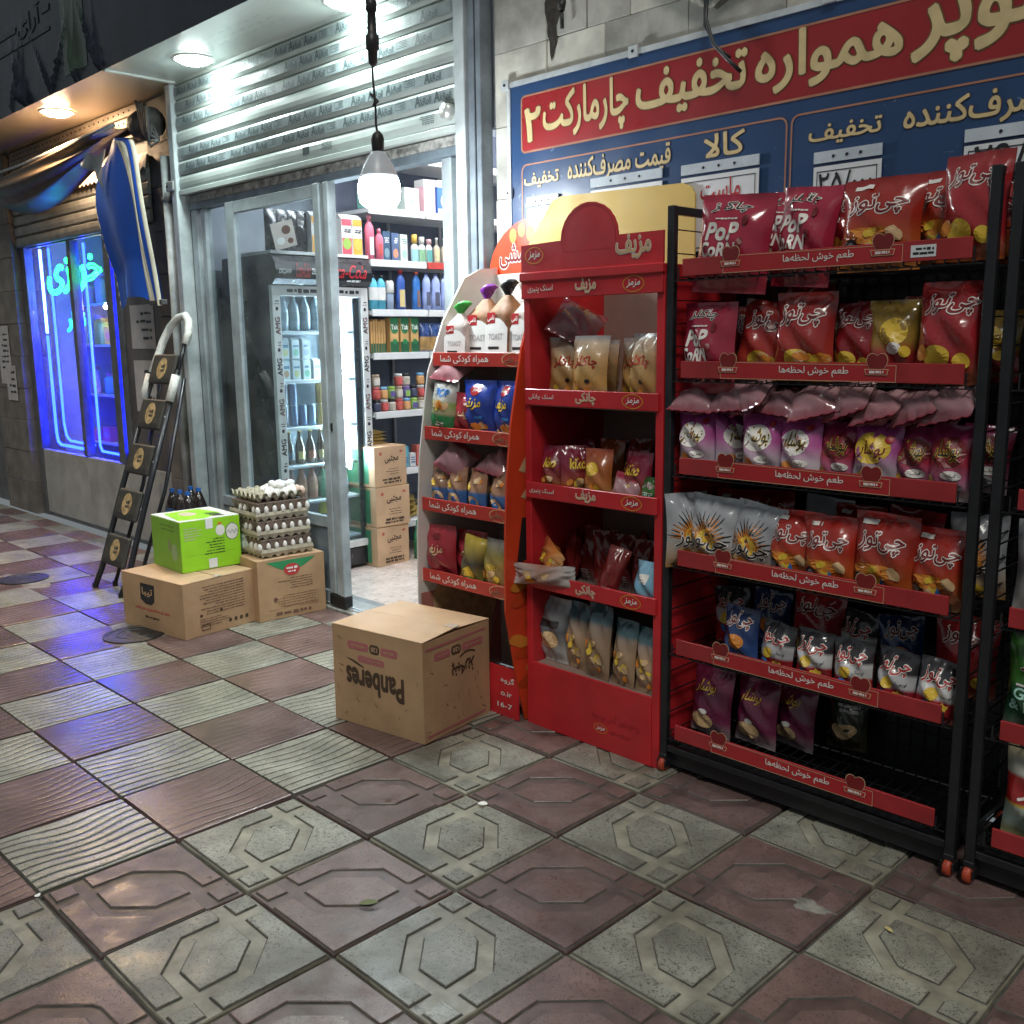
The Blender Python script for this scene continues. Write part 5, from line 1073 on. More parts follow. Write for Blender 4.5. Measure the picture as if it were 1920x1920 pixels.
# ================================================================== RED CARDBOARD RACK
M_rc = mat('red_board', (.53,.022,.030), .36, var=.13, vscale=5, bump=.03, dirt=.16); M_yel = mat('yellow_board', (.60,.41,.09), .5, var=.06, vscale=4)
M_rin = mat('board_inside', (.28,.19,.16), .6, var=.1)
red = thing('display_stand', 'red cardboard snack stand with arched header and yellow backboard', 'display stand', (.122,1.375,0))
WD, DP = .623, .42
MB().box(0,0,0,.030,DP,1.69,.002).obj('side_panel', red, M_rc); MB().box(WD-.030,0,0,WD,DP,1.69,.002).obj('side_panel', red, M_rc)
MB().box(.031,DP-.008,.0,WD-.031,DP,1.70).obj('back_panel', red, M_rin)
mb = MB(); mb.prism(rrect(-.15,1.66,.62,2.01,.05)[0:12]+[(-.15+.0,1.75),(-.18,1.66),(.62,1.66)], DP+.001, DP+.008, 'y')
bp = MB(); bp.prism([(-.44,1.60),(.44,1.60),(.435,1.955),(.415,1.985),(.38,1.998),(-.20,2.014),(-.245,2.005),(-.275,1.97),(-.405,1.81)], DP+.002, DP+.010, 'y'); bp.obj('backboard', red, M_yel)
hdp = [(0,1.692),(WD,1.692),(WD,1.79)]
for k in range(13): a = math.pi*k/12; hdp.append((.315+.125*math.cos(a), 1.79+.115*math.sin(a)))
hdp.append((0,1.785))
mb = MB(); mb.prism(hdp, -.010, -.002, 'y'); hd2 = mb.obj('header', red, M_rc)
mb = MB(); arc = [(.315+.118*math.cos(math.pi*k/20), 1.79+.108*math.sin(math.pi*k/20)) for k in range(21)]; put(mb, ring2d(arc+[(.315-.118,1.75),(.315+.118,1.75)], [((x-.315)*.97+.315,(z-1.79)*.97+1.79) for x,z in arc]+[(.315-.1145,1.751),(.315+.1145,1.751)]), front(-.010), M_lipd, .0012)
def oval_logo(mb, s, cx, cz, w, h, yy):
    P = [(cx+w*.5*math.cos(2*math.pi*k/28)*(1+.06*math.cos(4*math.pi*k/28)), cz+h*.5*math.sin(2*math.pi*k/28)) for k in range(28)]; Pi = [((x-cx)*.9+cx,(z-cz)*.86+cz) for x,z in P]
    put(mb, ring2d(P,Pi), front(yy), M_lo, .0014); put(mb, text_fit(s,(cx-w*.32,cz-h*.22,cx+w*.32,cz+h*.24),.025,.25), front(yy), M_lw, .0016)
oval_logo(mb, 'مزمز', .065, 1.748, .085, .060, -.010)
for vf,m in logo('مزیف',(.435,1.712,.575,1.785),M_lt,M_lw,.0,.02,.03): put(mb, vf, front(-.010), m, .002 if m is M_lw else .003)
mb.obj('header_print', hd2)
mb = MB(); mb.box(-.004,-.020,1.660,WD+.004,.0,1.692,.004); mb.obj('top_edge', red, M_rc)
RZ = [1.60,1.225,.885,.545]; RH = [.064,.058,.058,.058]
for i,(z,h) in enumerate(zip(RZ,RH)):
    if i: MB().box(.031,.004,z-.004,WD-.031,DP-.009,z+.004).obj('shelf', red, M_rin)
    l = MB().mat(M_rc).box(.0 if i == 0 else .012,-.012,z,WD-(.0 if i == 0 else .012),-.001,z+h,.002).obj('shelf_lip', red)
    mb = MB(); put(mb, text_fit('اسنک پنیری' if i in (0,2) else 'اسنک چانکی',(.035,z+.018,.155,z+h-.018),.008), front(-.012), M_lw, .0015)
    for vf,m in logo('مزیف' if i in (0,2) else 'چانکی',(.26,z+.010,.35,z+h-.006),M_lt,M_lw,.0,.015,.03): put(mb, vf, front(-.012), m, .0018 if m is M_lw else .0026)
    oval_logo(mb, 'مزمز', WD-.115, z+h*.5, .085, h*.86, -.012); mb.obj('lip_print', l)
bp_ = MB().mat(M_rc).box(.031,-.003,.0,WD-.031,.006,.252,.002).obj('base_panel', red)
mb = MB(); put(mb, text_fit('رو خودشون گنش می‌مونه',(.33,.105,.545,.145),.006), front(-.003), M_lr, .0012); oval_logo(mb,'مزمز',.37,.078,.06,.038,-.003); put(mb, dashes((.41,.065,.50,.085),1,3,.6,(1,1)), front(-.003), M_lr, .0012); mb.obj('base_print', bp_)
MB().box(.031,.007,.236,WD-.031,DP-.009,.244).obj('shelf', red, M_rin)
def rbag(kind, i, x, l, dy=.05, rz=0., rx=-.08, var=0, s_=1., tl=0., dz=.0):
    z = [0,1.229,.889,.549,.245][i]+.001
    bag(kind, l, (.122+x, 1.375+dy, z+dz), (rx,tl,rz), var, 'snack bags on the red stand', s_)
rbag('chunky',1,.12,'tan bag at the left of the upper shelf of the red stand',.10,.3,var=0,s_=1.0)
bag('lying','grey open bag slumped over the left tan bag',(.122+.135,1.375+.08,1.229+.225),(-.75,.45,.6),1,'snack bags on the red stand',1.15)
rbag('chunky',1,.275,'tan bag with bright folded top in the middle of the upper shelf',.04,.08,var=1,s_=1.02)
rbag('chunky',1,.40,'tan bag set back on the upper shelf of the red stand',.15,.0,var=2,s_=.98)
rbag('chunky',1,.51,'tan bag with bright edge at the right of the upper shelf',.05,-.25,var=0,s_=1.04)
for k,(kd,x,l,dy,s_,rz) in enumerate((('kiko',.10,'maroon bag with round label at the left of the middle shelf',.05,1.,.1),('kiko',.215,'maroon bag turned half away on the middle shelf',.05,1.05,.9),('orange_bag',.315,'orange bag in the middle shelf of the red stand',.04,1.,.15),('kiko',.39,'dark maroon bag behind the orange one',.15,1.,-.2),('kiko',.475,'maroon bag right of the orange one',.06,1.02,-.1),('garlic',.55,'small green and blue bag at the right of the middle shelf',.03,.42,-.3),('kiko',.30,'dim maroon bag at the back of the middle shelf',.28,1.05,0))):
    rbag(kd,2,x,l,dy,rz,-.08,k,s_)
for q in range(4): rbag(('kiko','orange_bag','redfoil','kiko')[q],2,.10+.14*q,'%s bag from the left in the dark rear row of the middle red shelf'%ORD[q],.20,rb.uniform(-.3,.3),-.08,q+1,1.08)
for q in range(3): rbag('chunky',1,.16+.16*q,'%s tan bag from the left in the rear row of the upper red shelf'%ORD[q],.26,rb.uniform(-.3,.3),-.08,q+2,.95)
bag('lying','pink crumpled bag lying low between maroon bags',(.122+.44,1.375+.02,.893),(-.25,.2,.1),2,'snack bags on the red stand',.75)
for k in range(8): rbag('redfoil',3,.09+.055*k,'%s thin red foil bag from the left on the lower shelf of the red stand'%ORD[k],.16+.03*(k%3),rb.uniform(-.9,.9),-.1,k,1.+.06*(k%2))
bag('redfoil','red foil bag leaning out over the lower red shelf edge',(.122+.37,1.375+.01,.56),(-.15,.30,.35),1,'snack bags on the red stand',.95)
rbag('blueclear',3,.545,'light blue transparent bag at the right of the lower shelf',.03,-.2,-.1,1,.95)
DES['candy'] = dict(size=(.07,.24,.04), m=foil('foil_candy',[(0,(.5,.48,.46)),(.5,(.42,.22,.16)),(1,(.55,.53,.5))],.25), dec=curls(5,3,-.3,.3,.2,.8,.14,.5))
bag('candy','long silver and brown packet poking out left over the lower shelf',(.122+.25,1.375-.005,.615),(0,-1.62,.12),1,'long packets on the lower red shelf',1.15)
bag('orange_bag','flat orange packet lying on the silver one',(.122+.19,1.375-.015,.635),(-.5,-1.2,.1),2,'long packets on the lower red shelf',.9)
for k,(x,l) in enumerate(((.075,'pale bag with black stripe at the left of the lowest shelf'),(.19,'puffed snack bag second from the left on the lowest shelf'),(.315,'puffed snack bag with teal top in the middle of the lowest shelf'),(.435,'puffed snack bag with teal top, second from the right'),(.54,'puffed snack bag with teal top at the right of the lowest shelf'))):
    rbag('puffbag' if k else 'silver',4,x,l,.07 if k<2 else .04,rb.uniform(-.2,.2),-.1,k,[.95,.92,1.0,.88,.84][k],dz=.0)

# ================================================================== WHITE AND RED KIDS' STAND
M_ws = mat('white_board', (.62,.60,.58), .35, var=.08, vscale=3); M_os = mat('orange_red_board', (.62,.055,.018), .3, var=.1, vscale=4)
kid = thing('display_stand', 'curved white and red cardboard snack stand beside the doorway', 'display stand', (0,0,0))
prof = [(1.385,0),(1.335,.20),(1.285,.45),(1.29,.75),(1.302,.95),(1.325,1.15),(1.385,1.43),(1.44,1.58),(1.52,1.68),(1.62,1.74),(1.80,1.76),(1.80,0)]
lprof = [(1.36,0),(1.33,.2),(1.318,.42),(1.322,.67),(1.345,1.0),(1.40,1.33),(1.49,1.54),(1.61,1.71),(1.70,1.75),(1.80,1.76),(1.80,0)]
mb = MB(); mb.mat(M_ws); mb.prism(lprof, -.458, -.450, 'x'); lp = mb.obj('side_panel', kid)
mb = MB(); put(mb, [*(lambda v,f:(v,f))(*ellipse2d(1.58,.30,.18,.28,20,3,lambda a:1+.1*math.sin(5*a)))], lambda y,z,l: (-.450+l,y,z), M_lt, .001); put(mb, rect2d(1.33,.01,1.79,.42,2,2), lambda y,z,l: (-.450+l,y+ (0),z), mat('faded_red',(.52,.20,.16),.4,var=.15), .0005); mb.obj('panel_print', lp)
mb = MB(); mb.mat(M_os); mb.prism(prof, .092, .101, 'x'); rp = mb.obj('side_panel', kid)
mb = MB()
for k in range(9):
    z = .16+.055*k; y = 1.40+.05*math.sin(k*1.7); put(mb, ellipse2d(y,z,.05,.028,14,2,lambda a,k=k: 1+.3*math.sin(2*a+k)), lambda y,z,l: (.101+l,y,z), M_lo if k%2 else mat('print_deep_orange',(.45,.05,.01),.4), .001+.0003*k)
put(mb, ([(1.36,.98),(1.42,1.06),(1.42,.96)],[(0,1,2)]), lambda y,z,l: (.101+l,y,z), M_lt, .001); put(mb, ([(1.37,.88),(1.42,.93),(1.42,.86)],[(0,1,2)]), lambda y,z,l: (.101+l,y,z), M_lt, .001)
put(mb, ([(1.345,.62),(1.375,.80),(1.41,.80),(1.40,.64)],[(0,1,2,3)]), lambda y,z,l: (.101+l,y,z), M_lk, .001); mb.obj('panel_print', rp)
MB().box(-.4495,1.79,0,.0915,1.80,1.73).obj('back_panel', kid, M_ws)
kz = [1.36,1.065,.775,.478]; ky = [1.43,1.375,1.352,1.345]
for i,(z,y) in enumerate(zip(kz,ky)):
    MB().box(-.4495,y+.006,z-.002,.0915,1.789,z+.004).obj('shelf', kid, M_ws)
    l = MB().mat(mat('kid_lip_red',(.46,.040,.030),.34,var=.06)).box(-.4495,y-.004,z-.004,.0915,y+.005,z+.050,.0015).obj('shelf_lip', kid)
    mb = MB(); put(mb, text_fit('همراه کودکی شما',(-.40,z+.006,-.12,z+.040),.012), front(y-.004), M_lw, .0015)
    P = [(.015+.062*math.cos(2*math.pi*k/24), z+.024+.026*math.sin(2*math.pi*k/24)) for k in range(24)]; Pi = [((a-.015)*.93+.015,(b-z-.024)*.88+z+.024) for a,b in P]
    put(mb, ring2d(P,Pi), front(y-.004), M_lt, .0013); 
    for vf,m in logo('اشی مشی',(-.035,z+.006,.065,z+.043),M_lmar,M_lt,.0,.015,.035): put(mb, vf, front(y-.004), m, .0016 if m is M_lt else .0022)
    mb.obj('lip_print', l)
mb = MB(); mb.box(-.4495,1.352,.0,.0915,1.36,.20); b_ = mb.obj('base_panel', kid, M_rc)
mb = MB(); put(mb, text_fit('گروه',(.0,.135,.075,.165),.015), front(1.352), M_lw); put(mb, text_fit('o.ir',(.0,.085,.06,.105),.015), front(1.352), M_lw); put(mb, text_fit('16-7',(-.02,.035,.06,.055),.015), front(1.352), M_lw); mb.obj('base_print', b_)
hp2 = [(-.255-.255*math.cos(math.pi*k/18), 1.715+.235*math.sin(math.pi*k/18)) for k in range(19)]
mb = MB(); mb.prism(hp2[::-1], 1.8085, 1.8125, 'y'); h3 = mb.obj('header', kid, M_os)
mb = MB(); 
for vf,m in logo('اشی مشی',(-.44,1.755,-.14,1.86),M_lmar,M_lw,.0,.02,.04): put(mb, vf, front(1.8085), m, .001 if m is M_lw else .002)
for k in range(4): put(mb, ellipse2d(-.36+.05*k,1.885+.02*(k%2),.022,.03,12,2), front(1.8085), M_lo, .0012)
mb.obj('header_print', h3)
def kbag(kind, i, x, l, dy=.05, rz=0., rx=-.06, var=0, s_=1., tl=0., dz=0.):
    bag(kind, l, (x, ky[i]+dy, kz[i]+.005+dz), (rx,tl,rz), var, 'packets on the curved stand', s_)
# bread loaves in clear bags, gathered at the top with a coloured tie
M_bread = mat('bread_brown',(.30,.15,.07),.6,var=.25,vscale=25); M_clearf = mat('bread_wrap',(.50,.45,.42),.2,var=.2,coat=.4)
def loaf(x, y, rz, tie, col, label, sz=1.):
    t = thing('bread_bag', label, 'bread', (x,y,kz[0]+.006), (-.05,.05*rz,rz), 'bread bags on the curved stand')
    mb = MB(); mb.smooth = True; w, d, h = .066*sz,.050*sz,.235*sz
    P_ = lambda u,v: (w*(1+.05*math.sin(9*v))*(abs(math.cos(2*math.pi*u))**.6)*math.copysign(1,math.cos(2*math.pi*u))*(1 if v<.75 else max(.25,1-(v-.75)*3.1)), d*(abs(math.sin(2*math.pi*u))**.6)*math.copysign(1,math.sin(2*math.pi*u))*(1 if v<.75 else max(.22,1-(v-.75)*3.1)), h*v)
    mb.grid(P_, 24, 16); mb.obj('loaf', t, col)
    mb = MB(); mb.smooth = True; mb.lathe([(.014,.94*h),(.013,1.0*h),(.030,1.10*h),(.042,1.16*h),(.030,1.20*h)],14); mb.v = [(a*(1+.25*math.sin(40*b+30*a)),b*.8,c+.008*math.sin(60*a)) for a,b,c in mb.v]; mb.obj('twisted_top', t, tie)
    mb = MB(); mb.grid(lambda u,v: (-w*.95+w*1.9*u, -d*1.04-.002*math.sin(3*u), h*.06+h*.60*v*(1-.25*(2*u-1)**2)), 6, 6); lb = mb.obj('paper_label', t, mat('label_white',(.66,.68,.66),.4,var=.05))
    mb = MB(); put(mb, rect2d(-w*.75,h*.58,-w*.05,h*.74,2,2), lambda a,b,l: (a,-d*1.06-l,b), M_lr); put(mb, text_fit('نامی',(-w*.68,h*.61,-w*.12,h*.70),.03), lambda a,b,l: (a,-d*1.06-l,b), M_lw, .003); put(mb, text_fit('TOAST',(-w*.6,h*.34,w*.6,h*.43),.01), lambda a,b,l: (a,-d*1.06-l,b), M_lgrey, .002); put(mb, rect2d(-w*.6,h*.20,w*.3,h*.24,2,1), lambda a,b,l: (a,-d*1.06-l,b), M_lk, .002); mb.obj('print', t)
loaf(-.385,1.52,.2,mat('tie_green',(.05,.45,.08),.3),M_clearf,'bread bag with a green top at the left of the curved stand',.85)
loaf(-.295,1.58,.1,mat('tie_purple',(.20,.03,.32),.25,coat=.4),M_bread,'bread bag with a purple top second on the curved stand',1.08)
loaf(-.155,1.56,-.1,mat('tie_black',(.015,.015,.018),.25,coat=.4),M_bread,'dark bread bag with a black top on the curved stand',1.12)
loaf(-.015,1.55,-.2,mat('tie_teal',(.04,.42,.36),.3),M_clearf,'pale bread bag with a teal top on the curved stand',1.08)
loaf(-.20,1.70,.3,mat('tie_clear',(.45,.40,.34),.25,coat=.3),M_clearf,'bread bag with a clear top at the back of the curved stand',1.18)
kbag('pofak',1,-.375,'green and white bag at the left of the second shelf of the curved stand',.03,.15,-.02,0,.98,.12)
bag('lying','grey wrapper lying across the top of the green and white bag',(-.36,ky[1]+.02,kz[1]+.235),(-1.1,.1,.1),0,'packets on the curved stand',1.0)
kbag('ketchup',1,-.255,'red packet with a yellow star squeezed beside the blue bag',.05,.3,-.02,1,.85,.15)
kbag('kidblue',1,-.185,'dark blue bag in the middle of the second shelf of the curved stand',.06,.05,-.05,0,1.04)
kbag('kidblue',1,-.02,'dark blue bag at the right of the second shelf of the curved stand',.06,-.15,-.05,1,1.04)
for k,x in enumerate((-.39,-.29,-.17,-.04)): kbag('bluepack',2,x,'%s blue and brown packet from the left on the third shelf of the curved stand'%ORD[k],.05,.1-.1*k,-.08,k,1.02)
bag('lying','pinkish packet standing askew on the blue and brown packets',(-.33,ky[2]+.03,kz[2]+.155),(-.6,.5,.3),0,'packets on the curved stand',.95)
bag('lying','dark packet with a pink edge lying on the third shelf packets',(-.12,ky[2]+.05,kz[2]+.17),(-1.1,.1,-.1),1,'packets on the curved stand',1.1)
kbag('ketchup',3,-.375,'red bag at the left of the fourth shelf of the curved stand',.04,.1,-.05,0,1.08,-.05)
kbag('ketchup',3,-.26,'dark red bag with white lettering on the fourth shelf',.10,.1,-.05,2,1.0)
kbag('goldfold',3,-.19,'gold folded bag in the middle of the fourth shelf',.03,.25,-.05,0,.95,.15)
kbag('turbo',3,-.055,'yellow bag with slanted lettering at the right of the fourth shelf',.04,-.1,-.08,1,1.0)

# ================================================================== HANGING BULB
t = thing('hanging_bulb', 'bright white LED bulb hanging on a black cable before the shop door', 'lamp', (-.60,1.30,2.05))
mb = MB(); mb.smooth = True
cab = [(-.012+.006*math.sin(k*.9),0,.20+.0485*k*1.0) for k in range(25)]; cab[0] = (0,0,.215); mb.tube(cab,.0048,7); mb.obj('cable', t, M_wire)
mb = MB(); mb.smooth = True; mb.lathe([(.006,.46),(.017,.475),(.020,.52),(.026,.525),(.026,.575),(.019,.58),(.017,.66),(.022,.665),(.022,.70),(.008,.715)],12,(-.012,0,0)); mb.obj('plug_socket', t, M_wire)
mb = MB(); mb.tube([(-.034,0,.365),(-.008,0,.345),(.012,0,.33),(-.02,0,.318),(-.005,0,.34)],.006,6); mb.obj('tape_knot', t, M_wire)
mb = MB(); mb.smooth = True; mb.lathe([(.022,.142),(.024,.15),(.026,.19),(.022,.205),(.010,.222)],16); mb.obj('socket', t, M_black)
mb = MB(); mb.smooth = True; mb.lathe([(.076,.042),(.074,.055),(.062,.085),(.040,.125),(.026,.143)],28); mb.obj('collar', t, mat('bulb_collar',(.55,.60,.66),.35,var=.05))
mb = MB(); mb.smooth = True; mb.lathe([(.076,.041),(.080,.028),(.0825,.010),(.083,-.010),(.0815,-.028),(.077,-.044),(.069,-.056),(.057,-.065),(.040,-.071),(.020,-.0745),(.002,-.0755)],48); mb.obj('diffuser', t, glow('bulb_glow',(.90,.97,1.),130))

# ================================================================== NEON SHOP ON THE LEFT
M_dkm = mat('dark_metal', (.13,.135,.14), .4, metal=.4, var=.2, vscale=10, dirt=.2)
M_pil = mat('pillar_stone', (.15,.135,.12), .55, var=.25, vscale=6, bump=.3, dirt=.5)
pil = thing('pillar', 'dirty stone pillar between the two shops behind the ladder', 'pillar', (0,1.86,0))
for k in range(11): link('stone', MB().mat(M_pil).box(-3.775,0,.272*k+.001,-3.29,.30,.272*k+.271,.003).mesh('stone') if k == 0 else pil.children[0].data, pil, (0,random.uniform(-.003,.003),.272*k))
pil2 = thing('pillar', 'dark stone pillar with paper notices at the left edge of the photo', 'pillar', (0,1.80,0))
for k in range(11): link('stone', MB().mat(M_pil).box(-6.95,0,.001,-6.27,.30,.271,.003).mesh('stone') if k == 0 else pil2.children[0].data, pil2, (0,random.uniform(-.003,.003),.272*k))
def notice(x0, z0, x1, z1, y, seed, label, n=5):
    t = thing('paper_notice', label, 'notice', (0,y,0), group='paper notices on the left shop')
    MB().box(x0,-.0015,z0,x1,0,z1).obj('sheet', t, mat('notice_paper',(.42,.40,.40),.6,var=.1))
    mb = MB(); put(mb, dashes((x0+(x1-x0)*.12,z0+(z1-z0)*.15,x1-(x1-x0)*.12,z1-(z1-z0)*.1),n,seed,.35,(.4,.9)), front(-.0015), M_ink, .001); mb.obj('print', t)
notice(-6.80,1.12,-6.52,1.62,1.796,3,'paper notice on the left pillar, the upper one',8); notice(-6.66,.98,-6.42,1.28,1.793,4,'paper notice on the left pillar, the lower one',4)
far = thing('dark_storefront', 'dark shop front beyond the left pillar at the photo edge', 'shop front', (0,1.9,0))
MB().box(-9.6,0,0,-6.96,.1,3.0).obj('shutter_panel', far, M_dkm)
mb = MB(); mb.smooth = True; mb.lathe([(.012,-.0),(.012,.9)],8,(-7.05,-.03,1.5)); mb.obj('green_tube', far, glow('green_tube_glow',(.05,1.,.45),9))
ns = thing('neon_storefront', 'narrow shop front with neon lit window and grey metal base', 'shop front', (0,1.88,0))
MB().box(-6.26,-.02,0,-6.16,.05,2.66,.004).obj('frame_post', ns, M_dkm)
for x0,x1 in ((-5.26,-5.20),(-4.60,-4.50),(-4.44,-4.36)): MB().box(x0,-.02,.58,x1,.05,2.24,.004).obj('frame_post', ns, M_dkm)
M_base = mat('base_panel_grey', (.34,.33,.31), .45, var=.15, vscale=5, dirt=.3)
for x0,x1 in ((-6.159,-5.235),(-5.23,-4.505),(-4.50,-3.765)): MB().box(x0,-.012,.03,x1,.04,.575,.004).obj('base_panel', ns, M_base)
MB().box(-6.159,-.008,.0,-3.765,.03,.029).obj('plinth', ns, M_dkm)
for x0,x1 in ((-6.158,-5.262),(-5.198,-4.602)): MB().box(x0,.012,.58,x1,.018,2.235).obj('pane', ns, glass('neon_glass',(.92,.95,.98),.02,.02))
MB().box(-4.355,-.005,.58,-3.765,.03,2.235).obj('side_panel', ns, mat('side_panel_brown',(.085,.075,.075),.35,var=.2,vscale=4))
notice(-4.25,1.42,-3.88,1.72,1.873,7,'paper notice on the dark panel behind the ladder, the upper one',4); notice(-4.25,.98,-3.92,1.34,1.873,8,'paper notice on the dark panel behind the ladder, the lower one',3)
lsh = thing('roller_shutter', 'rolled grey shutter curtain above the neon window', 'shutter', (0,1.84,0))
for k in range(5):
    mb = MB(); prof_ = [(0,0),(-.010,.010),(-.014,.04),(-.010,.072),(0,.082),(.015,.082),(.015,0)]; n = len(prof_)
    mb.add([(-6.24,y,z) for y,z in prof_]+[(-3.745,y,z) for y,z in prof_], [(i,(i+1)%n,(i+1)%n+n,i+n) for i in range(n)]+[tuple(range(n))[::-1],tuple(range(n,2*n))])
    mb.obj('slat', lsh, mat('old_slat',(.20,.20,.19),.34,metal=.4,var=.2,vscale=8,dirt=.2), loc=(0,0,2.245+.085*k))
mb = MB(); mb.box(-6.27,.045,2.24,-3.765,.075,3.0); mb.obj('light_block_panel', lsh, M_dkm)  # hidden panel added to stop shop light leaking out over the window
for k in range(3):
    s_ = MB().mat(mat('box_slat',(.34,.28,.22),.38,metal=.3,var=.15)).box(-6.22,-.005-.004*(k%2),2.79+.069*k,-3.78,.018,2.857+.069*k,.006).obj('box_slat', lsh)
    mb = MB(); [mb.lathe([(.006,-.010-.004*(k%2)),(.006,-.0055-.004*(k%2))],8,(-6.1+.08*q,0,2.825+.069*k),'y') for q in range(28)]; mb.obj('vent_hole', s_, M_ink)
# inside of the neon shop
M_nin = mat('neon_shop_wall',(.42,.42,.46),.5,var=.1)
nr = thing('shop_room', 'small shop interior behind the neon window', 'room', (0,0,0))
MB().box(-6.40,2.75,0,-3.7,2.80,2.9).obj('back_wall', nr, M_nin); MB().box(-6.42,1.935,0,-6.38,2.95,2.9).obj('side_wall', nr, M_nin); MB().box(-3.80,2.17,0,-3.765,2.95,2.9).obj('side_wall', nr, M_nin); MB().box(-6.40,1.935,2.80,-3.7,3.0,2.85).obj('ceiling', nr, M_nin)
MB().box(-6.38,1.935,.0,-3.80,2.95,.03).obj('floor', nr, M_nin)
for z in (.60,1.02,1.45,1.80): MB().box(-6.37,2.35,z-.02,-3.82,2.74,z).obj('shelf', nr, mat('neon_shelf',(.5,.5,.52),.3,var=.05))
gr = random.Random(31)
cols = [(.6,.12,.3),(.65,.6,.6),(.2,.45,.6),(.7,.4,.1),(.6,.6,.2),(.15,.5,.3),(.65,.2,.2),(.5,.3,.6),(.7,.7,.7)]
for s_,z in enumerate((.601,1.021,1.451,1.801)):
    n = 13
    for k in range(n):
        x = -6.25+2.2*k/(n-1)+gr.uniform(-.04,.04); h = gr.uniform(.10,.30); w = gr.uniform(.07,.14); cc = gr.choice(cols)
        lab = '%s item from the left on the %s shelf of the neon shop'%((ORD+['thirteenth'])[k],['lowest','second','third','top'][s_])
        if gr.random() < .5:
            t = thing('jar', lab, 'jar', (x,gr.uniform(2.40,2.48),z), group='goods in the neon shop'); mb = MB(); mb.smooth = True; mb.lathe([(w*.42,0),(w*.45,.01),(w*.45,h*.7),(w*.3,h*.82)],14); mb.obj('body', t, c3(*cc)); mb = MB(); mb.lathe([(w*.33,h*.82),(w*.33,h*.95)],14); mb.obj('lid', t, c3(*gr.choice(cols)))
        else:
            t = thing('goods_box', lab, 'box', (x,gr.uniform(2.40,2.50),z), (0,0,gr.uniform(-.4,.4)), 'goods in the neon shop'); MB().box(-w/2,-.04,0,w/2,.04,h,.003).obj('box', t, c3(*cc)); mb = MB(); put(mb, ellipse2d(0,h*.5,w*.3,h*.25,12,2), front(-.04), c3(*gr.choice(cols))); mb.obj('print', t)
# neon: blue border tubes and the green word
nb = glow('neon_blue', (.004,.014,1.), 46); nb2 = glow('neon_white_blue', (.05,.12,1.), 40); ng = glow('neon_green', (.012,1.,.09), 11)
def ntube(name, pts, m, label, r=.009):
    mb = MB(); mb.smooth = True; mb.tube(pts, r, 8); return mb.obj(name, None, m, label=label, cat='neon tube', group='blue neon tubes in the left window')
ntube('neon_tube', [(-6.06,1.955,2.23),(-6.06,1.955,1.55)], nb2, 'pale blue neon tube along the left window edge, upper half', .011)
ntube('neon_tube', [(-6.06,1.955,1.53),(-6.06,1.955,.72),(-6.04,1.955,.64),(-5.98,1.955,.615),(-5.3,1.955,.612)], nb, 'blue neon tube bending along the bottom of the left window',.012)
ntube('neon_tube', [(-5.90,1.965,2.23),(-5.90,1.965,.80),(-5.87,1.965,.70),(-5.80,1.965,.66),(-5.3,1.965,.655)], nb, 'inner blue neon tube parallel to the window edge',.010)
ntube('neon_tube', [(-5.165,1.955,2.22),(-5.165,1.955,.66),(-5.13,1.955,.62),(-4.62,1.955,.615)], nb, 'blue neon tube beside the middle window post',.010)
ntube('neon_tube', [(-4.475,1.90,2.20),(-4.475,1.90,.66)], nb, 'thin blue neon tube right of the window between two posts',.007)
def neon_word(s, box, y, m, name, label):
    v, f = text_fit(s, box, .0); cnt = {}
    for q in f:
        for i in range(len(q)):
            e = (q[i], q[(i+1)%len(q)]); k = tuple(sorted(e)); cnt.setdefault(k, []).append(e)
    key = lambda p: (round(p[0],5), round(p[1],5)); nxt = {}
    for k, es in cnt.items():
        if len(es) == 1: nxt.setdefault(key(v[es[0][0]]), []).append(key(v[es[0][1]]))
    mb = MB(); mb.smooth = True
    while nxt:
        st = next(iter(nxt)); loop = [st]; cur = st
        while True:
            l = nxt.get(cur)
            if not l: break
            n = l.pop()
            if not l: del nxt[cur]
            if n == st: break
            loop.append(n); cur = n
        if len(loop) > 3: mb.tube([(p[0], y, p[1]) for p in loop], .0085, 6, True)
    return mb.obj(name, None, m, label=label, cat='neon sign')
neon_word('خرازی', (-5.92,1.86,-4.86,2.18), 1.948, ng, 'neon_sign', 'green neon lettering at the top of the left shop window')
neon_word('نوار', (-5.78,1.56,-5.42,1.72), 2.02, glow('neon_teal',(.02,.8,.4),2.5), 'neon_sign', 'small teal neon lettering below the large green word')
t = thing('tube_light', 'warm white tube light inside the neon shop', 'tube light', (-5.2,2.30,1.77)); MB().box(-.5,0,0,.5,.05,.03).obj('housing', t, M_paper); mb = MB(); mb.smooth = True; mb.lathe([(.014,-.48),(.014,.48)],8,(0,.0,-.012),'x'); mb.obj('tube', t, glow('warm_tube_glow',(1.,.84,.66),95))

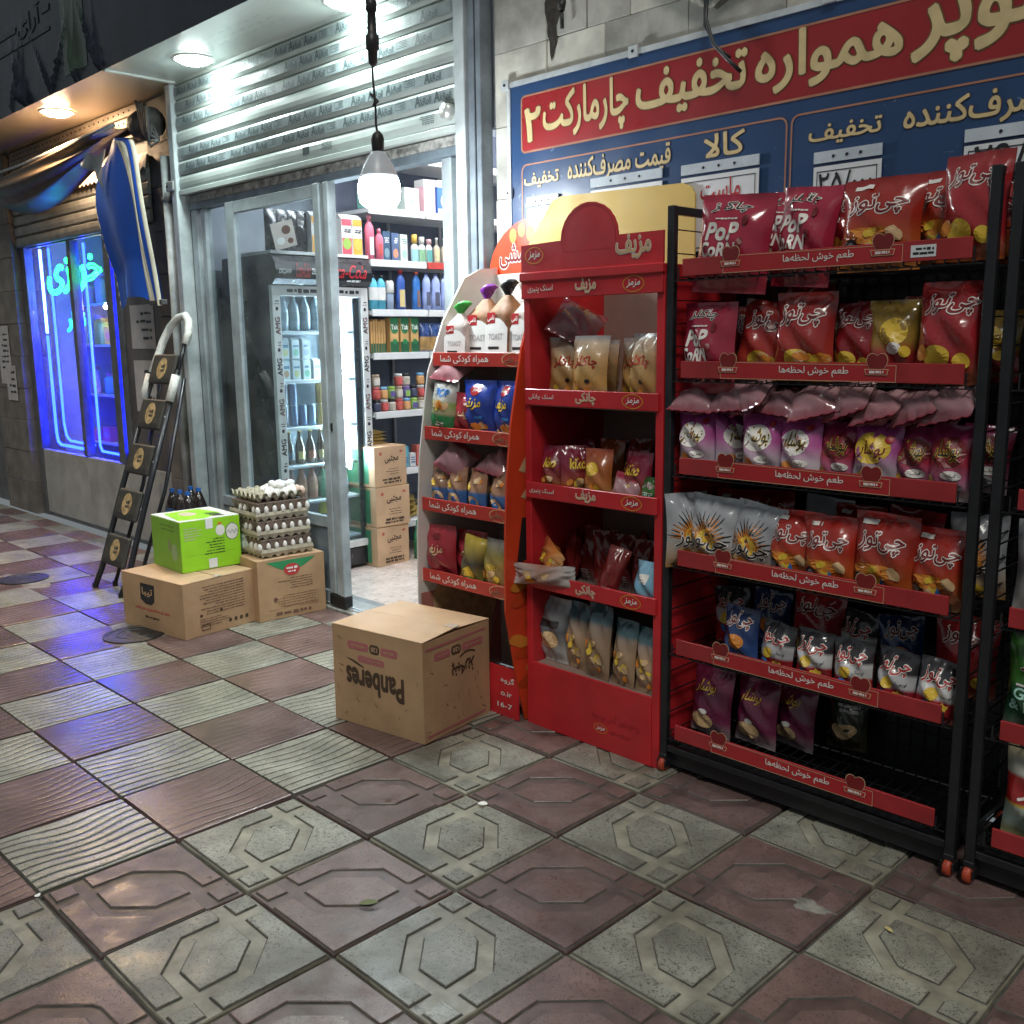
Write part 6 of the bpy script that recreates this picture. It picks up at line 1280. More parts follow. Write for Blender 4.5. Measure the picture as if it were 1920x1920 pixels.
# ------------------------------------------------------------------ pipe, cables
mb = MB(); mb.smooth = True; mb.tube([(-3.40,1.80,.0),(-3.40,1.80,2.60)],.034,14); pipe = mb.obj('drain_pipe', None, mat('pipe_paint',(.44,.47,.47),.5,var=.25,vscale=10,dirt=.4), label='grey painted drain pipe on the pillar between the shops', cat='pipe')
mb = MB(); mb.smooth = True; mb.tube([(-3.40,1.80,2.325),(-3.40,1.80,2.355)],.043,14); mb.box(-3.36,1.79,2.328,-3.30,1.81,2.352); mb.obj('bracket', pipe, mat('bracket_grey',(.3,.3,.3),.5,metal=.4))
t = thing('shutter_motor', 'dark dusty shutter motor housing with hanging cables under the soffit', 'motor', (-3.50,1.74,2.80))
mb = MB(); mb.smooth = True; mb.lathe([(.02,-.11),(.085,-.10),(.09,-.06),(.09,.08),(.03,.09)],18,axis='x'); mb.obj('housing', t, mat('dusty_dark',(.06,.058,.055),.6,var=.3,vscale=18,bump=.4))
for k in range(5):
    mb = MB(); mb.smooth = True; mb.tube([(.02+.04*k,-.07,.12-.02*k),(.08+.03*k,-.09,.06),(.10+.02*k,-.08,-.06-.02*k),(.14+.01*k,-.05,-.16+.03*k),(.19,-.02,-.12)],.009,7); mb.obj('cable', t, mat('dusty_cable',(.10,.10,.10),.55))
# ------------------------------------------------------------------ blue awning sheet folded over its arm, brown swag behind it
M_bt = mat('awning_blue', (.008,.075,.44), .34, var=.10, vscale=3, coat=.1); M_btg = mat('awning_grey', (.26,.30,.33), .3, var=.15); M_cream = mat('awning_cream', (.60,.58,.47), .45, var=.1)
M_brown = mat('awning_bronze', (.10,.072,.048), .38, var=.2, vscale=3)
aw = thing('folded_awning', 'blue plastic awning with cream stripes hanging folded before the pillar', 'awning', (0,1.60,0))
def sheet(u, v):      # u across, v down
    xt = -3.92+.44*u; xb = -3.83+.64*u; x = xt*(1-v)+xb*v - .05*math.sin(math.pi*min(1,v*2.4))*(1-u)*(1-v)
    z = 2.56+.17*min(1,u*1.6)-.03*u*u - v*(.88+.13*u) + (.02*math.sin(6*u) if v > .9 else 0)
    y = .03*math.sin(u*7.5+1.2*v)*(.4+v*.8) - .05*math.sin(math.pi*min(1,v*1.3))
    return (x, y, z)
mb = MB(); mb.grid(sheet, 30, 40); mb.smooth = True; mb.obj('blue_sheet', aw, M_bt)
mb = MB(); mb.grid(lambda u,v: (lambda p: (p[0]-.012-.010*math.sin(v*75), p[1]+.004, p[2]-.004))(sheet(0,.18+.82*v)) if u < .5 else sheet(.0,.18+.82*v), 1, 80); mb.obj('scalloped_edge', aw, M_cream)
mb = MB(); mb.grid(lambda u,v: (-4.05+.34*u+.10*v*(1-u), -.06-.02*math.sin(5*u+4*v), 2.62+.03*u-.06*v*(1-u)-.22*v*u-.012*math.sin(11*u+3*v)), 12, 12); mb.smooth = True; mb.obj('grey_fold', aw, M_btg)
for k,(xa,xb,xw,m) in enumerate(((-3.49,-3.20,.036,M_cream),(-3.43,-3.145,.034,M_cream),(-3.33,-3.11,.060,M_bt),(-3.22,-3.075,.036,M_cream))):
    mb = MB(); mb.grid(lambda u,v: ((xa*(1-v)+xb*v)-.06*math.exp(-v*9)+xw*(u-.5), -.035-.012*k+.012*math.sin(5*v+k)-.02*math.sin(math.pi*u), 2.735-.012*k-.05*math.exp(-v*14)-v*1.02), 3, 30); mb.smooth = True; mb.obj('stripe', aw, m)
mb = MB(); mb.grid(lambda u,v: (-3.36+.055*u+.14*v, -.03-.015*math.sin(3*u), 2.60-.90*v), 4, 20); mb.smooth = True; mb.obj('inner_fold', aw, M_bt)
MB().box(-3.205,-.07,1.685,-3.04,-.03,1.715,.004).obj('hem_clamp', aw, mat('clamp_dark',(.10,.10,.10),.5,metal=.4,var=.4,vscale=50))
sw = thing('awning_swag', 'bronze brown awning cloth sagging along the left shop above the shutter', 'awning', (0,1.58,0))
def swag(u, v):
    x = -6.6+2.95*u; top = 2.80-.055*(1-u)-.05*math.sin(math.pi*u); sag = .23*math.sin(math.pi*min(1,u*1.08))**.8*(.25+.75*1)+.03
    z = top - sag*v - .02*math.sin(7*u+6*v); y = -.16*math.sin(math.pi*v)*math.sin(math.pi*min(1,u*1.05)+.15) + .018*math.sin(19*v+5*u) + .16*v
    return (x, y, z)
mb = MB(); mb.grid(swag, 60, 30); mb.smooth = True; mb.obj('cloth', sw, M_brown)
mb = MB(); mb.smooth = True; mb.tube([(-6.6,.0,2.765),(-5.2,.0,2.755),(-3.62,.0,2.79)],.014,8); mb.obj('front_bar', sw, M_alu)
mb = MB(); zz = [(-6.6+.035*k, .22, 2.585-(.022 if k%2 else 0)) for k in range(84)]
mb.add([(x,y,z) for x,y,z in zz]+[(x,y+.02,2.70+.03*math.sin(x*2)) for x,y,z in zz], [(i,i+1,i+85,i+84) for i in range(83)]); mb.obj('zigzag_edge', sw, mat('awning_lining',(.60,.47,.38),.5,var=.1))

# ================================================================== LADDER
M_lad = mat('ladder_black', (.014,.015,.020), .32, var=.15, coat=.2); M_foam = mat('foam_white', (.70,.70,.66), .55, var=.15, vscale=25, bump=.2)
M_tread = mat('tread_grey', (.04,.038,.032), .6, var=.25, vscale=20, bump=.3); M_badge = mat('tread_badge', (.42,.30,.14), .5, var=.4, vscale=40)
lad = thing('step_ladder', 'black folding step ladder with five treads and white foam handle leaning beside the door', 'ladder', (0,0,0))
XL, XR = -3.275, -2.905
yz = lambda z: 1.09+.355*z
for x in (XL, XR):
    mb = MB(); mb.smooth = True; mb.tube([(x,yz(.0)-.0,.012),(x+.004,yz(.1)+.01,.11),(x+.01*(1 if x == XL else -1),yz(.6),.6),(x+.03*(1 if x == XL else -1),yz(1.30),1.30)],.018,10); mb.obj('rail', lad, M_lad)
    MB().lathe([(.018,0),(.018,.03)],10,(x,yz(0),0)).obj('foot', lad, M_black)
for x in (XL+.05, XR-.02):
    mb = MB(); mb.smooth = True; mb.tube([(x,yz(.0)+.10,.012),(x,yz(.6)+.11,.6),(x,yz(1.25)+.05,1.25)],.012,8); mb.obj('rear_leg', lad, M_lad)
    MB().lathe([(.015,0),(.015,.03)],10,(x,yz(0)+.10,0)).obj('foot', lad, M_black)
hl = [(XL+.03,yz(1.28)-.01,1.28),(XL+.035,yz(1.38),1.38),(XL+.05,yz(1.47),1.47),(XL+.09,yz(1.56),1.555),(XL+.16,yz(1.63),1.61),(XL+.235,yz(1.65),1.62),(XL+.295,yz(1.62),1.585),(XR-.03,yz(1.54),1.52),(XR-.03,yz(1.46),1.45)]
mb = MB(); mb.smooth = True; mb.tube(hl,.024,12); mb.obj('foam_handle', lad, M_foam)
mb = MB(); mb.smooth = True; mb.tube([(XR-.03,yz(1.46),1.46),(XR-.025,yz(1.28),1.28)],.013,8); mb.obj('handle_tube', lad, M_lad)
for x in (XL+.012,XR-.012): mb = MB(); mb.smooth = True; mb.tube([(x,yz(1.12)-.012,1.12),(x,yz(1.27)-.012,1.27)],.026,10); mb.obj('foam_grip', lad, M_foam)
for k in range(5):
    z = .215+.265*k; ang = 1.02
    t = link('tread', MB().mat(M_tread).box(-.150,-.012,-.0,.150,.012,.185,.010).mesh('tread') if k == 0 else lad_tread, lad, ((XL+XR)/2, yz(z)-.035, z-.06), (-.33,0,0))
    if k == 0: lad_tread = t.data
    if k == 0:
        mb = MB(); put(mb, ellipse2d(0,.095,.062,.066,20,2), front(-.012), M_badge, .0012); bd = mb.mesh('badge')
        mb = MB(); [put(mb, rect2d(-.125,.016+.014*q,.125,.022+.014*q,1,1), front(-.012), M_black, .001) for q in (0,1)]; put(mb, dashes((-.035,.07,.035,.12),2,4,.7,(.6,1)), front(-.012), M_tread, .002); gm = mb.mesh('grip_strip')
    link('badge', bd, t); link('grip_strip', gm, t)
mb = MB()
for z in (.5,.77,1.03): mb.lathe([(.006,-.018),(.006,-.0148)],8,(XR-.012,yz(z)-.0,z),'y')
mb.obj('rivet', lad, M_alu)
# shrink wrapped bottles behind the ladder
for k in range(5):
    x, y = -3.02+.10*(k%3), 1.50+.12*(k//3)
    t = thing('soda_bottle', ['large cola bottle with blue label behind the ladder, left','large cola bottle with blue label behind the ladder, middle','large cola bottle with blue label behind the ladder, right','cola bottle in the rear row behind the ladder, left','cola bottle in the rear row behind the ladder, right'][k], 'bottle', (x,y,.28), group='wrapped cola bottles behind the ladder')
    mb = MB(); mb.smooth = True; mb.lathe([(.01,0),(.046,.006),(.047,.10),(.043,.13),(.047,.17),(.045,.20),(.03,.245),(.015,.285)],18); mb.obj('body', t, M_cola_liq)
    mb = MB(); mb.smooth = True; mb.lathe([(.0475,.08),(.0475,.19)],18,cap=False); mb.obj('wrap_label', t, c3(.02,.20,.52)); mb = MB(); put(mb, ellipse2d(0,.135,.022,.022,12,2), lambda a,b,l: (.0485*math.sin(a/.0485),-.0485*math.cos(a/.0485)-l,b), c3(.6,.1,.08)); mb.obj('round_mark', t)
    mb = MB(); mb.lathe([(.016,.285),(.016,.305)],12); mb.obj('cap', t, c3(.02,.12,.45))
t = MB().mat(M_card).box(-3.10,1.42,.0,-2.70,1.70,.278,.003).obj('carton', None, label='carton under the wrapped cola bottles behind the ladder', cat='carton')
def film(name, label, x0, y0, z0, x1, y1, z1):
    mb = MB(); mb.grid(lambda u,v: (x0+(x1-x0)*u, y0-.012*math.sin(9*u+5*v), z0+(z1-z0)*v+.02*math.sin(12*u)), 16, 8); mb.smooth = True; mb.obj(name, None, glass('shrink_film',(.93,.95,.97),.12,.03), label=label, cat='plastic film')
film('shrink_film','clear shrink film around the cola bottles',-3.09,1.44,.29,-2.74,1.46,.60)

# ================================================================== CARTONS
def quad_box(name, label, A, B, D, h, m, cat='carton', z=0.):
    """carton from its floor corners: A left, B front, D right (metres); faces: front A-B, side B-D"""
    A, B, D = (Vector((*p,0)) for p in (A,B,D)); t = thing(name, label, cat, (B.x,B.y,z))
    e1 = A-B; e2 = D-B; ang = math.atan2(-e1.y, -e1.x); t.rotation_euler = (0,0,ang)
    return t, e1.length, e2.length
def carton_body(t, w, d, h, m, flap=True, mtop=None, lift=.0, gap=.004):
    # board walls bulge a little and are dented near the corners
    global fn, fe
    rj = random.Random(int(w*1e4)); ph = [rj.uniform(0,6) for _ in range(6)]
    def bl(u, v, k):
        u = min(1,max(0,u)); v = min(1,max(0,v)); e = math.sin(math.pi*u)*math.sin(math.pi*v)
        return .0055*e + .0022*math.sin(5*u+ph[k])*math.sin(4*v+ph[k+2])*math.sqrt(max(0,e))
    fn = lambda x, z, l=0.: (x, -bl((x+w)/w, z/h, 0)-l, z); fe = lambda y, z, l=0.: (bl(y/d, z/h, 1)+l, y, z)
    mb = MB(); mb.smooth = True; n = 12; H_ = h-.004
    mb.grid(lambda u,v: fn(-w+w*u, .001+(H_-.001)*v), n, n); mb.obj('wall', t, m)
    mb = MB(); mb.smooth = True; mb.grid(lambda u,v: fe(d*u, .001+(H_-.001)*v), n, n); mb.obj('wall', t, m)
    mb = MB(); mb.add([(-w,0,.001),(-w,d,.001),(0,d,.001),(0,0,.001),(-w,0,H_),(-w,d,H_),(0,d,H_),(0,0,H_)],[(0,1,5,4),(1,2,6,5),(0,3,2,1),(4,5,6,7)]); mb.obj('inner_box', t, m)
    if flap:
        hinge = [0,lift]
        mb = MB(); mb.add([(-w,0,h-.003),(0,0,h-.003),(0,d*.5-gap,h-.001+lift),(-w,d*.5-gap,h-.001+lift*.3),(-w,0,h),(0,0,h),(0,d*.5-gap,h+.002+lift),(-w,d*.5-gap,h+.002+lift*.3)],[(0,3,2,1),(4,5,6,7),(0,1,5,4),(1,2,6,5),(2,3,7,6),(3,0,4,7)]); mb.obj('flap', t, mtop or m)
        mb = MB(); mb.add([(-w,d*.5+gap,h-.001+lift*.2),(0,d*.5+gap,h-.001+lift*.6),(0,d,h-.003),(-w,d,h-.003),(-w,d*.5+gap,h+.002+lift*.2),(0,d*.5+gap,h+.002+lift*.6),(0,d,h),(-w,d,h)],[(0,3,2,1),(4,5,6,7),(0,1,5,4),(1,2,6,5),(2,3,7,6),(3,0,4,7)]); mb.obj('flap', t, mtop or m)
M_tape = mat('clear_tape', (.60,.52,.42), .18, var=.1, coat=.5)
M_pinkp = mat('carton_pink', (.40,.12,.13), .7, var=.05); M_brownp = mat('carton_brown_print', (.16,.075,.05), .7, var=0)
# the big one by the stands, upside down print
t, w, d = quad_box('carton', 'open brown carton with upside down lettering standing alone in front of the doorway', (-.455,.885), (.005,.955), (-.012,1.345), .385, M_card)
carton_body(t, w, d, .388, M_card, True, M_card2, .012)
mb = MB(); mb.box(-w-.001,d*.5-.022,.3895,-w*.72,d*.5+.022,.3915); mb.box(-.05,d*.5-.02,.4005,-.001,d*.5+.02,.4025); mb.obj('tape', t, M_tape)
def flip(vf, cx, cz): return ([(2*cx-p[0], 2*cz-p[1], *p[2:]) for p in vf[0]], vf[1])
mb = MB(); H = .388; X = lambda q: -w+w*q
put(mb, flip(text_fit('Panberes',(X(.16),.140,X(.80),.228),.042), X(.48),.185), fn, M_cprint)
sw_ = [(X(.17)+(.20*w)*k/10, .243+.022*math.sin(math.pi*.5*(1-k/10))+.0) for k in range(11)]; put(mb, ring2d(sw_+[sw_[-1]], [(a,b-.007*math.sin(math.pi*k/11)-.002) for k,(a,b) in enumerate(sw_+[sw_[-1]])]), fn, M_cprint)
for a,b,c_,dd,m in ((.18,.42,.305,.335,M_pinkp),(.56,.74,.305,.335,M_pinkp),(.30,.60,.260,.285,M_pinkp)):
    P = rrect(X(a),c_,X(b),dd,.011); put(mb, (P,[tuple(range(len(P)))]), fn, m); put(mb, dashes((X(a)+.012,c_+.008,X(b)-.012,dd-.008),1,3,.5,(.9,1)), fn, M_card, .0022)
P = rrect(X(.435),.303,X(.545),.338,.014); put(mb, (P,[tuple(range(len(P)))]), fn, M_cprint); put(mb, flip(text_fit('120',(X(.455),.312,X(.525),.329),.03),X(.49),.3205), fn, M_card2, .0022)
rq = random.Random(4)
for k in range(26):
    cx, cz = X(rq.uniform(.05,.93)), rq.uniform(.02,.36); L_, a0, cu_ = rq.uniform(.010,.022), rq.uniform(0,6), rq.choice((0,0,1.6,-1.6))
    pts = []; aa = a0; px, pz = cx, cz
    for q in range(6): pts.append((px,pz)); px += L_/5*math.cos(aa)*1.4; pz += L_/5*math.sin(aa)*1.4; aa += cu_/5
    if any(.15 < (p[0]+w)/w < .82 and .13 < p[1] < .345 for p in pts) : continue
    put(mb, ring2d(pts, [(p[0]+.0022,p[1]+.0022) for p in pts])if False else (pts+[(p[0]+.0018,p[1]+.0022) for p in pts], [(i,i+1,i+7,i+6) for i in range(5)]), fn, M_brownp)
mb.obj('front_print', t)
mb = MB()
put(mb, flip(text_fit('پنبه‌ریز',(d*.40,.210,d*.74,.268),.035),d*.57,.24), fe, M_cprint)
put(mb, (lambda s: (s+[(p[0],p[1]-.006) for p in s],[(i,i+1,i+12,i+11) for i in range(10)]))([(d*(.52+.24*k/10),.286+.012*math.sin(math.pi*k/10)) for k in range(11)]), fe, M_cprint)
for a,b,m in ((.16,.38,M_pinkp),(.56,.88,M_pinkp)):
    P = rrect(d*a,.302,d*b,.330,.011); put(mb, (P,[tuple(range(len(P)))]), fe, m); put(mb, dashes((d*a+.01,.310,d*b-.01,.322),1,3,.5,(.9,1)), fe, M_card, .0022)
P = rrect(d*.40,.300,d*.54,.334,.014); put(mb, (P,[tuple(range(len(P)))]), fe, M_cprint); put(mb, flip(text_fit('120',(d*.425,.309,d*.515,.326),.03),d*.47,.3175), fe, M_card2, .0022)
for z0,z1 in ((.018,.026),(.350,.358)): put(mb, rect2d(d*.04,z0,d*.93,z1,2,1), fe, M_pinkp)
for k in range(22):
    cx, cz = d*rq.uniform(.06,.9), rq.uniform(.03,.29); L_, a0, cu_ = rq.uniform(.010,.022), rq.uniform(0,6), rq.choice((0,0,1.6,-1.6)); pts = []; aa = a0; px, pz = cx, cz
    for q in range(6): pts.append((px,pz)); px += L_/5*math.cos(aa)*1.4; pz += L_/5*math.sin(aa)*1.4; aa += cu_/5
    if any(.35 < p[0]/d < .8 and p[1] > .2 for p in pts): continue
    put(mb, (pts+[(p[0]+.0016,p[1]+.002) for p in pts], [(i,i+1,i+7,i+6) for i in range(5)]), fe, M_brownp)
mb.obj('side_print', t)
# low wide carton at the left
t, w, d = quad_box('carton', 'wide brown carton on the paving carrying the green egg box', (-2.385,.885), (-1.845,.955), (-1.868,1.385), .285, M_card)
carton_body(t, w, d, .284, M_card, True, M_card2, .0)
mb = MB(); mb.box(-.03,d*.5-.02,.2865,-.001,d*.5+.02,.2885); mb.obj('tape', t, M_tape)
X = lambda q: -w+w*q; mb = MB()
P = [(X(.32),.245),(X(.55),.245),(X(.55),.16),(X(.50),.14),(X(.40),.14),(X(.32),.16)]; put(mb, (P[::-1],[tuple(range(6))]), fn, M_ink); put(mb, text_fit('تیبا',(X(.35),.18,X(.52),.225),.03), fn, M_card, .0025)
put(mb, dashes((X(.22),.100,X(.78),.125),1,4,.45,(1,1)), fn, M_cred); put(mb, dashes((X(.38),.065,X(.62),.08),1,5,.6,(1,1)), fn, M_cprint); mb.obj('front_print', t)
mb = MB(); put(mb, dashes((d*.20,.10,d*.84,.255),11,6,.38,(.6,1)), fe, M_brownp); put(mb, dashes((d*.20,.04,d*.62,.09),4,9,.35,(.5,1),False), fe, M_brownp); put(mb, ellipse2d(d*.22,.105,.008,.008,12,1), fe, M_cprint, .002); put(mb, ellipse2d(d*.50,.112,.008,.010,12,1), fe, M_cprint, .002)
for q in (.62,.70,.78,.86): put(mb, ellipse2d(d*q,.045,.010,.011,10,1), fe, M_cprint)
put(mb, ring2d([(d*.22,.025),(d*.34,.025),(d*.34,.055),(d*.22,.055)],[(d*.228,.029),(d*.332,.029),(d*.332,.051),(d*.228,.051)]), fe, M_cprint); mb.obj('side_print', t)
# green egg box on it
M_lime = mat('lime_board', (.28,.62,.02), .4, var=.05); M_limed = mat('lime_board_dark', (.20,.42,.03), .4, var=.05)
t, w, d = quad_box('egg_box', 'bright lime green cardboard box with egg pictures on the wide carton', (-2.40,1.075), (-2.055,1.065), (-2.11,1.395), .27, M_lime, 'box', .2875)
fn = front(0.); fe = east(0.); MB().box(-w,0,0,0,d,.266,.002).obj('box', t, M_lime); MB().box(-w,0,.2663,0,d,.270,.001).obj('lid', t, mat('lid_white',(.70,.72,.66),.4))
mb = MB(); put(mb, ([(p[0]-w*.5,p[1]+d*.45) for p in [(-.12,-.10),(.14,-.14),(.16,.0),(.05,.14),(-.14,.10)]],[(0,1,2,3,4)]), up(.270), M_lime, .001)
for k in range(4): put(mb, ([(-w*.45+.03*k,d*.62),(-w*.40+.03*k,d*.62),(-w*.36+.03*k,d*.80),(-w*.41+.03*k,d*.80)],[(0,1,2,3)]), up(.270), M_ink, .002)
put(mb, ellipse2d(-w*.55,d*.4,.06,.045,16,2), up(.270), c3(.65,.55,.42), .002); mb.obj('lid_print', t)
mb = MB()
def egg_pic(cx, cz, s):
    put(mb, ellipse2d(cx,cz,.040*s,.048*s,20,2), fe, M_ink, .001); put(mb, ellipse2d(cx,cz,.037*s,.045*s,20,2), fe, M_lgrey if False else W, .0018)
    z_ = [(cx-.036*s+.072*s*k/6, cz+(.012*s if k%2 else -.010*s)) for k in range(7)]; put(mb, (z_+[(a,b-.004*s) for a,b in z_],[(i,i+1,i+8,i+7) for i in range(6)]), fe, M_ink, .0026)
egg_pic(d*.86,.185,.95); put(mb, ellipse2d(d*.66,.20,.026,.03,16,2), fe, W, .0012); put(mb, ellipse2d(d*.655,.235,.012,.008,12,1), fe, M_lo, .002)
put(mb, dashes((d*.06,.165,d*.36,.235),5,3,.45,(.6,1),False), fe, c3(.42,.50,.25)); put(mb, dashes((d*.28,.075,d*.72,.165),6,4,.3,(.3,.8)), fe, M_ink, .0015); put(mb, rect2d(d*.10,.085,d*.9,.0865,1,1), fe, M_limed); put(mb, rect2d(d*.42,.215,d*.54,.268,1,1), fe, M_paper, .0022); put(mb, rect2d(d*.44,.006,d*.58,.055,1,1), fe, M_paper, .0022); mb.obj('side_print', t)
mb = MB(); put(mb, rect2d(-w,.0,0,.262,1,1), fn, M_limed, .0006); put(mb, ellipse2d(-w*.22,.10,.034,.045,18,2), fn, c3(.30,.42,.2), .0016); put(mb, ellipse2d(-w*.38,.13,.02,.035,14,2), fn, c3(.25,.28,.12), .0016); put(mb, dashes((-w*.9,.2,-w*.2,.245),2,4,.4,(.6,1)), fn, c3(.14,.28,.03), .0016); mb.obj('front_print', t)
# tall carton under the egg trays
t, w, d = quad_box('carton', 'brown carton with green and red emblem under the egg trays', (-2.18,1.40), (-1.845,1.372), (-1.872,1.765), .33, M_card)
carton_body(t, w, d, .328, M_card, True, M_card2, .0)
mb = MB(); arc_ = [(d*(.14+.72*k/16), .312-.055*math.sin(math.pi*k/16)) for k in range(17)]; put(mb, ([(d*(.14+.72*k/16),.314) for k in range(17)]+arc_,[(i+17,i+18,i+1,i) for i in range(16)]), fe, c3(.03,.24,.09))
put(mb, ellipse2d(d*.50,.262,.046,.032,22,2), fe, c3(.48,.04,.04), .0022); put(mb, dashes((d*.42,.262,d*.58,.28),1,2,.7,(1,1)), fe, W, .003); put(mb, dashes((d*.44,.245,d*.56,.258),1,3,.6,(1,1)), fe, W, .003)
put(mb, dashes((d*.25,.155,d*.80,.222),5,4,.32,(.5,1)), fe, M_brownp); put(mb, dashes((d*.2,.06,d*.85,.13),5,14,.25,(.6,1)), fe, M_brownp)
put(mb, ring2d([(d*.36,.06),(d*.88,.06),(d*.88,.125),(d*.36,.125)],[(d*.364,.0615),(d*.876,.0615),(d*.876,.1235),(d*.364,.1235)]), fe, M_brownp); put(mb, ellipse2d(d*.24,.11,.012,.012,12,1), fe, M_brownp); put(mb, rect2d(d*.14,.052,d*.88,.054,1,1), fe, M_brownp); put(mb, dashes((d*.24,.018,d*.78,.038),1,5,.8,(1,1),True,.4), fe, M_brownp); mb.obj('side_print', t)
# ------------------------------------------------------------------ egg trays: pale skirted trays and brown cupped ones in turn
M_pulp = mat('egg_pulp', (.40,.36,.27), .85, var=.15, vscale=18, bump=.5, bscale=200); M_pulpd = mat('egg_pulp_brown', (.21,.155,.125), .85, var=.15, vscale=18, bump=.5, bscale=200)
M_egg = mat('eggshell', (.74,.72,.68), .42, var=.03); M_eggp = mat('eggshell_pink', (.66,.46,.38), .42, var=.03)
TS = .300; NC = 6; CP_ = TS/NC
def skirt_tray(seed):
    """pale tray: flared outer skirt with scalloped rims, ribbed floor"""
    mb = MB(); r = random.Random(seed); n = 48; hs = TS/2
    def ring(off, z, amp, ph):
        out = []
        for s_ in range(4):
            for k in range(n):
                q = -1+2*k/n; zz = z + amp*math.sin(q*math.pi*NC*.5+ph)**2*r.uniform(.6,1.2)
                x, y = q*(hs+off), -(hs+off)
                for _ in range(s_): x, y = -y, x
                out.append((x, y, zz))
        return out
    A, B, C_ = ring(-.004,.0,.014,.4), ring(.006,.030,0,0), ring(.001,.046,.006,1.2); N_ = 4*n
    mb.add(A+B+C_, [(i,(i+1)%N_,(i+1)%N_+N_,i+N_) for i in range(N_)]+[(i+N_,(i+1)%N_+N_,(i+1)%N_+2*N_,i+2*N_) for i in range(N_)])
    mb.grid(lambda u,v: ((u-.5)*TS*.99,(v-.5)*TS*.99,.040-.018*(math.sin(u*math.pi*NC)*math.sin(v*math.pi*NC))**2), 36, 36)
    mb.mats = [M_pulp]; mb.m = [0]*len(mb.f); return mb.mesh('egg_tray')
def cup_tray(m, up_=False):
    """tray seen from below: rows of tapered cups hanging from a sheet"""
    mb = MB(); mb.box(-TS/2,-TS/2,.046,TS/2,TS/2,.050)
    for i in range(NC):
        for j in range(NC):
            if not (i in (0,NC-1) or j in (0,NC-1)): continue
            cx, cy = (i+.5)*CP_-TS/2, (j+.5)*CP_-TS/2; a, b = CP_*.47, CP_*.25
            vs = [(cx+sx*b,cy+sy*b,.002) for sx,sy in ((-1,-1),(1,-1),(1,1),(-1,1))]+[(cx+sx*a,cy+sy*a,.047) for sx,sy in ((-1,-1),(1,-1),(1,1),(-1,1))]
            mb.add(vs, [(3,2,1,0),(0,1,5,4),(1,2,6,5),(2,3,7,6),(3,0,4,7)])
    mb.mats = [m]; mb.m = [0]*len(mb.f); return mb.mesh('egg_tray')
def open_tray(m):
    mb = MB(); n = NC*8; mb.smooth = True
    def fn_(u, v):
        a, b = u*NC, v*NC; g = (.5+.5*math.cos(2*math.pi*a))*(.5+.5*math.cos(2*math.pi*b)); h = (.5-.5*math.cos(2*math.pi*a))*(.5-.5*math.cos(2*math.pi*b))
        return ((u-.5)*TS, (v-.5)*TS, .026+.026*min(1,g*1.5)-.022*h)
    mb.grid(fn_, n, n); mb.grid(lambda u,v: (lambda p: (p[0],p[1],p[2]-.003))(fn_(u,v)), n, n, True)
    mb.mats = [m]; mb.m = [0]*len(mb.f); return mb.mesh('egg_tray')
eprof = [(.001,-.026),(.012,-.023),(.019,-.012),(.0205,0.),(.018,.013),(.011,.024),(.001,.029)]
me = MB(); me.smooth = True; me.lathe(eprof,12); me.mats = [M_egg]; me.m = [0]*len(me.f); EG = me.mesh('egg')
me = MB(); me.smooth = True; me.lathe(eprof,12); me.mats = [M_eggp]; me.m = [0]*len(me.f); EGP = me.mesh('egg')
ex, ey, er = -2.02, 1.575, -.07
def epos(i, j, z):
    lx, ly = (i/NC-.5)*TS, (j/NC-.5)*TS; return (ex+lx*math.cos(er)-ly*math.sin(er), ey+lx*math.sin(er)+ly*math.cos(er), z)
tz = .331; cupm = cup_tray(M_pulpd)
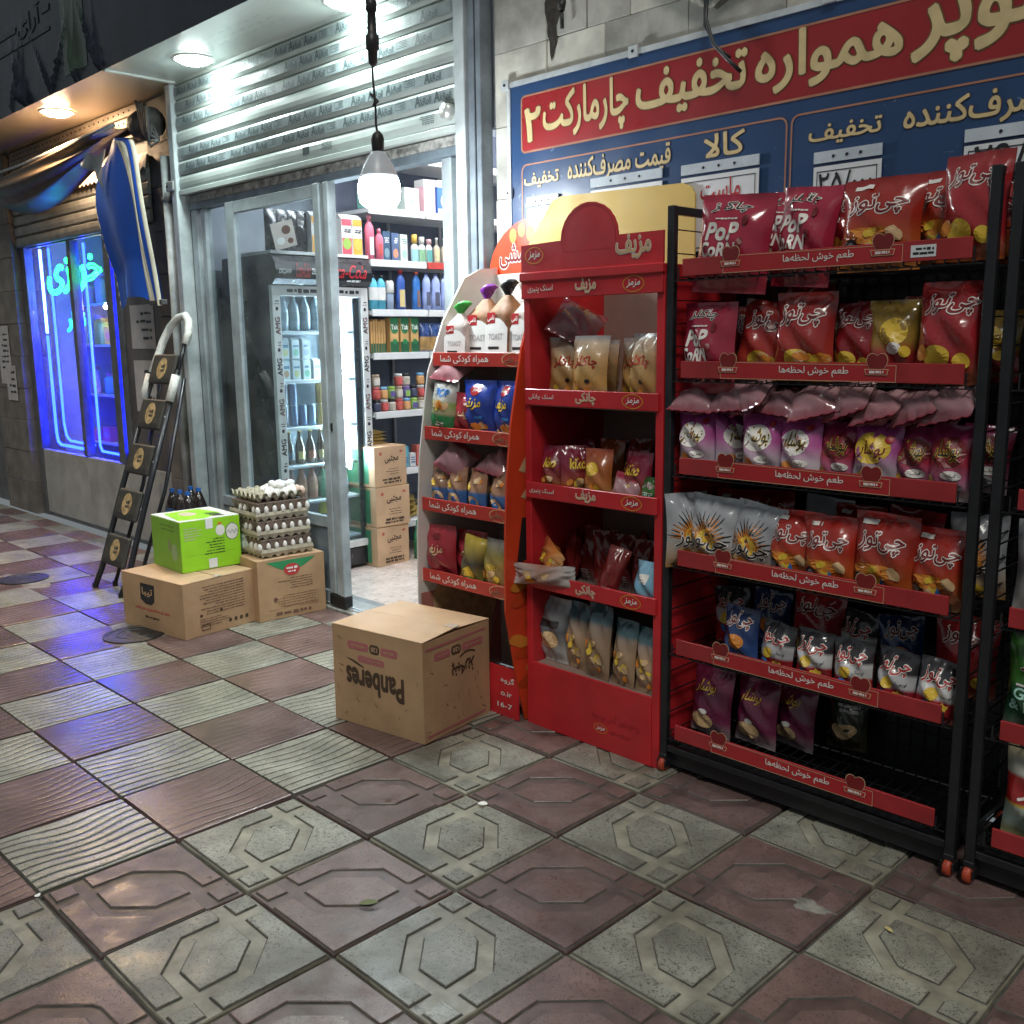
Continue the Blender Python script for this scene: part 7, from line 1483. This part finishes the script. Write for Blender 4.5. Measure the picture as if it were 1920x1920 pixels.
for k in range(3):
    jx, jy, jr = .007*math.sin(k*2.1+1), .006*math.cos(k*1.7), .03*math.sin(k*3+1)
    link('egg_tray', skirt_tray(k), None, (ex+jx,ey+jy,tz), (0,0,er+jr), '%s pale pulp egg tray from the bottom of the stack'%ORD[k].capitalize(), 'egg tray', 'stacked egg trays')
    link('egg_tray', cupm, None, (ex+jx*.5,ey+jy*.5,tz+.0475), (0,0,er+jr*.5), '%s brown pulp egg tray from the bottom of the stack'%ORD[k].capitalize(), 'egg tray', 'stacked egg trays')
    for q in range(NC+1):
        for side in (0,1):
            if side == 1 and (q in (0,NC) or (q+k)%3 == 0): continue
            p = epos(NC-.12,q*.97+.1,tz+.058) if side == 0 else epos(q,.12,tz+.058)
            link('egg', EG, None, p, (.1,.1,0), 'white egg between trays on the %s side of the %s pair, %s along'%(['right','left'][side],ORD[k],ORD[q]), 'egg', 'white eggs between the trays', None, (.62,.62,.80))
    tz += .0985
link('egg_tray', open_tray(M_pulp), None, (ex,ey,tz-.002), (0,0,er), 'pale open egg tray on top of the stack, half full', 'egg tray', 'stacked egg trays')
top = tz-.002
for i in range(NC):
    for j in range(NC):
        if j < 2 and not (i,j) in ((5,1),): continue
        if (i,j) in ((1,2),(0,2),(0,3)): continue
        pink = j == NC-1 and i >= 4
        p = epos(i+.5,j+.5,top+.040)
        link('egg', EGP if pink else EG, None, p, (random.uniform(-.2,.2),random.uniform(-.2,.2),0), '%s egg on the top tray, %s across and %s back'%('Pinkish' if pink else 'White',ORD[i],ORD[j]), 'egg', 'eggs on the top tray')
for k in range(6):
    i, j = ((2.5,4.5),(3.5,4.5),(4.5,3.6),(3.6,3.5),(3,5.5),(2.3,3.7))[k]; p = epos(i,j,top+.070)
    link('egg', EG, None, p, (1.2,.4*k,.7*k), '%s loose egg lying on top of the other eggs'%ORD[k].capitalize(), 'egg', 'loose eggs on top')
# thin bag of small goods between the green box and the trays
mb = MB(); mb.smooth = True; mb.lathe([(.01,0),(.05,.01),(.06,.05),(.05,.10),(.02,.13),(.03,.16),(.01,.17)],16); mb.v = [(a*(1+.12*math.sin(30*c+9*b)),b,c) for a,b,c in mb.v]
mb.obj('plastic_bag', None, mat('bag_greenwhite',(.50,.62,.52),.25,var=.5,vscale=26,coat=.4), loc=(-2.09,1.47,.332), label='small knotted plastic bag between the green box and the egg trays', cat='bag')
